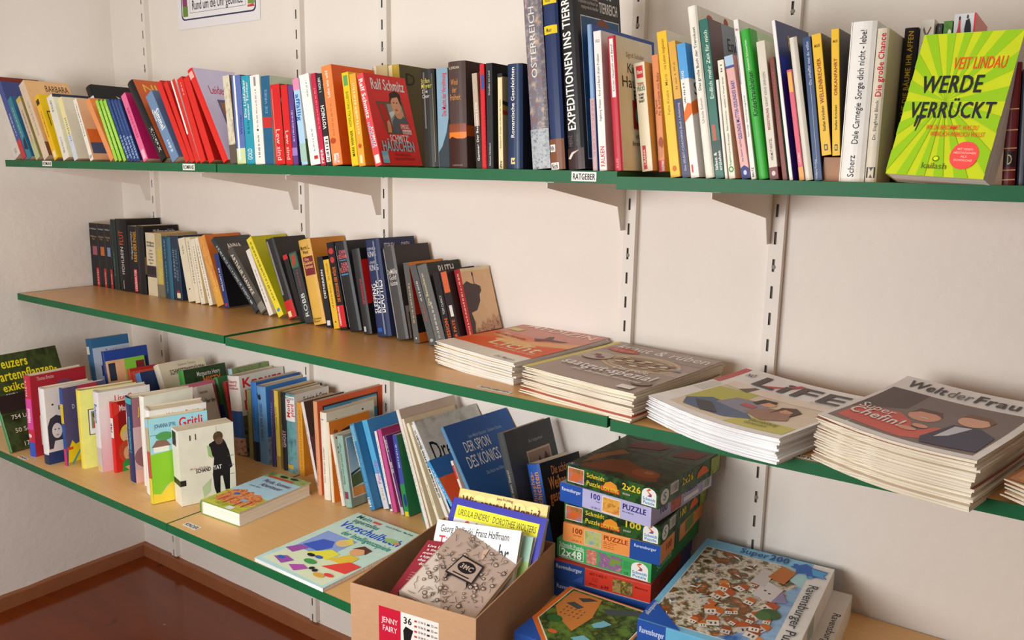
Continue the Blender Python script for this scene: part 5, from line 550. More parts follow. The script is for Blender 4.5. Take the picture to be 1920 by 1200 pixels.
B(1.6998,-0.2248,0.5800,-6.0,34.0,0.0086,0.206,0.2913,1,'#5c8cb4','g:#1c4468,#2c5494','dark blue hardback lettered DER SPION DES KÖNIGS leaning behind the cardboard box','L',[('T','f','Lene Mayer-Skumanz · Salvatore Sciascia',0.28,0.86,0.8,0.89,'#8ca4c4',0,0),('T','f','DER SPION',0.16,0.76,0.56,0.85,'#d0d4d8',0,0),('T','f','DES KÖNIGS',0.12,0.64,0.62,0.74,'#d0d4d8',0,0),('T','f','Die Nacht des Falken',0.32,0.56,0.6,0.59,'#8ca4c4',0,0),('E','f',0.8,0.12,0.08,0.08,'#8c5444')])
B(1.7598,-0.1996,0.5800,-6.0,18.8,0.0192,0.154,0.2667,1,'#4a4c4e','#3c3f42','charcoal hardback with a framed old photograph on its cover','L',[('T','s','und sie folgten dem Stern!',0.3,0.2,0.65,0.78,'#b8b8b4',1,0),('T','f','Ein Festgeschenk',0.45,0.86,0.75,0.89,'#9c9c98',0,0),('R','f',0.36,0.56,0.86,0.8,'#b8a088'),('R','f',0.38,0.575,0.84,0.785,'#8c7464'),('P','f',[(0.38,0.62),(0.46,0.7),(0.52,0.64),(0.6,0.74),(0.66,0.66),(0.74,0.76),(0.84,0.66),(0.84,0.6),(0.38,0.6)],'#4c3c34')])
B(1.7841,-0.1709,0.5800,-12.0,16.2,0.0378,0.120,0.1984,1,'#2f5cb0','#1b1a1c','thick black hardback with blue spine, orange title about Weihnachtsgeschichten','L',[('T','s','Weihnachts-',0.15,0.45,0.5,0.92,'#d88c4c',1,1),('T','s','geschichten',0.5,0.45,0.88,0.92,'#d88c4c',1,1),('T','f','Die schönsten',0.25,0.85,0.85,0.95,'#c8804c',0,0),('T','f','Weihnachts-',0.15,0.7,0.85,0.84,'#c8804c',0,1),('T','f','geschichten',0.12,0.57,0.8,0.7,'#c8804c',0,1),('E','f',0.55,0.35,0.12,0.1,'#28405c')])
# ---------------------------------------------------------------- single items
def fbook(name,o,X,Y,Z,w,h,t,hard,cs,cf,label,cat,group,dec,sdec=(),pages=None):
    """book whose cover frame is given: o = bottom spine-side corner of the front cover, X out of the cover, Y along its width, Z up its height"""
    X,Y,Z=Vector(X),Vector(Y),Vector(Z); rt=posed(name,Vector(o)-X*t,X,Y,Z,label,cat,group)
    s,fr=book_body(rt,t,w,h,hard,cs,cf,pages)
    if sdec: prints(s,[(q[0],)+tuple(q[2:]) for q in sdec],'spine_print','spine_lettering',rt)
    prints(fr,[(q[0],)+tuple(q[2:]) for q in dec],'cover_print','cover_lettering',rt); return rt
def fT(t,u0,v0,u1,v1,c,b=0,rot=0): return ('T','f',t,u0,v0,u1,v1,c,rot,b)
def fR(*a): return ('R','f')+a
def fE(*a): return ('E','f')+a
def fP(pts,c): return ('P','f',pts,c)
def frame(yaw,tilt,roll):
    cy,sy=math.cos(yaw),math.sin(yaw); Y=Vector((cy,sy,0)); Bk=Vector((-sy,cy,0)); Z=Vector((0,0,1))*math.cos(tilt)+Bk*math.sin(tilt)
    Y2=Y*math.cos(roll)-Z*math.sin(roll); Z2=Y*math.sin(roll)+Z*math.cos(roll); return Y2.cross(Z2),Y2,Z2
# lime green book propped against the row
X,Y,Z=frame(R(-13.5),R(17),R(2.6))
rays=[]
cx,cy=.42,.52
for k in range(18):
    a=k*2*math.pi/18; b=a+math.pi/18
    def edge(t):
        c,s=math.cos(t),math.sin(t); q=min([(1-cx)/c if c>0 else -cx/c if c<0 else 9,(1-cy)/s if s>0 else -cy/s if s<0 else 9]); return (cx+c*q,cy+s*q)
    rays.append(fP([(cx,cy),edge(a),edge(b)],'#7fa812'))
fbook('book',(2.4095,-.362,1.3762),X,Y,Z,.118,.184,.036,0,'#a8c41e','#aab610','lime green book with sunburst cover lettered WERDE VERRÜCKT, propped against the row','book','books on the upper shelf',
 rays+[fT('VEIT LINDAU',.4,.74,.92,.83,'#cc4420'),fT('WERDE',.13,.575,.75,.705,'#1f2226',1),fT('VERRÜCKT',.08,.4,.93,.52,'#1f2226',1),fP([(.17,.42),(.2,.42),(.18,.34),(.165,.34)],'#1f2226'),fP([(.21,.42),(.23,.42),(.2,.31),(.19,.31)],'#1f2226'),fE(.22,.41,.04,.015,'#1f2226'),
 fT('WIE DU BEKOMMST, WAS DU',.3,.32,.82,.355,'#cc4420'),fT('WIRKLICH-WIRKLICH WILLST',.36,.275,.9,.31,'#cc4420'),fE(.76,.15,.14,.095,'#d84440'),fT('MIT VIDEO-',.68,.185,.84,.2,'#e8b0a0'),fT('MEDITATIONEN',.65,.16,.87,.175,'#e8b0a0'),fT('ALS',.72,.135,.8,.15,'#e8b0a0'),fT('DOWNLOAD',.67,.11,.85,.125,'#e8b0a0'),fT('kailash',.36,.05,.62,.095,'#55641c'),fE(.49,.12,.035,.02,'#55641c'),fE(.49,.122,.024,.013,'#b8cc1c')],pages=pagesmat(0,'#f2eee9','#d8d0c8'))
# brown book lying flat below the two yellow ones
q=posed('book',(2.374,-.338,ZU-.008),(0,0,1),(0,1,0),(-1,0,0),'brown book lying flat under the two yellow paperbacks','book','books on the upper shelf')
book_body(q,.0325,.14,.049,0,'#9c6a40','#8a5a38')
# flat hardback in front on the lower shelf
X,Y,Z=Vector((0,0,1)),Vector((math.cos(R(3.2)),math.sin(R(3.2)),0)),Vector((-math.sin(R(3.2)),math.cos(R(3.2)),0))
fbook('book',(1.034,-.459,ZL+.034),X,Y,Z,.13,.218,.034,1,'#5c8c3c','#9cc0e4','hardback lying flat with red horses on its cover, pages facing the room','book','books on the lower shelf',
 [fR(0,0,1,.38,'pic:#7c9430,#b8b43c,#5c7c2c:18'),fR(0,.85,1,1,'pic:#3c5c34,#8ca468,#2c3428:22'),fP([(.08,.16),(.2,.1),(.5,.12),(.8,.12),(.95,.2),(.92,.36),(.7,.44),(.6,.4),(.5,.46),(.4,.42),(.3,.47),(.2,.43),(.1,.4)],'pic:#7c3420,#c05c2c,#c8945c,#a04028,#c86c38:70'),fP([(.22,.1),(.25,.1),(.28,.24),(.24,.24)],'#8c3c24'),fP([(.4,.08),(.43,.08),(.44,.24),(.4,.24)],'#8c3c24'),fP([(.66,.08),(.69,.08),(.7,.24),(.66,.24)],'#8c3c24'),fP([(.82,.1),(.85,.1),(.86,.26),(.82,.26)],'#8c3c24'),fE(.3,.33,.07,.03,'#4c5c94'),fE(.66,.24,.08,.03,'#7ca0c8'),
  fR(.1,.86,.75,.895,'#c03c30'),fT('Pferde, Sommer,',.2,.72,.92,.8,'#5c3060'),fT('Abenteuer',.3,.62,.85,.7,'#5c3060'),fT('Linda Beier',.15,.56,.45,.6,'#5c6c94'),fR(.62,.0,.78,.07,'#d8dce0'),fE(.4,.94,.1,.025,'#1c2420'),fE(.65,.95,.1,.025,'#1c2420')],pages=pagesmat(0,'#f8f4ea','#e6dcc6'))
# pre-school workbook
fbook('book',(1.322,-.535,ZL+.0085),(0,0,1),(.9998,-.018,0),(.018,.9998,0),.205,.285,.008,0,'#b8dcc8','#b4dcc4','pale green softback workbook lying flat, lettered Vorschulbuch, children on its cover','book','books on the lower shelf',
 [fR(0,0,1,.2,'#a8cce4'),fP([(.04,.04),(.96,.02),(.97,.3),(.9,.34),(.5,.36),(.1,.3)],'#c4d4b4'),fR(.1,.3,.55,.62,'#7c98d4'),fT('Mein',.08,.92,.3,.98,'#2c6c60',1),fT('supertolles',.12,.85,.5,.915,'#2c6c60',1),fT('Vorschulbuch',.08,.73,.95,.84,'#2450c0',1),fT('der Intelligenzspiele',.25,.64,.95,.71,'#1c8474',1),fT('Carola Hoffmann · Max Bolle',.5,.94,.9,.965,'#345c54'),fR(.32,.93,.44,.96,'#c84c3c'),
  fP([(.14,.35),(.22,.5),(.36,.52),(.44,.44),(.38,.34)],'#3454b4'),fE(.46,.54,.085,.055,'#e0b078'),fP([(.38,.56),(.46,.63),(.56,.58),(.54,.54),(.46,.58)],'#e8c44c'),fP([(.3,.28),(.48,.42),(.62,.4),(.6,.28)],'#e8d040'),fE(.72,.5,.08,.055,'#d89c70'),fP([(.62,.52),(.68,.6),(.82,.58),(.82,.5),(.74,.56)],'#5c3424'),fP([(.6,.3),(.7,.44),(.84,.44),(.84,.3)],'#d8b43c'),fP([(.66,.2),(.82,.36),(.98,.36),(.96,.22)],'#d04038'),
  fP([(.06,.24),(.14,.34),(.26,.34),(.2,.22)],'#8c4c9c'),fP([(.12,.1),(.22,.16),(.36,.14),(.3,.06)],'#8c4c9c'),fP([(.38,.08),(.5,.14),(.6,.12),(.52,.04)],'#a04ca0'),fE(.2,.12,.05,.02,'#2c5cac'),fE(.5,.2,.08,.03,'#3c8c4c'),fE(.62,.14,.03,.02,'#1c1c24'),fE(.68,.13,.03,.02,'#1c1c24'),fE(.4,.27,.05,.02,'#1c1c24'),fE(.5,.28,.05,.02,'#3454a4'),fE(.78,.1,.07,.025,'#c8983c'),fE(.86,.14,.06,.02,'#d04038'),fE(.82,.78,.1,.03,'#8cb46c'),fE(.9,.77,.04,.018,'#c88454')],pages=PG_ZW)
# cardboard shoebox
by=R(8.3); bm=Matrix.Translation((1.686,-.620,ZL))@Matrix.Rotation(by,4,'Z')
bx=empty('cardboard_box',(0,0,0),'open brown cardboard shoebox with red and white size label, front of the lowest shelf','box',None,bm)
W_,D_,H_,t_=.242,.305,.106,.0028
m=MB(); m.box(t_,t_,0,W_-t_,D_-t_,t_); m.build('bottom',CARD,bx)
for a in ((0,0,0,W_,t_,H_),(0,D_-t_,0,W_,D_,H_),(0,t_,0,t_,D_-t_,H_),(W_-t_,t_,0,W_,D_-t_,H_)):
    m=MB(); m.box(*a); m.build('side_wall',CARD,bx,bevel=.0008)
ff=flatface((0,0,0),(W_,0,0),(0,0,H_),(0,-1,0))
lb=empty('size_label',(0,0,0)); lb.parent=bx
prints(ff,[('R',.24,.1,.42,.76,'#c41c38'),('R',.42,.1,.72,.76,'#ece4dc'),('T','JENNY',.265,.5,.395,.6,'#f0d8d8',0,0),('T','FAIRY',.27,.36,.39,.46,'#f0d8d8',0,0),('T','36',.44,.58,.51,.7,'#1c1a1c',0,1),('P',[(.45,.12),(.5,.12),(.5,.34),(.52,.5),(.46,.54),(.44,.46)],'#1c1a1c')]
 +[x for k in range(6) for x in (('T','33 34 35',.56,.66-k*.085,.62,.7-k*.085,'#3c3634',0,0),('R',.53,.66-k*.085,.55,.69-k*.085,'#b83c30'),('T','22 cm',.66,.66-k*.085,.71,.7-k*.085,'#3c3634',0,0),('R',.63,.66-k*.085,.65,.69-k*.085,'#2c3040'))],'label_sheet','label_lettering',bx)
bpy.data.objects.remove(lb)
GB='picture books in the cardboard box'
def frm(TL,TR,w,h,tilt):
    Yv=(Vector(TR)-Vector(TL)).normalized(); hz=Vector((-Yv.y,Yv.x,0)).normalized(); Zv=(Vector((0,0,1))*math.cos(tilt)+hz*math.sin(tilt)); Zv=(Zv-Yv*Zv.dot(Yv)).normalized(); Xv=Yv.cross(Zv); return Vector(TL)-Zv*h,Xv,Yv,Zv
o,X,Y,Z=frm((1.692,-.3335,.764),(1.8826,-.306,.7665),.188,.183,R(20))
fbook('book',o,X,Y,Z,.188,.183,.009,1,'#d8a050','#dcb468','honey yellow picture book lettered Wie entsteht Honig?, furthest back in the cardboard box','book',GB,
 [fE(.1+.15*i+(.075 if j%2 else 0),.92-.11*j,.068,.05,'#e8c47c') for i in range(7) for j in range(3) if .1+.15*i+(.075 if j%2 else 0)<.94]+[fT('Jana Frühling',.44,.955,.62,.982,'#6c4420'),fT('Wie entsteht Honig?',.05,.835,.93,.94,'#6c2c10',1)])
o,X,Y,Z=frm((1.692,-.352,.752),(1.8986,-.324,.7502),.198,.182,R(29))
fbook('book',o,X,Y,Z,.198,.182,.008,1,'#27278c','#2a2a94','blue framed picture book with a yellow author band, in the cardboard box','book',GB,
 [fR(.06,.06,.94,.93,'#ece8e2'),fR(.06,.8,.94,.93,'#e4cc1c'),fT('URSULA ENDERS · DOROTHEE WOLTERS',.09,.83,.92,.9,'#4c3c20'),fT('Schön',.18,.64,.5,.8,'#c8641c',1),fR(.06,.06,.94,.3,'#4c8cb0')])
o,X,Y,Z=frm((1.7248,-.379,.716),(1.8872,-.352,.7221),.155,.146,R(30))
fbook('book',o,X,Y,Z,.155,.146,.005,0,'#6c9c3c','g:#5c8c2c,#9cb878','green picture book peeping out right of the fire brigade book in the cardboard box','book',GB,[fR(0,.7,1,1,'#8cb0a0')])
o,X,Y,Z=frm((1.690,-.398,.7218),(1.865,-.371,.7365),.176,.152,R(30))
fbook('book',o,X,Y,Z,.176,.152,.01,1,'#dcdcd8','#dedcd8','white picture book with handwritten black title ending in wehr, in the cardboard box','book',GB,
 [fT('Georg Bydlinski  Franz Hoffmann',.06,.86,.88,.955,'#2c2c30'),fT('Ti',.06,.66,.17,.83,'#b02c30'),fT('erfeuerwehr',.19,.6,.9,.83,'#2c2c30'),fE(.6,.42,.05,.07,'#1c1c20'),fP([(.5,.3),(.55,.5),(.52,.5)],'#1c1c20')],pages=PG_ZW)
TLm,BLm,TRm=Vector((1.690,-.425,.690)),Vector((1.745,-.566,.642)),Vector((1.80,-.41,.700))
Y=(TRm-TLm).normalized(); Z=(TLm-BLm); Z=(Z-Y*Z.dot(Y)).normalized(); X=Y.cross(Z)
fbook('disc_case',TLm-Z*.168,X,Y,Z,.13,.168,.004,0,'#9c3440','#b89c88','dark red disc sleeve with white print, under the cartoon one in the cardboard box','disc case','discs in the cardboard box',
 [fR(0,0,.42,1,'#8c2c38'),fE(.75,.55,.2,.25,'#2c2420')]+[fT(s,.06,.9-.055*i,.36,.94-.055*i,'#e8d0d0',1) for i,s in enumerate(['Live like','a mule','monitor','a hypnosis','often seems','done'])]+[fT('small print line',.1,.5-.035*i,.34,.52-.035*i,'#c89098') for i in range(4)]+[fT('and more',.12,.28-.06*i,.32,.3-.06*i,'#c89098') for i in range(4)])
TLm,BLm,TRm=Vector((1.7409,-.404,.7185)),Vector((1.790,-.5776,.6690)),Vector((1.8725,-.384,.6895))
Y=(TRm-TLm).normalized(); Z=(TLm-BLm); Z=(Z-Y*Z.dot(Y)).normalized(); X=Y.cross(Z)
doo=[]
g2=random.Random(3)
for k in range(210):
    a=g2.uniform(0,6.283); q=g2.uniform(.2,.62); u_=.5+q*math.cos(a)*.85; v_=.5+q*math.sin(a)
    if not(.04<u_<.96 and .03<v_<.97): continue
    s=g2.uniform(.008,.026); col=g2.choice(['#2c282a','#5c524c','#433c3a'])
    if g2.random()<.35:
        doo.append(fE(u_,v_,s*1.2,s,col)); doo.append(fE(u_,v_,s*.85,s*.66,'#b8a498'))
    else:
        b=g2.uniform(0,3.14); L=g2.uniform(.03,.09); wv=.0028
        pts=[(u_,v_)]; 
        for z in range(3): b+=g2.uniform(-.9,.9); pts.append((pts[-1][0]+L*.4*math.cos(b),pts[-1][1]+L*.4*math.sin(b)))
        for (a0,b0),(a1,b1) in zip(pts,pts[1:]):
            dx,dy=a1-a0,b1-b0; l=math.hypot(dx,dy)+1e-6; nx,ny=-dy/l*wv,dx/l*wv; doo.append(fP([(a0-nx,b0-ny),(a1-nx,b1-ny),(a1+nx,b1+ny),(a0+nx,b0+ny)],col))
fbook('disc_case',TLm-Z*.182,X,Y,Z,.136,.186,.014,0,'#26262a','#a99488','disc case with line-drawn cartoon crowd round a television, on top in the cardboard box','disc case','discs in the cardboard box',
 [fR(.02,.02,.98,.98,'#b09c90'),fP([(.02,.02),(.6,.02),(.02,.62)],'#c8bcb0')]+doo+[fP([(.3,.42),(.7,.42),(.68,.68),(.34,.7)],'#2a2628'),fP([(.32,.44),(.68,.44),(.66,.66),(.355,.68)],'#a89488'),fE(.5,.575,.125,.075,'#232022'),fT('3MC',.41,.545,.59,.61,'#b8a498',1),fR(.38,.46,.62,.475,'#232022'),fP([(.36,.42),(.4,.42),(.36,.34)],'#232022'),fP([(.62,.42),(.66,.42),(.68,.35)],'#232022')])
# puzzle boxes
def pbox(o,yaw,w,d,h,base,label,front,side,top,topc=None,grp='stacked puzzle boxes'):
    mw=Matrix.Translation(o)@Matrix.Rotation(yaw,4,'Z'); rt=empty('puzzle_box',(0,0,0),label,'puzzle box',grp,mw)
    m=MB(); m.box(.0015,.0015,0,w-.0015,d-.0015,h-.004); m.build('base_tray',mat('#cfc6b8','paper'),rt)
    m=MB(); T=.0013
    m.box(0,0,h-T,w,d,h,m=1); m.box(0,0,.0015,w,T,h-T); m.box(0,d-T,.0015,w,d,h-T); m.box(0,T,.0015,T,d-T,h-T); m.box(w-T,T,.0015,w,d-T,h-T)
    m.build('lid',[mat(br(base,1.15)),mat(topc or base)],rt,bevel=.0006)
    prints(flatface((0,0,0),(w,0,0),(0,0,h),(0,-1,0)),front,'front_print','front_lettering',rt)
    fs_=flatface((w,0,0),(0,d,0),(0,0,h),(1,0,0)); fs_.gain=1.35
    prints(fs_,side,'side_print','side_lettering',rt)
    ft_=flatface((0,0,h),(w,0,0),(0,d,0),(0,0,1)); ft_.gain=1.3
    if top: prints(ft_,top,'top_print','top_lettering',rt)
    return rt
LEAF='pic:#16240f,#2c5a24,#0f1a10,#3c7030:38'
YEL='#dcc030'
def arch(u0,u1): 
    c=(u0+u1)/2; r_=(u1-u0)/2
    return [('P',[(u0,.05),(u1,.05),(u1,.62)]+[(c+r_*math.cos(a*math.pi/8),.62+.3*math.sin(a*math.pi/8)) for a in range(9)]+[(u0,.62)],'#e8e6e2'),
     ('P',[(c-.02,.5),(c+.02,.5),(c+.03,.62),(c-.01,.74),(c+.02,.86),(c-.0,.9),(c-.03,.78),(c+.005,.62)],'#c8442c'),('P',[(c-.012,.5),(c+.03,.52),(c+.015,.6)],'#2c5ca8'),('P',[(c-.03,.78),(c-.01,.74),(c+.0,.8)],'#d8b43c'),('T','Schmidt',u0+.01,.3,u1-.01,.46,'#1c8cc0',0,1),('T','Puzzle',u0+.015,.12,u1-.015,.28,'#1c8cc0',0,1)]
def schm(big,num): return [('R',0,0,1,1,LEAF),('R',.015,.12,.2,.9,'#d8d4cc'),('R',.022,.16,.193,.86,'pic:#2c6c3c,#c86430,#3c84b4:60'),('E',.11,.45,.04,.22,'#c8602c'),('T','Schmidt',.23,.6,.43,.85,YEL,0,1),('T','Puzzle',.23,.2,.39,.45,YEL,0,1),('R',.39,.14,.6,.42,'#b02c24'),('P',[(.41,.3),(.58,.3),(.56,.6),(.5,.72),(.44,.6)],'#dc8c2c'),('T','LION KING',.4,.18,.59,.4,YEL,0,1),('T',big,.62,.5,.82,.85,YEL,0,1),('T',num,.62,.26,.72,.36,'#d8d4c8',0,0)]+arch(.83,.98)
def schs(big): return [('R',0,0,1,1,LEAF),('E',.09,.45,.06,.38,'#d8d4cc'),('T','S',.06,.25,.12,.7,'#3c8cc0',0,1),('R',.17,.35,.29,.9,'#d8d4cc')]+[('R',.18+.012*i,.4,.184+.012*i,.85,'#2c2c2c') for i in range(9)]+[('T',big,.34,.45,.52,.85,YEL,0,1),('P',[(.58,.35),(.78,.35),(.75,.65),(.68,.85),(.6,.65)],'#c85c28'),('R',.82,.05,.98,.95,'pic:#5c7030,#8c9c44,#3c4c24:50')]
FG='#c8884c'
st_y=[(-3,1.8930,-.2700),(-2.5,1.8810,-.2720),(3.6,1.8915,-.2720),(5.5,1.8935,-.2780),(3.6,1.8790,-.2750),(6.5,1.8825,-.2880),(6.3,1.8790,-.2850)]
hh=.0372
def zz(k): return ZL+hh*(6-k)
WP,DP=.190,.252
def sty(k): a,x,y=st_y[k]; return (x,y,zz(k)),R(a)
P_=[]
o,a=sty(6); pbox(o,a,WP,DP,hh-.0004,'#24488c','dark blue puzzle box at the bottom of the stack',[('T','Ravensburger',.04,.5,.34,.75,'#c8d0e4',0,1)],[('R',0,0,1,1,'#24488c')],[])
o,a=sty(5); pbox(o,a,WP,DP,hh-.0004,'#c03424','red puzzle box with a blue left end, second from the bottom of the stack',[('R',0,0,.33,1,'#24488c'),('T','Ravensburger',.02,.62,.3,.86,'#c8d0e4',0,1),('P',[(.2,.12),(.31,.12),(.31,.5)],'#3c5ca4'),('T','603 5 062 C',.38,.7,.56,.84,'#6c1810',0,1),('T','Memory',.38,.18,.46,.28,'#6c1810',0,0),('T','6-99',.5,.14,.58,.32,'#6c1810',0,1),('R',.62,.14,.82,.84,'pic:#6c5430,#a88c54,#3c3420,#c8b03c:60'),('T','Memory',.84,.62,.97,.74,'#6c1810',0,0)]+[('T','Karten Spiel',.38,.56-.08*i,.5,.6-.08*i,'#7c2418',0,0) for i in range(3)],[('R',0,0,1,1,'#8c2420'),('T','PUZZLE',.2,.3,.4,.7,'#5c1410',0,1),('R',.7,0,1,1,'#343c74')],[])
o,a=sty(4); pbox(o,a,WP,DP,hh-.0004,'#3c9c54','green puzzle box marked 2x48, third from the bottom of the stack',[('T','Schmidt Puzzle',.03,.68,.3,.9,'#e4ece4',0,0),('R',.03,.1,.3,.66,'#d4e4d4'),('R',.037,.14,.293,.62,'#3c9c54'),('T','2x48',.05,.16,.28,.6,'#ecf0e8',0,1),('R',.33,.12,.44,.88,'pic:#c8c4bc,#c85c3c,#8cb4c8:70'),('R',.46,.12,.7,.88,'pic:#d8b43c,#8c4c94,#5c9c3c,#c84c34:55'),('T','CE',.72,.12,.78,.24,'#1c4c2c',0,0)]+[('T','Puzzle Spiel Text',.72,.75-.08*i,.8,.79-.08*i,'#1f5c34',0,0) for i in range(5)]+arch(.8,.97),[('R',0,0,1,1,'#2f7c40'),('T','Schmidt',.1,.3,.4,.7,'#a8c8a8',0,0)],[])
o,a=sty(3); pbox(o,a,WP,DP,hh-.0004,'#dc8c48','orange 100 piece puzzle box in the middle of the stack',[('T','100',.09,.55,.21,.86,'#8c2c14',0,1),('T','Teile Puzzle',.11,.42,.2,.5,'#8c2c14',0,0),('T','10 201 0',.1,.12,.2,.22,'#8c2c14',0,0),('R',.23,.1,.41,.9,'#c8c0a8'),('R',.238,.14,.402,.86,'pic:#6c9c54,#b8b86c,#6ca0b4:55'),('T','PUZZLE',.43,.6,.68,.86,'#9c2c14',0,1),('T','36,1 x 30,2 cm',.43,.48,.57,.55,'#8c2c14',0,0),('R',.7,0,1,1,'#1f4c9c'),('T','Ravensburger',.74,.66,.96,.82,'#c8d4ec',0,1)]+[('T','Puzzle 100 pièces',.43,.4-.1*i,.54,.45-.1*i,'#8c2c14',0,0) for i in range(3)],[('R',.3,0,.42,1,LEAF),('T','100',.1,.4,.24,.8,'#8c2c14',0,1),('R',.55,.2,.75,.8,'#5c7c3c')],[])
o,a=sty(2); pbox(o,a,WP,DP,hh-.0004,'#1f3018','jungle green puzzle box marked 100, third from the top of the stack',schm('100','02207'),schs('100'),[])
o,a=sty(1); pbox(o,a,WP,DP,hh-.0004,'#a9a6cc','lavender 100 piece puzzle box, second from the top of the stack',[('R',0,0,.26,1,'#2450a8'),('T','Ravensburger',.02,.6,.24,.8,'#d0d8ec',0,1),('T','100',.34,.6,.46,.9,'#2c2470',0,1),('T','Teile',.41,.48,.46,.55,'#2c2470',0,0),('T','10 281 5',.36,.12,.46,.22,'#2c2470',0,0),('R',.48,.08,.68,.92,'#dcd8d0'),('R',.488,.13,.672,.87,'pic:#b84c24,#e0a848,#7c2c1c:60'),('T','PUZZLE',.7,.55,.95,.85,'#2c2470',0,1),('T','36,1 x 30,2 cm',.7,.4,.82,.48,'#2c2470',0,0)],[('T','100',.12,.4,.24,.8,'#2c2470',0,1),('R',.3,.1,.46,.95,'pic:#b84c24,#7c2c1c:60'),('T','PUZZLE',.5,.6,.72,.9,'#2c2470',0,1),('R',.5,.2,.75,.42,'#dcd8dc'),('R',.82,.1,.97,.95,'#d8dce0')]+[('R',.83+.012*i,.2,.834+.012*i,.85,'#5c6c7c') for i in range(10)],[])
o,a=sty(0); pbox(o,a,WP,DP,hh-.0004,'#1f3018','jungle green puzzle box marked 2x26 on top of the stack',schm('2x26','02206'),schs('2x26'),
 [('R',.0,.0,1,1,'pic:#1a2412,#3c4c24,#2c2416,#4c5c30:14'),('P',[(.1,.05),(.25,.3),(.4,.36),(.62,.28),(.85,.22),(.9,.1),(.75,.06),(.5,.1),(.3,.05)],'#7c4424'),('P',[(.08,.1),(.2,.36),(.32,.5),(.2,.55),(.06,.3)],'#8c5c2c'),('E',.72,.2,.14,.08,'#94502c'),('E',.74,.22,.05,.03,'#a8743c'),('R',0,.56,1,.566,'#6c3c2c'),('R',.6,.56,.606,1,'#6c3c2c'),('P',[(.2,.62),(.5,.7),(.56,.8),(.4,.86),(.2,.76)],'#70342a'),('P',[(.68,.64),(.92,.7),(.94,.86),(.74,.84)],'#74382a'),('E',.15,.9,.12,.06,'#3c5c2c'),('T','S',.01,.01,.06,.05,'#c8c4bc',0,1),('R',.0,.0,.12,.035,'#3c5c74')],topc='#2c2f1c')
# octagonal-window board game / puzzle lying in front
mwO=(1.9300,-.487,ZL)
pbox(mwO,R(1.2),.172,.186,.040,'#2450a4','flat orange edged puzzle box with a jungle picture, between the cardboard box and the stack',[('T','Ravensburger',.04,.5,.4,.7,'#c8d4ec',0,1)],[('R',0,0,1,1,'#3c8cb4')],
 [('R',0,0,1,1,'#d46c28'),('P',[(0,0),(.32,0),(0,.3)],'#2450a4'),('P',[(.36,.02),(.98,.02),(.98,.98),(.05,.98),(.05,.32)],'#dcd4c4'),('P',[(.37,.03),(.97,.03),(.97,.97),(.06,.97),(.06,.33)],'pic:#2c4c20,#5c7830,#1c2c18,#7c8c3c:28'),('P',[(.08,.6),(.2,.45),(.45,.3),(.5,.6),(.42,.94),(.08,.94)],'#b87438'),('P',[(.14,.7),(.3,.66),(.34,.72),(.2,.76)],'#3c4444'),('P',[(.2,.84),(.28,.8),(.4,.9),(.3,.9)],'#343c3c'),('P',[(.5,.8),(.62,.72),(.9,.9),(.94,.95),(.8,.94)],'#3c4848'),('P',[(.55,.5),(.62,.62),(.72,.6),(.66,.5),(.6,.46)],'#6ca8b8'),('P',[(.5,.2),(.58,.3),(.7,.26),(.62,.16)],'#6ca8b8'),('P',[(.7,.05),(.97,.1),(.97,.45),(.8,.3)],'#c8a82c'),('E',.2,.4,.08,.06,'#2c5c2c'),('E',.3,.2,.05,.03,'#c85c34'),('P',[(.8,.03),(.97,.03),(.97,.3)],'#3c8cb4')]+[('P',[(.18+.05*(i%5),.5+.06*(i//5)),(.2+.05*(i%5),.52+.06*(i//5)),(.19+.05*(i%5),.53+.06*(i//5))],'#4c3418') for i in range(15)],grp=None)
# the two big flat boxes in front of the wall
TXT='#2c3038'
pbox((2.150,-.392,ZL),R(4),.232,.352,.043,'#dcd8d0','white puzzle box lying under the big light blue one',[('R',0,0,.2,1,'#2450a4')],[('R',0,0,1,1,'#d8d2c6'),('T','Ravensburger',.1,.3,.5,.8,TXT,0,0)],[('T','Ravensburger Puzzle',.925,.05,.985,.93,TXT,-1,0)],grp='two large flat puzzle boxes')
g4=random.Random(9); vil=[]
for k in range(34):      # small printed houses with tiled roofs, then a white keep with a slate spire
    a=g4.uniform(.3,.78); b=g4.uniform(.08,.66)
    if b>.62-.5*(a-.3) and a<.5: continue
    s=g4.uniform(.035,.075); t=g4.uniform(-.6,.6); ct_,st__=math.cos(t),math.sin(t)
    q=lambda x,y:(a+(x*ct_-y*st__)*s*1.3,b+(x*st__+y*ct_)*s)
    vil+=[('P',[q(-.5,-.5),q(.5,-.5),q(.5,.3),q(-.5,.3)],g4.choice(['#cfc8bc','#b8b4b4','#d8d0c4'])),('P',[q(-.6,.2),q(.6,.2),q(.35,.9),q(-.35,.9)],g4.choice(['#b8642c','#a8542c','#c87c40','#8c4828'])),('P',[q(-.2,-.3),q(-.05,-.3),q(-.05,0),q(-.2,0)],'#3c3c44'),('P',[q(.15,-.3),q(.3,-.3),q(.3,0),q(.15,0)],'#3c3c44')]
for k in range(46):      # white birds sweeping over the rocks
    a=g4.uniform(.06,.46); b=g4.uniform(.08,.86); s=g4.uniform(.015,.04); t=g4.uniform(0,3.1); c1,s1=math.cos(t)*s,math.sin(t)*s
    vil+=[('P',[(a-c1*1.2,b-s1),(a+s1*.25,b-c1*.25),(a+c1*1.2,b+s1*.6),(a-s1*.2,b+c1*.2)],g4.choice(['#dcd8d0','#c8c4bc','#a84c34','#b0b8bc','#c88048','#4c6c90']))]
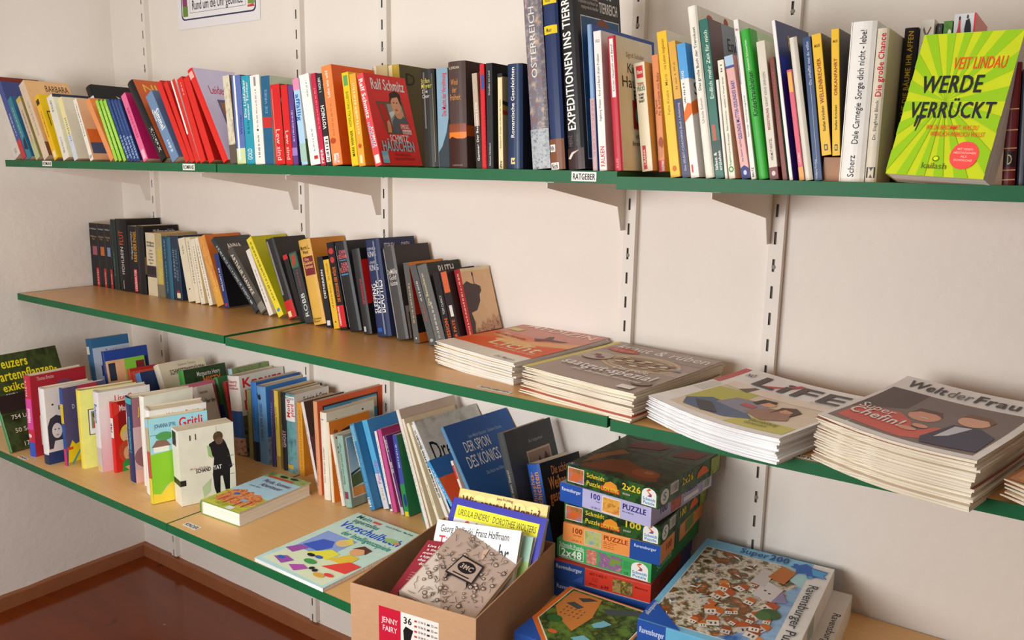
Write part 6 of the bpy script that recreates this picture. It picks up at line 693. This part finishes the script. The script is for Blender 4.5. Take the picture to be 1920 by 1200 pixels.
vil+=[('P',[(.56,.5),(.72,.47),(.76,.62),(.6,.68)],'#c8c4c4'),('P',[(.5,.62),(.62,.6),(.64,.78),(.54,.8)],'#bcb8b4'),('P',[(.6,.72),(.74,.68),(.78,.84),(.66,.88)],'#b0682c'),('P',[(.72,.47),(.83,.5),(.76,.6)],'#8880a4'),('E',.64,.57,.01,.007,'#2c2c34'),('E',.68,.55,.01,.007,'#2c2c34'),('E',.76,.36,.07,.05,'#3c5c34'),('E',.72,.33,.05,.04,'#4c6c3c')]
vil=[(q[0],)+(([(.04+.0+a*.93,b) for a,b in q[1]],)+q[2:] if q[0]=='P' else (q[1]*.93+.04,)+q[2:]) for q in vil]
pbox((2.112,-.402,ZL+.0435),R(4),.238,.352,.043,'#5ca4c8','big light blue puzzle box with a busy village picture, lying on the white one',[('R',0,0,.2,1,'#2450a4'),('T','Ravensburger',.015,.5,.19,.75,'#c8d4ec',0,1)],[('R',0,0,1,1,'#cfccc6'),('R',.35,.15,.5,.9,'#8c9c94')],
 [('R',0,0,1,1,'#74b4d4'),('R',.85,0,1,1,'#e0dcd4'),('R',.045,.04,.86,.9,'#e0e4e4'),('R',.05,.045,.85,.895,'pic:#2c2418,#6c6040,#d0c8b8,#4c4c2c,#94502c,#b8a888:26'),('P',[(.5,.045),(.85,.045),(.85,.75),(.76,.62),(.72,.3),(.6,.1)],'pic:#3c74b4,#8cb0d0,#2c5ca0:12'),('P',[(.64,.9),(.85,.9),(.85,.7),(.76,.74)],'#9cc8cc')]+vil+
 [('P',[(0,0),(.3,0),(0,.2)],'#2450a4'),('T','Ravensburger',.02,.05,.06,.18,'#c8d4ec',-1,0),('T','Super',.3,.915,.52,.985,'#24407c',0,0),('T','200',.53,.915,.68,.985,'#24407c',0,1),
  ('P',[(.7,.9),(.76,.94),(.8,.97),(.86,.94),(.97,.93),(.95,.88),(.985,.85),(.9,.85),(.86,.81),(.83,.86),(.76,.84),(.75,.89)],'#2c5cac'),('E',.735,.93,.02,.014,'#2c5cac'),('E',.87,.83,.02,.014,'#4c9ccc'),('P',[(.85,.93),(.97,.92),(.95,.88),(.97,.85),(.88,.86)],'#4c9ccc'),('T','Ravensburger Puzzle',.885,.02,.96,.79,TXT,-1,0)],grp='two large flat puzzle boxes')
# ---------------------------------------------------------------- magazines
def mag_parts(w,d,th,A,pm,seed,fold):
    g=random.Random(seed); nx,ny=18,16
    def f(u_,v_): return A[0]*(1-u_)**2*(1-.35*v_)+A[1]*math.sin(math.pi*u_)*(1-.6*v_)+A[2]*v_**3+A[3]*u_*u_*(1-v_)
    v=[];fc=[]
    for s in (0,1):
        for j in range(ny+1):
            for i in range(nx+1):
                u_,v_=i/nx,j/ny; e=.35+.65*min(1,u_*6) if fold else 1
                z=f(u_,v_)+(th*.5+(th*.5*e if s else -th*.5*e)); v.append((u_*w,v_*d,z))
    K=(nx+1)*(ny+1)
    for j in range(ny):
        for i in range(nx):
            a=j*(nx+1)+i; fc.append((a,a+nx+1,a+nx+2,a+1)); fc.append((a+K,a+1+K,a+nx+2+K,a+nx+1+K))
    for i in range(nx): fc.append((i,i+1,i+1+K,i+K)); a=ny*(nx+1)+i; fc.append((a+1,a,a+K,a+1+K))
    for j in range(ny): a=j*(nx+1); b=a+nx+1; fc.append((b,a,a+K,b+K)); a+=nx; b+=nx; fc.append((a,b,b+K,a+K))
    return v,fc,f
ORD=['first','second','third','fourth','fifth','sixth','seventh','eighth','ninth','tenth','eleventh','twelfth','thirteenth','fourteenth','fifteenth','sixteenth']
def stack(name,o,yaw,w,d,n,th,A,pm,label,grp,covers,top,jit=.0035,seed=1,sp=0):
    g=random.Random(seed); meshes=[]
    for k in range(2):
        v,fc,f=mag_parts(w,d,th*.93,A,pm,k,True); meshes.append((v,fc,f))
    me=bpy.data.meshes.new('pages'); me.from_pydata(meshes[0][0],[],meshes[0][1]); me.materials.append(pm)
    me.polygons.foreach_set('use_smooth',[abs(p.normal.z)>.7 for p in me.polygons])
    f=meshes[0][2]; cov={}
    def covermesh(c):
        if c in cov: return cov[c]
        nx,ny=18,16; vs=[];fs=[]
        for j in range(ny+1):
            for i in range(nx+1):
                u_=i/nx; e=.35+.65*min(1,u_*6); vs.append((u_*w-.0004,j/ny*d-.0004,f(u_,j/ny)+th*.485+th*.485*e+.0001))
        for j in range(ny):
            for i in range(nx): a=j*(nx+1)+i; fs.append((a,a+1,a+nx+2,a+nx+1))
        base=len(vs)
        for j in range(ny+1): vs.append((-.0008,j/ny*d-.0004,f(0,j/ny)+th*.485-th*.485*.35))
        for j in range(ny): fs.append((base+j,j*(nx+1),(j+1)*(nx+1),base+j+1))
        m=bpy.data.meshes.new('cover'); m.from_pydata(vs,[],fs); m.materials.append(mat(c,'cover')); m.polygons.foreach_set('use_smooth',[True]*len(fs)); cov[c]=m; return m
    z=0
    for k in range(n):
        last=k==n-1; dx=0 if last else g.uniform(-jit,jit); dy=0 if last else g.uniform(-jit,jit)+ (sp if k<2 else 0)
        mw=Matrix.Translation(o)@Matrix.Rotation(yaw,4,'Z')@Matrix.Translation((dx,dy,z))@Matrix.Rotation(0 if last else R(g.uniform(-.6,.6)),4,'Z')
        lab=label[0] if last else '%s magazine, %s from top of the %s'%('pale' if k else 'bottom',ORD[n-1-k],label[1])
        rt=empty('magazine',(0,0,0),lab,'magazine',grp,mw)
        q=bpy.data.objects.new('pages',me); C.objects.link(q); q.parent=rt
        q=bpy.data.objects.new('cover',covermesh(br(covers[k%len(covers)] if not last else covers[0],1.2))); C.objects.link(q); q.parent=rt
        if last:
            F=Face(lambda a,b,off:Vector((a*w,b*d,f(a,b)+th*.485+th*.485*(.35+.65*min(1,a*6))+.0003+off)),w,d,18,16,1.6,1.4)
            prints(F,top,'cover_print','cover_lettering',rt)
        z+=th
A1=(.004,-.001,.004,-.004); A2=(.003,-.001,.002,-.003); A3=(.010,-.006,.008,-.001); A4=(.009,-.005,.012,-.002)
def grid(u0,v0,u1,v1,c): return ('R',u0,v0,u1,v1,c)
stack('s1',(1.566,-.258,ZM),R(-9),.222,.285,13,.0037,A1,PG_Z,['health magazine lettered Licht with glowing orange cover, on top of the leftmost magazine stack','leftmost magazine stack'],'magazines in the leftmost stack',['#c8b8ac','#c4a48c','#c8a038','#b8b4b0'],
 [('R',0,.0,1,.2,'#d8cfc6'),('R',0,.17,1,.62,'#cc6430'),('R',0,.62,1,1,'#b87c70'),('P',[(0,.3),(.3,.5),(.7,.42),(1,.55),(1,.17),(0,.17)],'#c8501c'),('P',[(.15,.62),(.5,.5),(1,.7),(1,.55),(.6,.42),(.1,.5)],'#dc9c6c'),('E',.5,.42,.25,.06,'#e8a868'),('T','Licht',.3,.27,.9,.44,'#f0c8a0',0,0),('T','MEDIZIN',.1,.86,.95,.97,'#dcc4bc',0,1),('P',[(.5,.62),(.58,.56),(.64,.62),(.8,.66),(.84,.7),(.66,.68),(.6,.76),(.56,.74),(.58,.66)],'#5c4440'),('T','NATURSTRAHLEN',.08,.52,.48,.57,'#6c2c10',0,0),('T','Wie viel brauchen wir wirklich?',.45,.22,.95,.26,'#d8c0a8',0,0),('R',.05,.7,.2,.78,'#b8b868'),('T','Das Magazin',.72,.03,.95,.07,'#6c6864',0,0)],seed=2)
stack('s2',(1.822,-.318,ZM),R(-7),.240,.296,12,.0040,A2,PG_ZC,['brown garden magazine with a wicker tray of seeds, topmost of its stack','wicker tray cover stack'],'magazines in the second stack',['#9c8c80','#b84c38','#c8b898','#4c4c5c','#e0d8c4'],
 [('R',0,0,1,1,'#8f8076'),('R',0,.0,.055,1,'#b8ac3c'),('R',.055,.45,1,.6,'#a09288'),('R',.055,.75,1,.88,'#82746a'),('T','kraut & rüben',.12,.84,.97,.97,'#e0dcd8',0,0),('E',.58,.58,.33,.2,'#b8a48c'),('E',.58,.58,.3,.175,'#9c8874'),('E',.58,.58,.28,.16,'#b4a490'),('E',.58,.58,.255,.145,'#8a7868'),('E',.24,.8,.15,.06,'#a84c40'),('T','Das neue Heft',.14,.78,.34,.82,'#d8b8b0',0,0)]+[('E',.38+.1*(i%5)+.03*(i//5%2),.5+.045*(i//5),.035,.022,['#a89c7c','#8c6c54','#c0b49c'][i%3]) for i in range(20)]+[('E',.2,.55,.13,.1,'#a89c94'),('E',.18,.56,.05,.03,'#6c3c3c'),('E',.25,.52,.04,.03,'#6c3c3c'),('T','Das große',.5,.36,.8,.44,'#ded8d0',0,0),('T','saatgut-spezial',.12,.24,.93,.37,'#e8e2da',0,1),('T','Samen selbst gewinnen, säen und ernten',.3,.17,.9,.21,'#d8d0c8',0,0),('R',.82,.03,.94,.1,'#d8d8c8'),('E',.9,.2,.08,.06,'#7c6c60'),('P',[(.82,.55),(.95,.56),(.93,.6)],'#7c8c9c')],seed=5,sp=-.012)
stack('s3',(2.083,-.341,ZM-.004),R(-14),.236,.280,12,.0033,A3,PG_ZW,['magazine with red letter i and two women on a lawn, topmost of its stack','stack with two women on top'],'magazines in the third stack',['#d8d4d2','#c8c8cc','#e0e0e4'],
 [('R',0,0,1,1,'#dcd6d0'),('R',.12,.06,.97,.7,'#c4b8a4'),('R',.0,.62,.06,.98,'#a83c38'),('R',.02,.4,.1,.6,'#b8b8b4'),('P',[(.12,.2),(.12,.55),(.4,.62),(.42,.3)],'#a8a850'),('P',[(.55,.06),(.97,.06),(.97,.2),(.6,.24)],'#b0ac5c'),('R',.12,.6,.97,.7,'#cfc4b8'),('P',[(.24,.6),(.3,.7),(.34,.7),(.32,.58)],'#5c5440'),
  ('P',[(.14,.2),(.24,.34),(.5,.32),(.66,.2),(.5,.12),(.2,.1)],'#4c5c78'),('P',[(.3,.3),(.34,.46),(.5,.5),(.62,.42),(.56,.26)],'#7c7c8c'),('E',.56,.5,.055,.05,'#c49478'),('P',[(.46,.46),(.48,.56),(.58,.57),(.6,.52),(.54,.53),(.51,.44)],'#3c2c24'),('P',[(.52,.3),(.6,.44),(.76,.46),(.84,.3),(.7,.22)],'#8c6c5c'),('E',.73,.46,.05,.05,'#bc8c70'),('P',[(.66,.36),(.66,.5),(.74,.54),(.82,.48),(.8,.36),(.77,.46),(.7,.48)],'#4c3428'),('R',.44,.36,.54,.41,'#a83434'),('P',[(.2,.22),(.3,.26),(.44,.14),(.34,.1)],'#3c3c44'),
  ('T','LiFE',.2,.73,.92,.93,'#4c4444',0,1),('P',[(.36,.76),(.5,.86),(.54,.93),(.5,.93),(.44,.84),(.3,.76)],'#b83438'),('T','NÖ',.1,.84,.17,.9,'#4c4444',0,1),('T','Elternbildung',.66,.16,.86,.21,'#4c4c34',0,0),('T','Gemeinsam',.66,.11,.82,.15,'#4c4c34',0,0),('T','Das Magazin für junge Familien',.72,.7,.96,.72,'#84807c',0,0)],seed=8)
stack('s4',(2.352,-.362,ZM-.004),R(-13),.208,.292,16,.0041,A4,PG_ZC,['magazine with a laughing couple on its cover, topmost of its stack','laughing couple stack'],'magazines in the fourth stack',['#d8d2cc','#c8b8a8','#8c4c44','#d8cfc0'],
 [('R',0,0,1,1,'#dcd6d0'),('R',.03,.05,.95,.78,'#6a5c58'),('P',[(.03,.3),(.3,.5),(.3,.78),(.03,.78)],'#544a48'),('P',[(.06,.1),(.06,.34),(.3,.42),(.42,.34),(.5,.2),(.58,.34),(.7,.36),(.66,.16),(.5,.08)],'#c05c54'),('E',.44,.46,.1,.085,'#c4907c'),('P',[(.34,.46),(.36,.57),(.5,.58),(.54,.5),(.48,.53),(.38,.52)],'#5c4038'),('E',.72,.55,.1,.09,'#c89c84'),('P',[(.62,.58),(.64,.66),(.76,.66),(.83,.6),(.82,.54),(.78,.6),(.66,.6)],'#6c5444'),('P',[(.58,.16),(.64,.44),(.8,.46),(.93,.36),(.94,.1),(.62,.08)],'#3c3c50'),('P',[(.64,.2),(.66,.42),(.76,.44),(.7,.26)],'#b8bcc8'),('E',.5,.3,.05,.03,'#c4907c'),('E',.46,.22,.06,.03,'#c4907c'),('R',.43,.425,.48,.435,'#e0d4cc'),
  ('T','Super',.06,.32,.3,.42,'#e8dcd8',0,0),('T','Chefin!',.06,.2,.42,.32,'#ece4e0',0,1),('T','Welt',.08,.83,.36,.95,'#444040',0,1),('T','der',.37,.83,.54,.95,'#6c6864',0,0),('T','Frau',.55,.83,.86,.95,'#444040',0,1),('E',.94,.87,.045,.04,'#5c5060'),('R',.965,.8,1,.84,'#a03c38')],seed=11,sp=-.008)
stack('s5',(2.583,-.372,ZM-.004),R(-14),.21,.28,5,.0052,(.012,-.003,.004,0),PG_ZC,['brown covered magazine on the stack cut off by the right edge','stack at the right picture edge'],'magazines at the right edge',['#a87048','#c8b090','#8c7c6c'],
 [('R',.02,.02,1,1,'#a46c44'),('R',.3,.5,.9,.95,'#3c3c40'),('P',[(.05,.05),(.2,.05),(.12,.5),(.05,.5)],'#b8804c')],seed=14)
# ---------------------------------------------------------------- labels, poster, bookend
def label_strip(x,y,z,w,h,t,lab,flat=False,parent_col='#e9e6df'):
    rt=empty('shelf_label',(x,y,z),lab,'label','shelf label strips')
    m=MB()
    if flat: m.box(0,0,0,w,h,.0003); F=flatface((0,0,.0003),(w,0,0),(0,h,0),(0,0,1))
    else: m.box(0,-.0003,0,w,0,h); F=flatface((0,-.0003,0),(w,0,0),(0,0,h),(0,-1,0))
    m.build('strip',mat(parent_col,'matte'),rt); prints(F,[('T',t,.05,.15,.95,.85,'#1c1c1e',0,1)],'print','lettering',rt)
label_strip(.222,-.3553,ZU-.0145,.052,.014,'ROMANE','small white label lettered ROMANE near the left end of the upper shelf edge')
label_strip(.878,-.3553,ZU-.0155,.046,.0145,'ROMANE','small white label lettered ROMANE beside the first board joint of the upper shelf')
label_strip(1.9355,-.3553,ZU-.0165,.046,.0150,'RATGEBER','white label lettered RATGEBER on the upper shelf edge')
label_strip(1.735,-.342,ZM+.0004,.075,.013,'ZEITSCHRIFTEN','white label lettered ZEITSCHRIFTEN lying before the leftmost magazine stack',True)
label_strip(2.283,-.350,ZM-.0034,.075,.013,'ZEITSCHRIFTEN','white label lettered SCHRIFTEN between the third and fourth magazine stacks',True)
label_strip(1.052,-.520,ZL+.0004,.048,.017,'KINDER','white label lettered KINDER before the flat hardback',True)
label_strip(1.600,-.530,ZL+.0004,.090,.016,'WEIHNACHTEN','white label lettered WEIHNACHT beside the cardboard box',True)
label_strip(.318,-.532,ZL+.0004,.040,.012,'KINDER','small white label at the left front of the lowest shelf, before the plant lexicon',True)
# sign on the wall above the upper shelf
ps=empty('paper_sign',(.362,-.0015,1.757),'white paper sign with rounded dark frame on the back wall above the upper shelf','sign')
m=MB(); m.box(0,-.0004,0,.372,0,.262); m.build('sheet',mat('#e9e6e8','paper'),ps)
PF=flatface((0,-.0004,0),(.372,0,0),(0,0,.262),(0,-1,0))
def ring(u0,v0,u1,v1,ru,rv,wu,wv,c):
    def pts(a,b,c_,d,r1,r2):
        L=[]
        for (cx_,cy_,s) in ((c_-r1,b+r2,-90),(c_-r1,d-r2,0),(a+r1,d-r2,90),(a+r1,b+r2,180)):
            for k in range(5): t=math.radians(s+k*22.5); L.append((cx_+r1*math.cos(t),cy_+r2*math.sin(t)))
        return L
    return [('P',pts(u0,v0,u1,v1,ru,rv),c),('P',pts(u0+wu,v0+wv,u1-wu,v1-wv,ru*.9,rv*.9),'#eceaec')]
prints(PF,ring(.05,.09,.955,.97,.04,.05,.012,.016,'#3c3a58')+[('R',.16,.16,.84,.9,'#7c7884'),('R',.163,.165,.837,.895,'#eeecee'),('R',.07,.13,.135,.24,'#6c8c3c'),('R',.07,.24,.13,.33,'#8c3c64'),('R',.07,.33,.125,.38,'#c8c83c'),('R',.07,.38,.13,.46,'#b8404c'),('P',[(.86,.14),(.94,.14),(.93,.17),(.86,.16)],'#c8483c'),('R',.865,.17,.94,.32,'#7c9c44'),('R',.865,.32,.94,.44,'#4c7cb0'),
 ('T','Rund um die Uhr geöffnet.',.19,.19,.81,.3,'#2c2a30',0,0)],'sign_print','sign_lettering',ps)
# grey book-end behind the red hardback
be=empty('book_end',(.285,-.33,ZL),'grey metal book-end in the left corner of the lowest shelf','book end')
m=MB(); q=[(0,0),(.09,0),(.09,.135)]+[(.09-.02+.02*math.cos(a),.135+.02*math.sin(a)) for a in (.4,.8,1.2,1.57)]+[(.02+.02*math.cos(a),.135+.02*math.sin(a)) for a in (1.57,2,2.5,2.9)]+[(0,.13)]
n=len(q); m.add([(0,y,z) for y,z in q]+[(.0012,y,z) for y,z in q],[tuple(range(n-1,-1,-1)),tuple(range(n,2*n))]+[(i,(i+1)%n,(i+1)%n+n,i+n) for i in range(n)]); m.build('upright_plate',mat('#8f8478','matte'),be)
m=MB(); m.box(-.04,0,0,0,.09,.001); m.build('foot_plate',mat('#8f8478','matte'),be)
